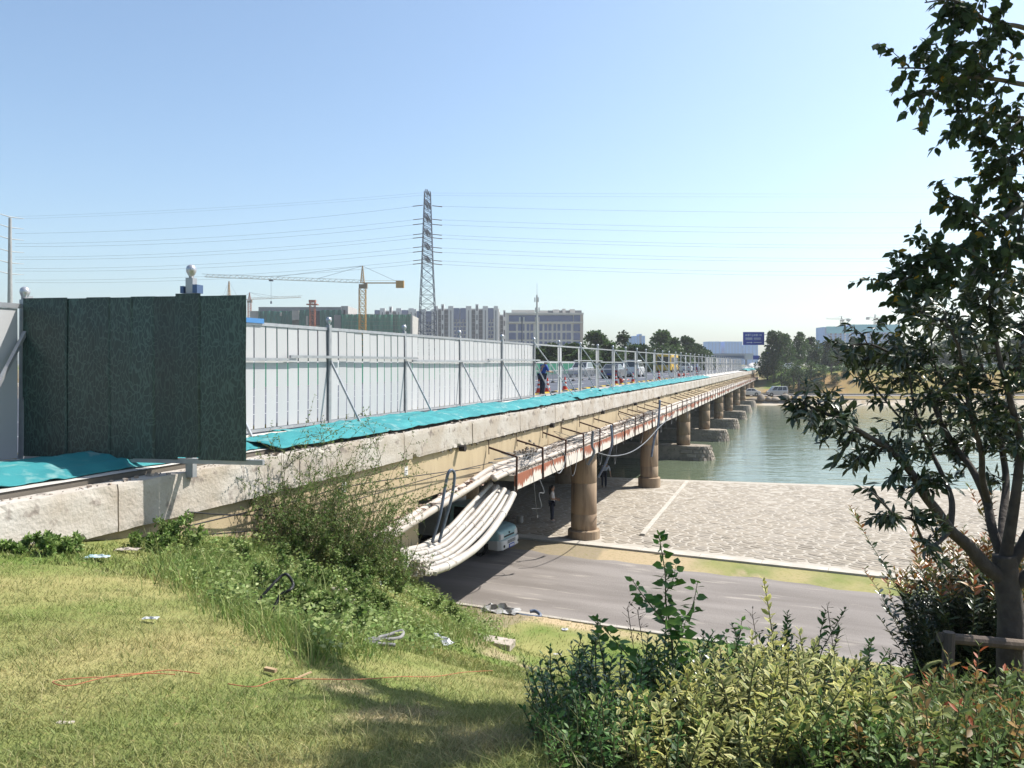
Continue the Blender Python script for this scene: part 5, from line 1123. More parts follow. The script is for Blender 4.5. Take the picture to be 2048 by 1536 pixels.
tower(1414, 1442, 683, 1000, 'blue wrapped block, left one of the row near the road sign'); tower(1449, 1485, 683, 1000, 'blue wrapped block, middle one of the row near the road sign'); tower(1487, 1516, 690, 1000, 'blue wrapped block under the road sign'); tower(1396, 1414, 697, 1050, 'low pale blue block left of the wrapped row')
e = tower(1647, 1800, 650, 800, 'turquoise topped netted block with punched windows right of the bridge', [(1647, 1699, 654), (1699, 1800, 650)])
tq = M('turq_net', (.05, .50, .60), (.04, .44, .55), .1, .9); wwin = M('window_pale', (.6, .64, .68), rough=.6); wdark = M('window_dark', (.05, .06, .1), rough=.5)
for a, b, t, t2 in ((1652, 1699, 654, 667), (1699, 1800, 650, 664)): mb = MB(); p, q = P(a, t2, 800), P(b, t, 800); mb.box(p.x, q.x, 798.8, 799.6, p.z, q.z+.5); mb.build('net_band', tq, e, world=True)
for i in range(14):
    for j in range(5):
        x = 1662+i*9.5+(4 if i > 4 else 0); y = 668+j*5
        p = P(x, y, 799); mb = MB(); mb.box(p.x-.8, p.x+.8, 798.7, 799.5, p.z-1.0, p.z+.8); mb.build('window', wwin if 2 < i < 9 else wdark, e, world=True)
crane('tower_crane', 1683, 632, 639, 900, 16, 7, R(170), M('crane_grey', (.35, .3, .25), rough=.7), M('crane_grey', (1, 1, 1)), 'distant grey crane over the netted block, left one', 2.2); crane('tower_crane', 1750, 628, 636, 900, 8, 9, R(10), MATS['crane_grey'], MATS['crane_grey'], 'distant grey crane over the netted block, right one', 2.2)
# ---- road sign with its pole
sb = M('sign_blue', (.008, .05, .42), rough=.5); swh = M('sign_white', (.75, .8, .88), rough=.5); YS = 178
e = empty('road_sign', (P(1536, 0, YS).x, YS, GZ), 0, 'large blue direction sign with white lettering on a tall grey pole', 'sign'); X = P(1536, 0, YS).x
mb = MB(); mb.tube([(X, YS, GZ), (X, YS, pz(664, YS))], [.17, .13], 10); mb.build('pole', pole_m, e, world=True); mb = MB(); a, b = P(1528, 678, YS), P(1486, 678, YS); mb.bar((X, YS+.1, pz(669, YS)), (b.x+2, YS+.1, pz(669, YS)), .12); mb.bar((X, YS+.1, pz(683, YS)), (b.x+2, YS+.1, pz(683, YS)), .12); mb.build('arm', pole_m, e, world=True)
mb = MB(); p, q = P(1486, 690, YS), P(1528.5, 664, YS); mb.box(p.x, q.x, YS-.06, YS, p.z, q.z); bd = mb.build('board', sb, e, world=True)
let = MB()
def glyph(x0, x1, y0, y1, pat):
    A_, B_ = P(x0, y1, YS), P(x1, y0, YS); w_, h_ = B_.x-A_.x, B_.z-A_.z
    for (a, b, c, d) in pat: let.box(A_.x+w_*a, A_.x+w_*b, YS-.075, YS-.055, A_.z+h_*c, A_.z+h_*d)
hz_ = [[(0, 1, .75, 1), (.1, .35, 0, .8), (.4, .95, .35, .6), (.55, .8, 0, .9)], [(0, .3, .1, .9), (.4, 1, .75, .9), (.4, 1, .3, .45), (.65, .8, 0, 1)], [(0, 1, .45, .6), (.45, .6, 0, 1), (.1, .9, .0, .12)], [(.05, .2, 0, 1), (.8, .95, 0, 1), (.05, .95, .85, 1), (.05, .95, .4, .5)]]
for i in range(6): glyph(1490.8+i*4.2, 1494.3+i*4.2, 668.2, 672.6, hz_[(i*3+1) % 4])
for i in range(2): glyph(1517+i*3.4, 1519.8+i*3.4, 669, 672, hz_[(i+3) % 4])
for i in range(7): glyph(1491+i*2.0, 1492.5+i*2.0, 675, 679.5, [(0, .4, 0, 1), (.6, 1, 0, 1), (.2, .8, .35 if i % 2 else .75, .6 if i % 2 else 1)])
for i in range(7): glyph(1507.5+i*2.0, 1509+i*2.0, 675, 679.5, [(0, .3, 0, 1), (.7, 1, 0, 1), (.2, .8, 0 if i % 2 else .4, .15 if i % 2 else .55)])
a_ = P(1493, 685, YS); let.box(a_.x, a_.x+1.0, YS-.075, YS-.055, a_.z-.06, a_.z+.06); let.add([(a_.x+1.0, YS-.07, a_.z-.18), (a_.x+1.0, YS-.07, a_.z+.18), (a_.x+1.35, YS-.07, a_.z)], [(0, 1, 2)]); glyph(1507, 1523, 683.6, 686.2, [(.0, 1, .3, .7)])
let.build('lettering', swh, bd, world=True)
mb = MB(); p = P(1536.5, 694, YS-.3); mb.box(p.x-.48, p.x+.48, YS-.35, YS-.3, p.z-.65, p.z+.5); o = mb.build('round_sign_plate', M('sign_pale', (.55, .56, .62), rough=.5), e, world=True); mb = MB(); mb.lathe([(.36, 0), (.36, .03)], (p.x, YS-.39, p.z+.08), 20, 'y'); mb.build('roundel', M('sign_navy', (.04, .04, .16), rough=.5), o, world=False).location = (0, 0, 0)
o.children[0].data.transform(Matrix.Translation(-Vector((P(1536, 0, YS).x, YS, GZ))))
mb = MB(); p = P(1535.5, 710, YS-.3); mb.box(p.x-.4, p.x+.4, YS-.35, YS-.3, p.z-.7, p.z+.7); mb.build('small_board', sb, e, world=True)
e = empty('road_sign', P(1513, 730, 230), 0, 'smaller blue sign low beyond the bridge end', 'sign'); mb = MB(); p, q = P(1506, 719, 230), P(1519, 711, 230); mb.box(p.x, q.x, 229.9, 230, p.z, q.z); mb.build('board', sb, e, world=True); mb = MB(); mb.bar((p.x+.9, 230.05, GZ-.5), (p.x+.9, 230.05, p.z), .12); mb.build('pole', pole_m, e, world=True)
# footbridge-like grey canopy beyond the bridge end
e = empty('toll_canopy', P(1470, 725, 300), 0, 'low grey roof structure across the road beyond the bridge', 'canopy'); mb = MB(); p, q = P(1424, 717, 300), P(1500, 708, 300); mb.box(p.x, q.x, 300, 306, p.z, q.z-.6); mb.build('wall', M('canopy_blue', (.15, .24, .4), rough=.7), e, world=True)
mb = MB(); mb.box(p.x-1, q.x+1, 299, 307, q.z-.6, q.z+.2); mb.build('roof', M('canopy_grey', (.45, .47, .5), rough=.6), e, world=True)
mb = MB(); p2, q2 = P(1488, 719, 298), P(1504, 708, 298); mb.box(p2.x, q2.x, 296, 298, p2.z, q2.z); mb.build('gantry_end', M('canopy_white', (.65, .65, .64), rough=.6), e, world=True)
for x in (p.x+1, (p.x+q.x)/2, q.x-1): mb = MB(); mb.box(x-.3, x+.3, 301, 301.6, GZ-1, p.z); mb.build('column', M('canopy_grey', (1, 1, 1)), e, world=True)
# red barrier and tarps at the far bridge end
e = empty('red_barrier', P(1541, 738, 184), 0, 'red and white water filled barriers at the far bridge end', 'barrier'); p = P(1541, 739, 184)
for i, (dx, m_) in enumerate(((-1.6, cone_m), (.0, cone_m), (1.2, cone_w))): mb = MB(); mb.add(*[[(p.x+dx+a, 184+b, GZ+c) for a, b, c in ((-.7, -.25, 0), (.7, -.25, 0), (.7, .25, 0), (-.7, .25, 0), (-.6, -.1, .9), (.6, -.1, .9), (.6, .1, .9), (-.6, .1, .9))], [(0, 1, 5, 4), (1, 2, 6, 5), (2, 3, 7, 6), (3, 0, 4, 7), (4, 5, 6, 7)]]); mb.build('barrier_block', m_, e, world=True)
tarp = M('tarp_white', (.72, .7, .67), (.6, .57, .54), 2, .7)
n = 14; vs = []
p0 = P(1521, 742, 196)
for i in range(n):
    for j in range(n): u, v = i/(n-1), j/(n-1); vs.append((p0.x-4.5+6*u+rnd.uniform(-.15, .15), 194+v*3, GZ+.2+1.2*math.sin(PI*u)*math.sin(PI*v)+rnd.uniform(0, .35)-(1.8*max(0, u-.75)*4 if v < .5 else 0)))
mb = MB(); mb.add(vs, [(i*n+j, (i+1)*n+j, (i+1)*n+j+1, i*n+j+1) for i in range(n-1) for j in range(n-1)]); tag(mb.build('white_tarp', tarp, None, loc=vs[0]), 'crumpled white tarpaulin heaped on the far bridge end', 'tarpaulin')
# ---- boulders and low stone wall on the far shore
bo_m = M('boulder', (.34, .29, .23), (.25, .21, .17), .8, .95, bump=.6, bscale=3, rand=.1)
def boulder(px, py, w_, h_, Y, label):
    p = P(px, py, Y); mb = MB(); mb.lathe([(.0, 0), (.5, .02), (.56, .25), (.48, .6), (.3, .88), (.08, 1)], n=12); seed = rnd.random()*9
    mb.v = [(x*w_*(1+.12*math.sin(3*y+seed+z*4)), y*w_*.8, z*h_*(1+.1*math.sin(5*x+seed))) for x, y, z in mb.v]; o = mb.build('boulder', bo_m, None, smooth=True); o.location = (p.x, Y, EYE-float(FH(p.x, Y))-.1); o.rotation_euler = (0, 0, seed); tag(o, label, 'boulder', 'boulders on the far shore')
for px, w_, h_, l in ((1522, 2.0, 1.5, 'round boulder left of the minivan nose'), (1537, 1.7, 1.1, 'small rounded boulder under the minivan front'), (1550, 2.4, .9, 'flat boulder below the minivan'), (1571, 2.6, 1.9, 'largest pointed boulder below the minivan rear'), (1589, 1.6, 1.2, 'round boulder right of the largest one'), (1505, 2.2, .8, 'low flat boulder beside the last column')): boulder(px, 803, w_*.85, h_*.75, 147.4, l)
sw_ = empty('stone_step', (60, 148.4, EYE-7.3), 0, 'low stone retaining step along the far shore', 'wall')
x = 38
while x < 110: L_ = rnd.uniform(1.2, 2.6); mb = MB(); mb.box(x, x+L_-.05, 148.2+rnd.uniform(-.1, .1), 149.2, EYE-7.5, EYE-6.55+rnd.uniform(-.15, .1)); mb.build('stone', bo_m, sw_, world=True); x += L_
# ================= vegetation
LEAF1 = (np.array([(0, 0, 0), (.28, .17, .03), (.28, -.17, .03), (.62, .2, .02), (.62, -.2, .02), (1, 0, -.09), (.3, 0, -.02), (.65, 0, -.03)], float),
         np.array([(0, 6, 1), (0, 2, 6), (6, 7, 3), (6, 3, 1), (6, 2, 4), (6, 4, 7), (7, 5, 3), (7, 4, 5)]))
LEAF0 = (np.array([(0, 0, 0), (.5, .26, .05), (.5, -.26, .05), (1, 0, -.06)], float), np.array([(0, 3, 1), (0, 2, 3)]))
HEART = (np.array([(0, 0, 0), (.12, .26, .02), (.12, -.26, .02), (.45, .36, .03), (.45, -.36, .03), (1, 0, -.05), (.45, 0, -.03)], float), np.array([(0, 6, 1), (1, 6, 3), (3, 6, 5), (0, 2, 6), (2, 4, 6), (4, 5, 6)]))
def nrmz(a): return a/np.maximum(np.linalg.norm(a, axis=-1, keepdims=True), 1e-9)
def leaves(name, mat, tmpl, pos, dirs, size, cols, parent=None, up=None, roll=.6, width=1.0, rim=None, loc=None, seed=1):
    """cloud of leaves as one mesh; cols per leaf; rim: colour of the outline vertices"""
    rs = np.random.RandomState(seed); tv, tf = tmpl; n = len(pos); pos = np.asarray(pos, float); X = nrmz(np.asarray(dirs, float))
    upv = np.tile(np.array([0, 0, 1.0]), (n, 1)) if up is None else up
    Z = nrmz(upv+rs.normal(size=(n, 3))*roll); Yv = nrmz(np.cross(Z, X)); Z = np.cross(X, Yv); size = np.asarray(size, float)[:, None, None]
    V = pos[:, None]+size*(tv[None, :, 0, None]*X[:, None]+width*tv[None, :, 1, None]*Yv[:, None]+tv[None, :, 2, None]*Z[:, None])
    Fc = (tf[None]+(np.arange(n)*len(tv))[:, None, None]).reshape(-1, 3)
    C = np.repeat(np.asarray(cols, float)[:, None], len(tv), 1)
    if rim is not None:
        mid = np.abs(tv[:, 1]) < .01; mid[0] = True; mid[np.argmax(tv[:, 0])] = False; C[:, ~mid] = np.asarray(rim)[:, None] if np.ndim(rim) == 2 else rim
    V = V.reshape(-1, 3)
    if loc is not None: V = V-np.array(loc)
    return meshobj(name, fast(name, V, Fc, C.reshape(-1, 3)), mat, parent)
def mixc(rs, n, *cs):
    """random blend of colours"""
    w = rs.dirichlet([.7]*len(cs), n); return (w @ np.array(cs))*(1+rs.uniform(-.18, .18, (n, 1)))
leaf_m = M('leaf', (.1, .2, .05), rough=.5, attr=True, transl=.32, spec=.22); leaf_d = M('leaf_glossy', (.1, .2, .05), rough=.32, attr=True, transl=.15, spec=.5); grass_m = M('grass_blade', (.1, .2, .05), rough=.6, attr=True, transl=.3, spec=.25)
bark_m = M('bark', (.10, .085, .075), (.065, .055, .05), 14, .9, bump=.6, bscale=30); bark_g = M('bark_grey', (.13, .115, .10), (.09, .08, .07), 9, .9, bump=.5, bscale=25); stem_m = M('green_stem', (.10, .13, .05), (.14, .11, .06), 8, .7)
# ---- grass of the lawn
def blades(name, x, y, hgt, wid, cols, lean, label, seed=3, zoff=0, lawn_fn=None, kind='stuff'):
    rs = np.random.RandomState(seed); n = len(x); z = EYE-GH(x, y)+zoff; a = rs.uniform(0, 2*PI, n); b = rs.uniform(0, 2*PI, n)
    base = np.stack([x, y, z-.005], -1); sx = np.stack([np.cos(a), np.sin(a), np.zeros(n)], -1)*(wid[:, None]/2); ld = np.stack([np.cos(b), np.sin(b), np.zeros(n)], -1)*(lean*hgt)[:, None]
    up = np.stack([np.zeros(n), np.zeros(n), hgt], -1)
    V = np.stack([base-sx, base+sx, base+up*.62+ld*.4+sx*.75, base+up*.62+ld*.4-sx*.75, base+up+ld*1.1], 1)
    i = np.arange(n)[:, None]*5; Fc = np.concatenate([i+np.array([[0, 1, 2]]), i+np.array([[0, 2, 3]]), i+np.array([[3, 2, 4]])])
    o = meshobj(name, fast(name, V.reshape(-1, 3), Fc, np.repeat(cols[:, None], 5, 1).reshape(-1, 3)), grass_m); return tag(o, label, 'grass', kind=kind)
def frustum(n, y0, y1, pw, rs, side=.8):
    y = (y0**pw+(y1**pw-y0**pw)*rs.rand(n))**(1/pw); x = y*(rs.uniform(-side, side+.2, n)); return x, y
def keep(x, y): s, c = bridge_sc(x, y); return (c > -8.05) & (kdist(x, y) > .25)
def tcol(x, y, rs, gain=1.0):
    c = turf_col(x, y); n = len(x); j = rs.rand(n)[:, None]; straw = np.array([.50, .43, .17]); green = np.array([.17, .26, .05])
    c = c*.72+.28*np.where(j < .36, straw, green); return c*(1+rs.uniform(-.25, .25, (n, 1)))*gain
rs = np.random.RandomState(5)
x, y = frustum(240000, 2.6, 11, -.2, rs); k = keep(x, y); x, y = x[k], y[k]; n = len(x)
hg = rs.gamma(4, .0062, n)*(1+.8*np.clip(wob(x, y, 1.3, 8), 0, 1)); blades('lawn_grass', x, y, hg, rs.uniform(.003, .0055, n), tcol(x, y, rs), rs.uniform(.4, 1.9, n), 'short mown lawn of mixed straw and green blades near the camera')
x, y = frustum(90000, 8, 25, -.3, rs, .72); k = keep(x, y); x, y = x[k], y[k]; n = len(x)
blades('slope_grass', x, y, rs.gamma(4, .010, n), rs.uniform(.008, .016, n), tcol(x, y, rs), rs.uniform(.2, 1.2, n), 'short grass on the slope down to the lane', 4)
# weedy part of the bank: below the wall and along the crest
def in_weeds(x, y):
    px = CX+F*x/y+nr.normal(0, 34, len(x)); py = HY+F*GH(x, y)/y+nr.normal(0, 13, len(x))
    poly = [(330, 1090), (560, 1085), (700, 1105), (800, 1130), (865, 1170), (905, 1215), (1010, 1290), (900, 1288), (760, 1300), (620, 1330), (560, 1290), (430, 1210), (350, 1150)]
    ins = np.zeros(len(x), bool); j = len(poly)-1
    for i in range(len(poly)):
        xi, yi = poly[i]; xj, yj = poly[j]; ins ^= ((yi > py) != (yj > py)) & (px < (xj-xi)*(py-yi)/(yj-yi+1e-9)+xi); j = i
    return ins
xx, yy = rs.uniform(-8, 3, 500000), rs.uniform(4, 24, 500000); k = keep(xx, yy); xx, yy = xx[k], yy[k]; k = in_weeds(xx, yy); wx, wy = xx[k], yy[k]
sel = rs.permutation(len(wx)); wgt = 1/np.maximum(wy[sel], 4)**1.0; sel = sel[rs.rand(len(sel)) < wgt/wgt.max()]; x, y = wx[sel][:60000], wy[sel][:60000]; n = len(x)
tall = np.clip(.55+.6*wob(x, y, 1.1, 21), .2, 1.3); gc = mixc(rs, n, (.15, .27, .05), (.26, .37, .09), (.46, .43, .18), (.12, .22, .05))
blades('tall_grass', x, y, rs.gamma(5, .045, n)*tall, rs.uniform(.005, .012, n), gc, rs.uniform(.2, 1.0, n), 'long unmown grass over the bank by the bridge end', 6)
sel = rs.permutation(len(wx))[:2600]; x, y = wx[sel], wy[sel]
# broadleaf weeds: little plants of 12 leaves
pos, dr, sz, cl_ = [], [], [], []
z = EYE-GH(x, y)
for i in range(len(x)):
    if wob(np.array(x[i]), np.array(y[i]), 1.4, 30) < -.25: continue
    hh_ = rs.uniform(.06, .3); m_ = rs.randint(6, 14); base = rs.uniform(.028, .06); colr_ = mixc(rs, 1, (.14, .24, .05), (.24, .34, .09), (.36, .40, .16))[0]
    for q in range(m_):
        a = rs.uniform(0, 6.28); r_ = rs.uniform(.0, .12); pos.append((x[i]+r_*math.cos(a), y[i]+r_*math.sin(a), z[i]+hh_*rs.rand())); dr.append((math.cos(a), math.sin(a), rs.uniform(-.2, .6))); sz.append(base*rs.uniform(.6, 1.3)); cl_.append(colr_*rs.uniform(.75, 1.25))
o = leaves('broadleaf_weeds', leaf_m, HEART, pos, dr, sz, cl_, seed=8); tag(o, 'green broadleaf weeds covering the bank by the bridge end', 'weeds', kind='stuff')
# ---- generic twiggy plants
def grow(mb, p, d, L, r, rs, depth, leaf_cb, wander=.25, nseg=5, upb=.05, fork=3, shrink=.62):
    """recursive branch: adds tubes to mb, calls leaf_cb(point, dir, t) on the outer branches"""
    pts = [Vector(p)]; d = Vector(d).normalized(); st = L/nseg
    for i in range(nseg):
        d = (d+Vector(rs.normal(size=3))*wander*.5+Vector((0, 0, upb))).normalized(); pts.append(pts[-1]+d*st)
    mb.tube(pts, [max(r*(1-.7*i/nseg), .0012) for i in range(nseg+1)], 5 if r > .01 else 4, cap=False)
    if depth <= 1:
        for i in range(1, nseg+1):
            leaf_cb(pts[i], (pts[i]-pts[i-1]).normalized(), i/nseg)
    if depth > 0:
        for q in range(fork):
            i = min(nseg, 1+int((q+rs.rand())/fork*nseg)); side = Vector(rs.normal(size=3)); dd = (pts[i]-pts[i-1]).normalized()
            side = (side-dd*side.dot(dd)).normalized(); grow(mb, pts[i], dd*.65+side*.75, L*shrink*rs.uniform(.7, 1.15), r*.55, rs, depth-1, leaf_cb, wander, nseg, upb, fork, shrink)
class LeafBag:
    def __init__(s): s.p, s.d, s.s, s.c = [], [], [], []
    def add(s, p, d, sz, c): s.p.append(tuple(p)); s.d.append(tuple(d)); s.s.append(sz); s.c.append(c)
# ---- shrub against the wall with thin upright twigs
def wall_shrub(px, Y, n, hmax, spread, label, seed, small=.04, cols=((.10, .19, .04), (.16, .24, .06), (.26, .26, .1)), group=None, per=3, lim=None):
    rs = np.random.RandomState(seed); x0 = (px-CX)/F*Y; y0 = Y; z0 = gz(x0, y0); e = empty('weed_shrub', (x0, y0, z0), 0, label, 'shrub', group); bag = LeafBag(); mb = MB()
    cA = np.array(cols)
    def cb(p, d, t):
        for q in range(per):
            dv = Vector(rs.normal(size=3))*.8+d*.6+Vector((0, 0, .15)); bag.add(p, dv, small*rs.uniform(.55, 1.3), cA[rs.randint(len(cA))]*rs.uniform(.7, 1.3))
    for i in range(n):
        a = rs.uniform(0, 6.28); r_ = spread*math.sqrt(rs.rand()); bx, by = x0+r_*math.cos(a)*1.0, y0+r_*math.sin(a)*.5; s_, c_ = bridge_sc(bx, by)
        if c_ < -8.05: bx += (-8.05-c_)*DY; by -= (-8.05-c_)*DX
        L = hmax*rs.uniform(.35, 1.0)*(1-.35*(r_/spread)**2); grow(mb, (bx, by, gz(bx, by)-.02), (.35*math.cos(a)*r_/spread+.12, -.1+.2*math.sin(a), 1), L, .008, rs, 2, cb, .22, 5, .03, 4, .42)
    leaves('foliage', leaf_m, LEAF0, bag.p, bag.d, bag.s, bag.c, e, width=.75, loc=(x0, y0, z0), seed=seed); mb.build('stem', stem_m, e, world=True); return e
GS = 'wild shrubs along the bridge wall'
wall_shrub(640, 13.6, 46, 2.3, .9, 'tallest airy wild shrub in front of the beige girder', 21, .042, group=GS); wall_shrub(710, 14.5, 40, 2.1, .8, 'wild shrub right of the tallest one with twigs over the girder', 22, .042, group=GS); wall_shrub(758, 15.8, 20, 1.7, .55, 'wild shrub beside the conduit ends', 23, .045, group=GS)
wall_shrub(585, 12.9, 20, 1.6, .6, 'small wild shrub at the left of the tall clump', 24, .042, group=GS)
dn = ((.12, .21, .05), (.2, .29, .08), (.3, .36, .13)); G2 = 'dense leafy weeds at the foot of the shrubs'
for i, (px, Y, n, h_, sp, l) in enumerate(((640, 12.9, 22, .75, .7, 'dense dark leafy clump under the tallest shrub'), (715, 13.6, 22, .75, .7, 'dense leafy clump below the right wild shrub'), (755, 14.6, 16, .6, .45, 'leafy clump just left of the conduit rubble'), (690, 11.2, 16, .45, .6, 'low leafy weed clump on the middle of the bank'), (590, 9.2, 16, .4, .5, 'low weed clump around the black hose loop'), (880, 14.8, 10, .3, .45, 'bright leafy weeds at the lower corner of the bank'), (640, 8.0, 16, .35, .4, 'tufted dark weeds at the front edge of the bank'), (560, 11.0, 14, .4, .6, 'low weed clump under the beige wall'))):
    wall_shrub(px, Y, n, h_, sp, l, 40+i, .06, dn, G2, per=3)
# creepers at the foot of the white wall
G3 = 'creepers at the foot of the white wall'
for i, (px, Y, n, h_, sp, l) in enumerate(((50, 8.5, 9, .26, .25, 'leafy creeper heap at the left end of the white wall'), (125, 8.9, 8, .22, .25, 'creeper beside the leafy heap, against the white wall'), (300, 10.1, 8, .24, .25, 'creeper left of the screen post on the wall'), (352, 10.7, 12, .42, .3, 'bushy creeper climbing below the screen post'))): wall_shrub(px, Y, n, h_, sp, l, 60+i, .06, ((.2, .32, .07), (.3, .40, .13), (.14, .24, .06)), G3, per=2)
# ---- near tree at the right: limbs laid along their photographed lines, in depth too
def limb_tree(name, label, cat, limbs, bark, leafmat, tmpl, cols, size, twig_len, per, seed, base, twigs=1.0, width=1.0, droop=.2, spread=.5, rim=None):
    """limbs: list of (points[(px,py,Y)], r0, r1, leafy_from, density)"""
    rs = np.random.RandomState(seed); e = empty(name, base, 0, label, cat); bag = LeafBag(); tw = MB(); tr = MB(); cA = np.array(cols)
    for pts, r0, r1, lf, dens in limbs:
        w = spline([P(*p) if len(p) == 3 else Vector(p[:3]) for p in pts], 7); k = len(w); tr.tube(w, [r0+(r1-r0)*(i/(k-1))**.8 for i in range(k)], 9)
        Lt = sum((b-a).length for a, b in zip(w, w[1:])); nt_ = int(Lt*dens*twigs)
        for q in range(nt_):
            t = lf+(1-lf)*rs.rand(); i = min(k-2, int(t*(k-1))); p = w[i].lerp(w[i+1], rs.rand()); d = (w[i+1]-w[i]).normalized()
            sd_ = Vector(rs.normal(size=3)); sd_ = (sd_-d*sd_.dot(d)).normalized(); dd = (d*.5+sd_*.9+Vector((0, 0, .15))).normalized(); L = twig_len*rs.uniform(.4, 1.25)
            tp_ = [p]
            for z_ in range(5): dd = (dd+Vector(rs.normal(size=3))*.18+Vector((0, 0, -droop*.12))).normalized(); tp_.append(tp_[-1]+dd*L/5)
            tw.tube(tp_, [max(.0055*(1-z_/5.5), .0012) for z_ in range(6)], 4, cap=False)
            for z_ in range(1, 6):
                for m_ in range(per):
                    ld = (dd*.55+Vector(rs.normal(size=3))*spread+Vector((0, 0, -droop))).normalized(); bag.add(tp_[z_]+Vector(rs.normal(size=3))*.01, ld, size*rs.uniform(.6, 1.25), cA[rs.randint(len(cA))]*rs.uniform(.65, 1.35))
    leaves('crown', leafmat, tmpl, bag.p, bag.d, bag.s, bag.c, e, width=width, loc=base, seed=seed); tr.build('trunk', bark, e, world=True, smooth=True); tag(tw.build('twigs', bark, e, world=True), kind='stuff'); return e
YT = 5.0; tb = Vector((P(2022, 0, YT).x, YT, gz(P(2022, 0, YT).x, YT)-.05))
limbs = [([(2024, 1440, 5.0), (2020, 1330, 5.0), (2021, 1230, 5.0), (2012, 1155, 5.0), (2008, 1110, 5.0)], .085, .07, 2, 0),
 ([(2018, 1165, 5.0), (1970, 1130, 4.98), (1935, 1090, 4.95), (1900, 1060, 4.9), (1872, 1020, 4.85), (1845, 985, 4.8), (1822, 945, 4.75), (1780, 900, 4.7), (1735, 872, 4.65), (1690, 845, 4.6), (1640, 822, 4.55), (1612, 810, 4.5)], .05, .006, .42, 26),
 ([(1900, 1062, 4.9), (1870, 1090, 4.75), (1850, 1088, 4.6), (1838, 1065, 4.5), (1825, 1040, 4.4), (1790, 1030, 4.3), (1745, 985, 4.2)], .016, .004, .3, 12),
 ([(1900, 1055, 4.95), (1903, 1000, 5.0), (1880, 940, 5.1), (1850, 880, 5.2), (1830, 820, 5.3), (1820, 760, 5.3), (1810, 700, 5.3)], .022, .005, .3, 26),
 ([(2010, 1130, 5.05), (1985, 1060, 5.1), (1972, 1000, 5.2), (1945, 940, 5.3), (1915, 900, 5.4), (1880, 840, 5.45), (1850, 770, 5.5), (1800, 720, 5.5), (1745, 690, 5.5), (1700, 690, 5.4)], .035, .005, .35, 26),
 ([(1978, 1010, 5.2), (1965, 960, 5.1), (1962, 900, 5.0), (1940, 830, 4.9), (1930, 760, 4.9), (1915, 690, 4.8), (1890, 640, 4.8)], .025, .005, .25, 26),
 ([(2010, 1120, 5.0), (2022, 1050, 4.95), (2035, 960, 4.9), (2040, 880, 4.9), (2020, 800, 4.8), (2000, 720, 4.8), (1985, 640, 4.8), (1975, 580, 4.8)], .04, .006, .3, 28),
 ([(2012, 1130, 5.05), (2005, 1050, 5.3), (2012, 960, 5.5), (2000, 880, 5.6), (1985, 800, 5.7), (1960, 720, 5.8), (1940, 640, 5.8)], .035, .006, .3, 28),
 ([(2018, 1140, 5.0), (2060, 1060, 5.0), (2100, 960, 5.1), (2120, 850, 5.2), (2110, 740, 5.2), (2090, 640, 5.2)], .04, .006, .3, 26),
 ([(2030, 1170, 5.0), (2080, 1130, 4.9), (2140, 1060, 4.8), (2200, 960, 4.8), (2240, 840, 4.8)], .045, .006, .3, 26),
 ([(1940, 835, 4.9), (1900, 790, 5.1), (1870, 730, 5.2), (1860, 670, 5.3), (1840, 620, 5.3)], .014, .004, .2, 26),
 ([(2020, 800, 4.8), (2040, 720, 5.0), (2050, 640, 5.1), (2055, 560, 5.2)], .016, .004, .2, 26),
 ([(1880, 840, 5.45), (1820, 850, 5.6), (1770, 800, 5.7), (1740, 760, 5.7), (1725, 710, 5.7)], .012, .003, .2, 24)]
limb_tree('broadleaf_tree', 'dark leafed multi stemmed tree at the right with its lowest limb reaching left', 'tree', limbs, bark_m, leaf_d, LEAF1, [(.055, .085, .035), (.04, .07, .03), (.075, .105, .045), (.06, .08, .045)], .076, .21, 5, 71, tb, .74, .72, .3, .6)
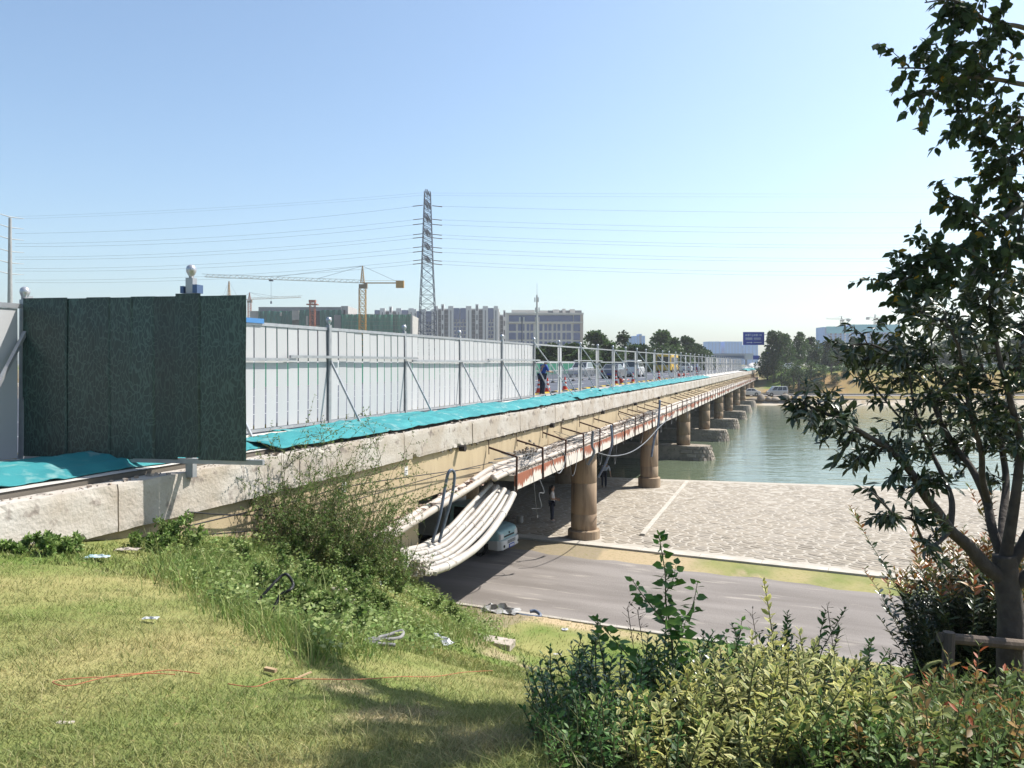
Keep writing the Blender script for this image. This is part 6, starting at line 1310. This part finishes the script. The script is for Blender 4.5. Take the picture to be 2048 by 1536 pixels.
# tall tree with heart shaped leaves, trunk right of the frame
YB = 7.4; bx = 5.7; bb_ = Vector((bx, YB, gz(bx, YB)-.05))
U = lambda px, py, Y: (px, py, Y)
def W3(x, y, z): return (CX+F*x/y, HY-F*(z-EYE)/y, y)
limbs = [([W3(bx, YB, bb_.z), W3(bx+.05, YB, EYE-1), W3(bx-.05, YB+.05, EYE+1), W3(bx-.1, YB, EYE+3), W3(bx-.2, YB-.1, EYE+5), W3(bx-.1, YB, EYE+6.6)], .14, .03, .55, 14),
 ([W3(bx-.05, YB, EYE+1.0), U(2160, 350, 7.3), U(2048, 408, 7.1), U(1992, 450, 7.0), U(1921, 492, 6.9), U(1858, 529, 6.8), U(1783, 575, 6.7)], .04, .006, .15, 26),
 ([U(1985, 455, 7.0), U(1950, 430, 6.9), U(1930, 400, 6.8), U(1905, 390, 6.7)], .014, .004, .1, 26),
 ([U(2048, 408, 7.1), U(2020, 370, 7.2), U(1990, 350, 7.3), U(1965, 360, 7.3)], .016, .004, .1, 28), ([U(1940, 480, 6.9), U(1950, 540, 6.8), U(1900, 580, 6.7), U(1850, 600, 6.6), U(1790, 620, 6.6)], .014, .004, .2, 26), ([U(2048, 420, 7.1), U(2030, 500, 7.0), U(2000, 560, 6.9), U(1960, 620, 6.8)], .016, .004, .1, 26), ([U(2100, 380, 7.2), U(2070, 300, 7.2), U(2030, 310, 7.1), U(2000, 330, 7.1)], .016, .004, .2, 24),
 ([W3(bx-.07, YB, EYE+2.0), U(2150, 240, 7.4), U(2048, 235, 7.3), U(1992, 227, 7.2), U(1950, 222, 7.1), U(1922, 226, 7.1)], .025, .004, .3, 20), ([U(2048, 235, 7.3), U(2000, 275, 7.1), U(1970, 310, 7.0)], .012, .003, .1, 18),
 ([W3(bx-.1, YB, EYE+2.4), U(2140, 180, 7.2), U(2048, 169, 7.0), U(2000, 160, 6.9), U(1950, 154, 6.8), U(1887, 156, 6.7), U(1850, 138, 6.6), U(1796, 136, 6.5)], .032, .005, .35, 16), ([U(1990, 160, 6.9), U(1955, 125, 6.8), U(1920, 100, 6.8), U(1880, 85, 6.8)], .012, .003, .1, 13), ([U(1930, 155, 6.8), U(1890, 180, 6.7), U(1840, 190, 6.6)], .01, .003, .2, 13),
 ([W3(bx-.12, YB, EYE+2.8), U(2140, 90, 7.3), U(2048, 56, 7.1), U(2008, 48, 7.0), U(1967, 37, 6.9), U(1942, 15, 6.8), U(1900, 0, 6.7), U(1850, 5, 6.6)], .03, .005, .35, 15), ([U(2008, 48, 7.0), U(1990, 90, 6.9), U(1960, 110, 6.8)], .01, .003, .1, 15),
 # crown above and beside the frame, which shades the lawn
 ([W3(bx-.1, YB, EYE+3.4), W3(5.3, 7.6, EYE+4.1), W3(4.7, 7.5, EYE+4.5), W3(4.2, 7.4, EYE+4.5)], .032, .005, .2, 62), ([W3(bx-.1, YB, EYE+3.8), W3(5.4, 7.2, EYE+4.4), W3(4.9, 6.8, EYE+4.7), W3(4.4, 6.4, EYE+4.7)], .032, .005, .2, 62), ([W3(bx-.1, YB, EYE+4.2), W3(5.4, 6.6, EYE+4.6), W3(5.1, 6.0, EYE+4.8), W3(4.8, 5.6, EYE+4.7)], .032, .005, .2, 58), ([W3(bx-.1, YB, EYE+4.4), W3(5.2, 7.0, EYE+5.0), W3(4.7, 6.9, EYE+5.2), W3(4.3, 7.0, EYE+5.2)], .032, .005, .2, 40), ([W3(5.3, 6.4, EYE+4.6), W3(4.9, 5.8, EYE+4.8), W3(4.4, 5.4, EYE+4.7), W3(4.0, 5.2, EYE+4.5)], .02, .005, .1, 66), ([W3(5.2, 6.9, EYE+4.5), W3(4.6, 6.1, EYE+4.8), W3(4.2, 5.9, EYE+4.7)], .02, .005, .1, 60), ([W3(bx-.1, YB, EYE+2.6), W3(6.8, 7.2, EYE+3.3), W3(7.4, 7.1, EYE+3.5), W3(7.8, 7.0, EYE+3.6)], .032, .005, .2, 14), ([W3(bx-.1, YB, EYE+1.8), W3(6.8, 8.0, EYE+2.3), W3(7.4, 8.3, EYE+2.4), W3(7.8, 8.5, EYE+2.4)], .032, .005, .2, 14), ([W3(bx-.1, YB, EYE+4.6), W3(6.2, 6.8, EYE+5.2), W3(6.7, 6.2, EYE+5.5), W3(7.0, 5.8, EYE+5.6)], .032, .005, .2, 14), ([W3(bx-.1, YB, EYE+5.0), W3(5.5, 7.8, EYE+5.8), W3(5.2, 8.2, EYE+6.3), W3(5.0, 8.6, EYE+6.5)], .032, .005, .2, 40)]
limb_tree('tall_tree', 'tall tree with small heart shaped leaves whose branches hang in from the upper right', 'tree', limbs, bark_g, leaf_m, HEART, [(.06, .10, .04), (.05, .085, .04), (.08, .125, .045), (.06, .095, .05), (.08, .12, .04), (.06, .1, .04), (.05, .09, .04), (.075, .115, .05)]*5+[(.42, .27, .03)], .084, .33, 4, 73, bb_, .74, .95, .55, .55)
# ---- timber support of the tree
prop_m = M('prop_wood', (.17, .13, .10), (.11, .085, .07), 9, .9, bump=.5, bscale=20, stretch=(1, 1, .2)); tp0 = P(1895, 1380, 4.7)
e = empty('tree_prop', (tp0.x, tp0.y, gz(tp0.x, tp0.y)), 0, 'weathered timber prop frame tied to the right tree trunk', 'tree support')
mb = MB(); a = P(1898, 1264, 4.7); mb.tube([Vector((a.x-.02, a.y, gz(a.x, a.y)-.05)), a], [.034, .034], 10); mb.build('post', prop_m, e, world=True)
mb = MB(); mb.tube([P(1879, 1275, 4.72), P(1960, 1282, 4.78), P(2048, 1290, 4.85), P(2170, 1300, 4.9)], .031, 10); mb.build('rail', prop_m, e, world=True)
mb = MB(); b = P(2150, 1290, 4.95); mb.tube([Vector((b.x, b.y, gz(b.x, b.y)-.05)), b], .034, 10); mb.build('post', prop_m, e, world=True)
# ---- foreground shrubs: stems with leaves in pairs
def stem_shrub(px, Y, rx, ry, h, n, label, seed, cols, rim=None, leaf=.05, dens=.019, tmpl=LEAF1, width=1.0, mat=leaf_m, name='shrub', tips=None, cat='shrub', bare=.2, lean=.35, group=None, hvar=.62):
    rs = np.random.RandomState(seed); x0 = (px-CX)/F*Y; z0 = gz(x0, Y); e = empty(name, (x0, Y, z0), 0, label, cat, group); bag = LeafBag(); rims = []; mb = MB(); cA = np.array(cols)
    for i in range(n):
        a = rs.uniform(0, 6.28); r_ = math.sqrt(rs.rand()); bx_, by_ = x0+rx*r_*math.cos(a), Y+ry*r_*math.sin(a); L = h*(1-hvar*rs.rand())*(1-.3*r_*r_)*(1.3 if rs.rand() < .07 else 1)
        p = Vector((bx_, by_, gz(bx_, by_)-.02)); d = Vector((lean*r_*math.cos(a)+rs.normal()*.1, lean*r_*math.sin(a)+rs.normal()*.1, 1)).normalized(); pts = [p]
        for q in range(6): d = (d+Vector(rs.normal(size=3))*.08).normalized(); pts.append(pts[-1]+d*L/6)
        mb.tube(pts, [.005*(1-.1*q) for q in range(7)], 4, cap=False); m_ = int(L*(1-bare)/dens); col = cA[rs.randint(len(cA))]*rs.uniform(.8, 1.2); ph = rs.rand()*3
        rc = None if rim is None else np.array(rim[rs.randint(len(rim))])
        for q in range(m_):
            t = bare+(1-bare)*(q+1)/m_; f = t*6; k_ = min(5, int(f)); pp = pts[k_].lerp(pts[k_+1], f-k_); ph += PI/2+rs.normal()*.25
            up_ = t**3*.9+.15
            for sg in (0, PI):
                dv = Vector((math.cos(ph+sg), math.sin(ph+sg), up_+rs.normal()*.2)); c2 = col*rs.uniform(.75, 1.25)
                if tips is not None and t > .82 and L > .7*h: c2 = np.array(tips[rs.randint(len(tips))])*rs.uniform(.8, 1.2)
                bag.add(pp, dv, leaf*rs.uniform(.45, 1.3)*(1-.35*max(0, t-.9)*10), c2)
                if rc is not None: rims.append(rc*rs.uniform(.85, 1.15))
    leaves('foliage', mat, tmpl, bag.p, bag.d, bag.s, bag.c, e, width=width, loc=(x0, Y, z0), seed=seed, roll=.35, rim=np.array(rims) if rim is not None else None); mb.build('stem', stem_m, e, world=True); return e
cream = [(.74, .67, .2), (.58, .57, .2), (.78, .72, .32)]; GE = 'gold edged evergreen shrubs in the foreground'; vg = [(.12, .19, .045), (.17, .24, .06), (.28, .32, .09)]
stem_shrub(1345, 3.2, .2, .22, .34, 60, 'gold edged shrub at the bottom edge, left of the taller golden one', 81, vg, cream, .052, group=GE); stem_shrub(1480, 3.3, .24, .3, .5, 66, 'full gold edged shrub in the middle of the bottom edge', 82, vg, cream, .052, group=GE)
stem_shrub(1590, 3.6, .2, .3, .62, 46, 'tall gold edged shrub with upright sprays in front of the lane', 83, vg, cream, .05, group=GE); stem_shrub(1745, 3.3, .18, .15, .42, 26, 'small gold edged sprig low at the right of centre', 84, vg, cream, .055, group=GE)
stem_shrub(1735, 4.5, .35, .3, .5, 45, 'green shrub below the right end of the lane', 85, [(.08, .14, .035), (.12, .18, .05)], [(.15, .21, .07)], .045, group=GE)
dg = [(.07, .16, .035), (.11, .22, .05), (.05, .12, .03)]; GD = 'dark green evergreen shrubs in the foreground'
stem_shrub(1530, 4.5, .42, .3, .66, 110, 'dark green shrub behind the golden shrub, reaching over the lane', 86, dg, None, .045, group=GD, mat=leaf_d); stem_shrub(1640, 4.7, .3, .3, .55, 36, 'dark green shrub right of the tall golden sprays', 87, dg, None, .045, group=GD, mat=leaf_d)
stem_shrub(1250, 4.1, .42, .32, .62, 95, 'dark green shrub mass at the left of the hedge', 88, dg, None, .045, group=GD, mat=leaf_d); stem_shrub(1390, 4.2, .34, .3, .55, 90, 'dark green shrub behind the young broadleaf sapling', 89, dg, None, .045, group=GD, mat=leaf_d)
stem_shrub(1180, 3.6, .24, .3, .36, 70, 'low dark leafy plant at the left end of the hedge', 90, dg, None, .04, group=GD)
ph_c = [(.045, .075, .03), (.06, .09, .035), (.035, .06, .028), (.075, .1, .04)]; ph_t = [(.40, .2, .05), (.3, .22, .06), (.22, .25, .06), (.45, .16, .06)]
stem_shrub(1950, 7.0, .46, .42, 1.62, 360, 'rounded dark shrub with bronze young leaves behind the tree trunk', 91, ph_c, None, .085, .03, LEAF1, .75, leaf_d, tips=ph_t, bare=.12, lean=.24, hvar=.6)
stem_shrub(2120, 6.8, .5, .45, 1.6, 160, 'dark shrub with bronze tips at the right edge behind the trunk', 92, ph_c, None, .085, .03, LEAF1, .75, leaf_d, tips=ph_t, bare=.12, lean=.5)
low = [(.11, .19, .045), (.16, .24, .07), (.2, .24, .07), (.3, .18, .06)]; red = [(.45, .12, .05), (.38, .24, .07), (.2, .26, .07), (.18, .24, .07), (.22, .28, .08), (.16, .22, .06)]
for i, (px, Y, rx, h_, l) in enumerate(((1780, 4.1, .35, .42, 'low mixed shrub with a few red leaves left of the prop post'), (1930, 3.9, .35, .40, 'low shrub with red leaves in front of the prop rail'), (2060, 3.9, .35, .45, 'red tipped low shrub at the foot of the tree'), (1850, 3.35, .3, .28, 'low leafy plants at the bottom right edge'), (2010, 3.35, .3, .3, 'leafy plants in the bottom right corner'))):
    stem_shrub(px, Y, rx, .3, h_, 85, l, 100+i, low, None, .06, .03, LEAF1, .8, leaf_m, tips=red, group='low mixed shrubs at the right')
# grass tufts and foxtails among the shrubs
rs = np.random.RandomState(9); n = 9000; px_r = rs.uniform(1080, 2080, n); Y_r = rs.uniform(3.1, 4.6, n); x = (px_r-CX)/F*Y_r; sel = (px_r > 1640) | ((px_r < 1230) & (rs.rand(n) < .2)); x, y = x[sel], Y_r[sel]; n = len(x)
blades('hedge_grass', x, y, rs.gamma(5, .03, n), rs.uniform(.003, .007, n), mixc(rs, n, (.12, .22, .04), (.2, .31, .07), (.3, .33, .12)), rs.uniform(.2, .9, n), 'long grass growing through the foreground shrubs', 10)
fox_m = M('foxtail', (.5, .52, .2), (.38, .44, .14), 30, .8, transl=.25, bump=.8, bscale=400); GF = 'foxtail grass heads in the foreground'
fx = [(1700, 1340), (1735, 1350), (1720, 1400), (1765, 1365), (1870, 1330), (1885, 1385), (1905, 1395), (1690, 1425), (1723, 1422), (1990, 1400), (2020, 1425), (1925, 1440), (1960, 1480), (1828, 1440), (1095, 1440), (1310, 1490), (1070, 1490), (1125, 1495), (1130, 1390), (2035, 1380)]
for i, (px, py) in enumerate(fx):
    Y = 3.5+.5*rs.rand(); top = P(px, py, Y); b0 = Vector((top.x+rs.uniform(-.1, .1), Y+.05, gz(top.x, Y+.05))); sgn = rs.choice([-1, 1]); w_ = spline([b0, b0.lerp(top, .6)+Vector((0, 0, .06)), top+Vector((sgn*-.03, 0, .01)), top+Vector((0, 0, .012)), top+Vector((sgn*.03, 0, 0)), top+Vector((sgn*.055, 0, -.025))], 5)
    k = len(w_)-15; e = empty('foxtail', b0, 0, 'x', 'foxtail', GF); mb = MB(); mb.tube(w_[:k+2], .0014, 4); mb.build('stalk', stem_m, e, world=True)
    hd = w_[k:]; m_ = len(hd); mb = MB(); mb.tube(hd, [.002+.0062*math.sin(PI*min(.93, (q+.4)/m_))**.6 for q in range(m_)], 8); sp = []
    for p_ in hd:
        for q in range(16): sp.append((p_, Vector(rs.normal(size=3))))
    for p_, d_ in sp: d_ = d_.normalized(); s2 = d_.orthogonal().normalized()*.0006; mb.add([p_+s2, p_-s2, p_+d_*.014], [(0, 1, 2)])
    mb.build('head', fox_m, e, world=True); rk = sorted(q[0] for q in fx).index(px); e['label'] = 'nodding pale green foxtail head, '+ORD[min(rk, 19)]+' from the left of the foreground'
# ---- young broadleaf sapling
sap = [([(1358, 1470, 4.0), (1348, 1380, 4.0), (1343, 1271, 4.0), (1332, 1208, 4.0), (1330, 1145, 4.0), (1317, 1069, 4.0)], .008, .002, .3), ([(1344, 1270, 4.0), (1368, 1240, 4.05), (1385, 1211, 4.1), (1395, 1165, 4.1)], .004, .0015, .2), ([(1332, 1246, 4.0), (1305, 1215, 3.95), (1284, 1189, 3.9), (1266, 1162, 3.9)], .004, .0015, .2), ([(1351, 1401, 4.0), (1310, 1365, 4.0), (1271, 1328, 3.95), (1227, 1278, 3.9), (1192, 1240, 3.9)], .005, .0015, .35), ([(1332, 1185, 4.0), (1345, 1160, 4.05), (1352, 1130, 4.05)], .003, .001, .2), ([(1348, 1300, 4.0), (1362, 1270, 3.9), (1375, 1230, 3.9)], .003, .001, .3)]
def sapling(limbs, label, seed, size, cols):
    rs = np.random.RandomState(seed); b0 = P(*limbs[0][0][0]); b0.z = gz(b0.x, b0.y); e = empty('sapling', b0, 0, label, 'sapling'); bag = LeafBag(); mb = MB(); cA = np.array(cols)
    for pts, r0, r1, lf in limbs:
        w = spline([P(*p) for p in pts], 6); k = len(w); mb.tube(w, [r0+(r1-r0)*i/(k-1) for i in range(k)], 6); L = sum((b-a).length for a, b in zip(w, w[1:])); m_ = int(L/.013)
        for q in range(m_):
            t = lf+(1-lf)*(q+.5)/m_; i = min(k-2, int(t*(k-1))); p = w[i].lerp(w[i+1], t*(k-1)-i); a = q*2.4+rs.normal()*.4; dv = Vector((math.cos(a), math.sin(a)*.9, rs.uniform(-.35, .35)+(.8 if t > .93 else 0))).normalized(); st = p+dv*.02*(1-t*.5)
            mb.tube([p, st], .0008, 3); bag.add(st, dv, size*rs.uniform(.6, 1.15)*(1.15-.5*t), cA[rs.randint(len(cA))]*rs.uniform(.8, 1.2))
    leaves('foliage', leaf_m, HEART, bag.p, bag.d, bag.s, bag.c, e, width=1.0, loc=b0, seed=seed, roll=.7); mb.build('stem', stem_m, e, world=True)
sapling(sap, 'young broadleaf sapling rising above the hedge against the lane', 120, .075, [(.08, .18, .035), (.12, .25, .045), (.17, .33, .06)])
sapling([([(1452, 1400, 4.1), (1462, 1330, 4.1), (1475, 1290, 4.1), (1484, 1240, 4.1)], .005, .0015, .3), ([(1470, 1305, 4.1), (1452, 1280, 4.1), (1447, 1265, 4.1)], .003, .001, .2)], 'small leafy sprig right of the sapling', 121, .06, [(.08, .18, .035), (.12, .24, .05)])
for i, (px, py, l) in enumerate(((1255, 1215, 'thin bare weed stalk left of the sapling'), (1275, 1220, 'second thin weed stalk beside the sapling'), (1655, 1215, 'dark dry seed stalk behind the golden shrub'), (1505, 1230, 'thin dry stalk right of the leafy sprig'))):
    top = P(px, py, 4.4); b0 = Vector((top.x+.05, 4.4, gz(top.x, 4.4))); e = empty('dry_stalk', b0, 0, l, 'weed'); bag = LeafBag(); mb = MB(); w_ = spline([b0, b0.lerp(top, .5)+Vector((.02, 0, 0)), top], 8); mb.tube(w_, .002, 4); rs = np.random.RandomState(i)
    for q in range(8, len(w_)):
        for z_ in range(3): dv = Vector((rs.normal(), rs.normal(), .7)).normalized(); mb.tube([w_[q], w_[q]+dv*.05], .001, 3); bag.add(w_[q]+dv*.03, dv, .02*rs.uniform(.6, 1.3), (.12, .12, .06))
    mb.build('stem', M('dry_stem', (.12, .09, .06), rough=.9), e, world=True); leaves('seed_heads', leaf_m, LEAF0, bag.p, bag.d, bag.s, bag.c, e, loc=b0)
# ---- background trees
def crown_mesh(seed, n, shape, cols, leaf=.42):
    """unit crown, 1 m high from z=0, made of clumps of leaf faces; shape(t) = radius at height t"""
    rs = np.random.RandomState(seed); pos = []; dr = []; sz = []; cl = []; cA = np.array(cols); nc = 60
    cents = []
    for i in range(nc):
        t = rs.uniform(.02, 1); a = rs.uniform(0, 6.28); r = shape(t)*rs.uniform(.35, 1.0); cents.append((r*math.cos(a), r*math.sin(a), t, shape(t)))
    for cx, cy, t, R_ in cents:
        k = n//nc; q = rs.normal(size=(k, 3)); q = q/np.linalg.norm(q, axis=1, keepdims=True)*(rs.rand(k, 1)**.4)*np.array([1, 1, .7])*(.06+R_*.32); tone = rs.uniform(.6, 1.3)
        for v in q: pos.append((cx+v[0], cy+v[1], max(.0, t+v[2]))); dr.append(v+np.array([0, 0, .02])+rs.normal(size=3)*.03); sz.append(leaf*.155*rs.uniform(.6, 1.4)); cl.append(cA[rs.randint(len(cA))]*tone*rs.uniform(.8, 1.2))
    tv, tf = LEAF0; n_ = len(pos); pos = np.array(pos); X = nrmz(np.array(dr)); Z = nrmz(np.array([0, 0, 1.0])+rs.normal(size=(n_, 3))*.9); Yv = nrmz(np.cross(Z, X)); Z = np.cross(X, Yv); s_ = np.array(sz)[:, None, None]
    V = pos[:, None]+s_*(tv[None, :, 0, None]*X[:, None]+tv[None, :, 1, None]*Yv[:, None]*1.5+tv[None, :, 2, None]*Z[:, None]); Fc = (tf[None]+(np.arange(n_)*4)[:, None, None]).reshape(-1, 3)
    me = fast('crown', V.reshape(-1, 3), Fc, np.repeat(np.array(cl)[:, None], 4, 1).reshape(-1, 3)); me.materials.append(leaf_m); return me
rnd_s = lambda t: .36*math.sin(PI*min(1, .12+.86*t))**.6; con_s = lambda t: .26*(1-t)**.9+.01; col_s = lambda t: .22*math.sin(PI*min(1, .1+.88*t))**.5; loose = lambda t: .40*math.sin(PI*min(1, .08+.9*t))**.8
dkg = [(.045, .085, .03), (.06, .1, .035), (.07, .12, .04)]; mdg = [(.08, .14, .04), (.1, .17, .05), (.07, .12, .04)]; ylg = [(.2, .24, .06), (.16, .22, .06)]
CR = dict(round=[crown_mesh(200+i, 3600, rnd_s, dkg if i < 2 else mdg) for i in range(4)], conifer=[crown_mesh(210+i, 3000, con_s, dkg, .3) for i in range(2)], col=[crown_mesh(220+i, 2400, col_s, dkg, .34) for i in range(2)], loose=[crown_mesh(230+i, 1300, loose, mdg) for i in range(3)], yellow=[crown_mesh(240, 2600, rnd_s, ylg)], bush=[crown_mesh(250+i, 2000, lambda t: .52*math.sin(PI*min(1, .2+.75*t))**.5, dkg, .5) for i in range(2)])
mb = MB(); mb.tube([(0, 0, 0), (.02, 0, .4), (-.01, .01, .75), (0, 0, 1)], [.045, .035, .022, .01], 7)
for a in range(5): t = a*1.3; mb.tube([(0, 0, .35+.1*a), (.12*math.cos(t), .12*math.sin(t), .5+.1*a), (.22*math.cos(t), .22*math.sin(t), .62+.08*a)], [.018, .011, .004], 5)
trunk_me = mb.mesh('trunk', True); trunk_me.materials.append(bark_g)
cnt = {}
def bgtree(px, top, Y, kind, label, h=None, wid=1.0, trunkh=.2, group='trees behind the bridge and river', base=None, name=None):
    X = P(px, 0, Y).x; zb = (EYE-float(FH(np.array([X]), np.array([float(Y)]))[0])) if base is None else base; zt = pz(top, Y); H_ = zt-zb; k = cnt.get(kind, 0); cnt[kind] = k+1; ms = CR[kind]
    e = empty(name or ('conifer' if kind in ('conifer', 'col') else 'bush' if kind == 'bush' else 'tree'), (X, Y, zb), 0, label, 'bush' if kind == 'bush' else 'tree', group if kind != 'bush' else 'clipped bushes on the far bank')
    ch = H_*(1-trunkh); meshobj('crown', ms[k % len(ms)], None, e, (0, 0, H_*trunkh), (0, 0, k*1.9), (ch*wid, ch*wid, ch)); meshobj('trunk', trunk_me, None, e, (0, 0, -.1), (0, 0, k), (H_*.75,)*3 if kind != 'bush' else (H_*.5,)*3)
def pzz(top, Y): return pz(top, Y)
T = [(1102, 692, 118, 'round', 'dark tree above the hoarding left of the office corner', 1.2), (1143, 690, 120, 'round', 'dark rounded tree in front of the right end of the office', 1.3), (1190, 668, 150, 'round', 'dark tree standing against the sky right of the office', 1.0), (1212, 684, 150, 'loose', 'thin tree right of the dark skyline tree', 1.0), (1222, 690, 128, 'round', 'low dark tree behind the parked cars', 1.4), (1246, 664, 150, 'conifer', 'pointed conifer left of the blue stepped tower', 1.3), (1275, 693, 140, 'round', 'low dark tree below the blue stepped tower', 1.3), (1300, 697, 150, 'round', 'low tree left of the big dark skyline tree', 1.2), (1323, 667, 165, 'round', 'big dark tree with pointed top right of the blue tower', 1.0), (1352, 680, 168, 'round', 'tree right beside the big dark skyline tree', 1.0), (1372, 678, 172, 'round', 'second tree right of the big dark skyline tree', .9), (1393, 690, 180, 'round', 'small tree at the right end of the skyline trees', 1.0), (1412, 703, 190, 'round', 'lowest tree where the skyline trees meet the road', 1.2), (1165, 702, 118, 'round', 'low dark tree between office corner and skyline tree', 1.5), (1070, 700, 116, 'round', 'low dark tree behind the worker in blue', 1.4)]
for px, top, Y, kind, l, w_ in T: bgtree(px, top, Y, kind, l, wid=w_, trunkh=.08, base=EYE-3.5)
T = [(1548, 665, 176, 'round', 'tall dark tree touching the blue direction sign pole', .75, .2), (1570, 672, 179, 'round', 'full tree right of the sign tree', .8, .2), (1597, 668, 182, 'round', 'broad green tree left of the conifers', .8, .2), (1622, 678, 186, 'round', 'rounded tree at the right of the broad green tree', .9, .15), (1660, 682, 196, 'round', 'dark tree behind the small street tree', 1.1, .1), (1676, 679, 192, 'col', 'narrow dark cypress left of the yellow green tree', .9, .05), (1690, 690, 205, 'yellow', 'yellow green tree between the cypresses', 1.2, .1), (1703, 688, 190, 'col', 'dark cypress above the white car on the upper road', 1.0, .05), (1716, 686, 190, 'col', 'second dark cypress above the white car', 1.0, .05), (1735, 692, 195, 'round', 'dark rounded tree right of the cypresses', 1.2, .1), (1768, 690, 195, 'round', 'dark tree behind the left leaves of the near tree', 1.2, .1), (1800, 688, 198, 'yellow', 'yellow green tree behind the near tree crown', 1.2, .1), (1840, 686, 195, 'round', 'dark tree behind the middle of the near tree', 1.3, .1), (1885, 684, 198, 'round', 'dark tree behind the near tree, right of middle', 1.3, .1), (1930, 682, 196, 'round', 'dark tree behind the right half of the near tree', 1.3, .1), (1980, 680, 198, 'round', 'dark tree behind the near tree by the right edge', 1.3, .1), (2035, 680, 196, 'round', 'dark tree at the right edge of the far bank', 1.3, .1), (1705, 664+12, 230, 'conifer', 'spiky conifer top in front of the netted block', 1.1, .1), (1640, 700, 200, 'round', 'low dark tree between sign trees and conifers', 1.4, .1), (1535, 703, 182, 'round', 'low dark tree just behind the sign pole foot', 1.0, .1),
 (1587, 715, 164, 'loose', 'young tree with a thin trunk at the top of the far slope', .9, .42), (1598, 722, 161, 'loose', 'young tree with dark trunk low on the far slope', .9, .4), (1622, 722, 164, 'loose', 'young staked tree left of the light blue person', .9, .3), (1663, 698, 167, 'loose', 'slim street tree in front of the dark conifers', .7, .45), (1648, 732, 163, 'loose', 'sparse sapling on the far slope', .7, .3), (1717, 732, 164, 'loose', 'small sapling below the white car', .7, .3), (1563, 725, 162, 'loose', 'dark young tree on the slope beside the bridge', 1.0, .3)]
for px, top, Y, kind, l, w_, th in T: bgtree(px, top, Y, kind, l, wid=w_, trunkh=th, group='trees on the far bank')
for px, top, Y, l in ((1578, 763, 159.5, 'clipped round bush left of three on the far slope'), (1617, 763, 159.5, 'clipped round bush in the middle of three on the far slope'), (1638, 763, 160, 'clipped round bush right of three on the far slope'), (1670, 747, 163, 'small round bush higher on the far slope'), (1690, 738, 165.5, 'dark bush under the white car'), (1634, 748, 163, 'dark round bush behind the light blue person'), (1606, 748, 163, 'low dark bush between the young trunks')): bgtree(px, top, Y, 'bush', l, trunkh=.05)
# low hedge along the upper road
rs = np.random.RandomState(31); n = 9000; x = rs.uniform(64, 160, n); y = rs.uniform(168.6, 170, n); pos = np.stack([x, y, EYE-1.4+rs.rand(n)*.9*(1+.3*np.sin(x))], -1); o = leaves('roadside_hedge', leaf_m, LEAF0, pos, rs.normal(size=(n, 3)), rs.uniform(.25, .5, n), mixc(rs, n, (.07, .14, .04), (.12, .2, .06)), width=1.4); tag(o, 'low green hedge along the upper bank road', 'hedge')
# more foreground filling: dark leafy plants at the bottom edge and loose shoots
stem_shrub(1240, 3.25, .3, .25, .34, 90, 'dark small leaved plants at the bottom edge left of the golden shrubs', 130, dg, None, .035, group=GD); stem_shrub(1690, 3.2, .3, .25, .34, 80, 'green leafy plants at the bottom edge between golden and red shrubs', 131, [(.12, .21, .05), (.17, .26, .07)], None, .045, group=GD)
stem_shrub(1420, 3.9, .3, .25, .55, 40, 'loose green shoots between the sapling and the golden shrub', 132, [(.1, .2, .04), (.15, .26, .06)], None, .045, group=GD); stem_shrub(1600, 4.3, .3, .25, .78, 18, 'upright green shoots standing over the lane edge', 133, [(.08, .17, .04), (.11, .21, .05)], None, .05, group=GD)
stem_shrub(1900, 3.1, .5, .2, .3, 90, 'tangle of low leaves along the bottom right edge', 134, low, None, .05, .03, group='low mixed shrubs at the right')

# longer tufts and dead clumps scattered over the lawn
rs = np.random.RandomState(55); tx, ty = [], []
for q in range(420):
    Y = rs.uniform(3.1, 9); X = Y*rs.uniform(-.75, .25)
    if not keep(np.array([X]), np.array([Y]))[0]: continue
    m_ = rs.randint(15, 60); tx += list(rs.normal(X, .06+.05*rs.rand(), m_)); ty += list(rs.normal(Y, .05, m_))
tx, ty = np.array(tx), np.array(ty); n = len(tx); blades('lawn_tufts', tx, ty, rs.gamma(4, .009, n), rs.uniform(.0025, .005, n), mixc(rs, n, (.13, .23, .05), (.2, .28, .07), (.55, .46, .24)), rs.uniform(.5, 2.0, n), 'longer uneven grass tufts scattered over the lawn', 56)
HAZE = .00027
# ---------------- haze
hz, ht, hb = nmat('haze_air'); hn = ht.nodes; hn.remove(hb)
pv_ = hn.new('ShaderNodeVolumePrincipled'); pv_.inputs['Color'].default_value = (.93, .96, 1, 1); pv_.inputs['Density'].default_value = HAZE; pv_.inputs['Anisotropy'].default_value = .3
ht.links.new(pv_.outputs[0], hn['Material Output'].inputs['Volume'])
mb = MB(); mb.box(-1600, 1600, -120, 1700, EYE-11, EYE+115); o = mb.build('haze', hz); tag(o, 'pale haze of a warm day over the river', kind='stuff')
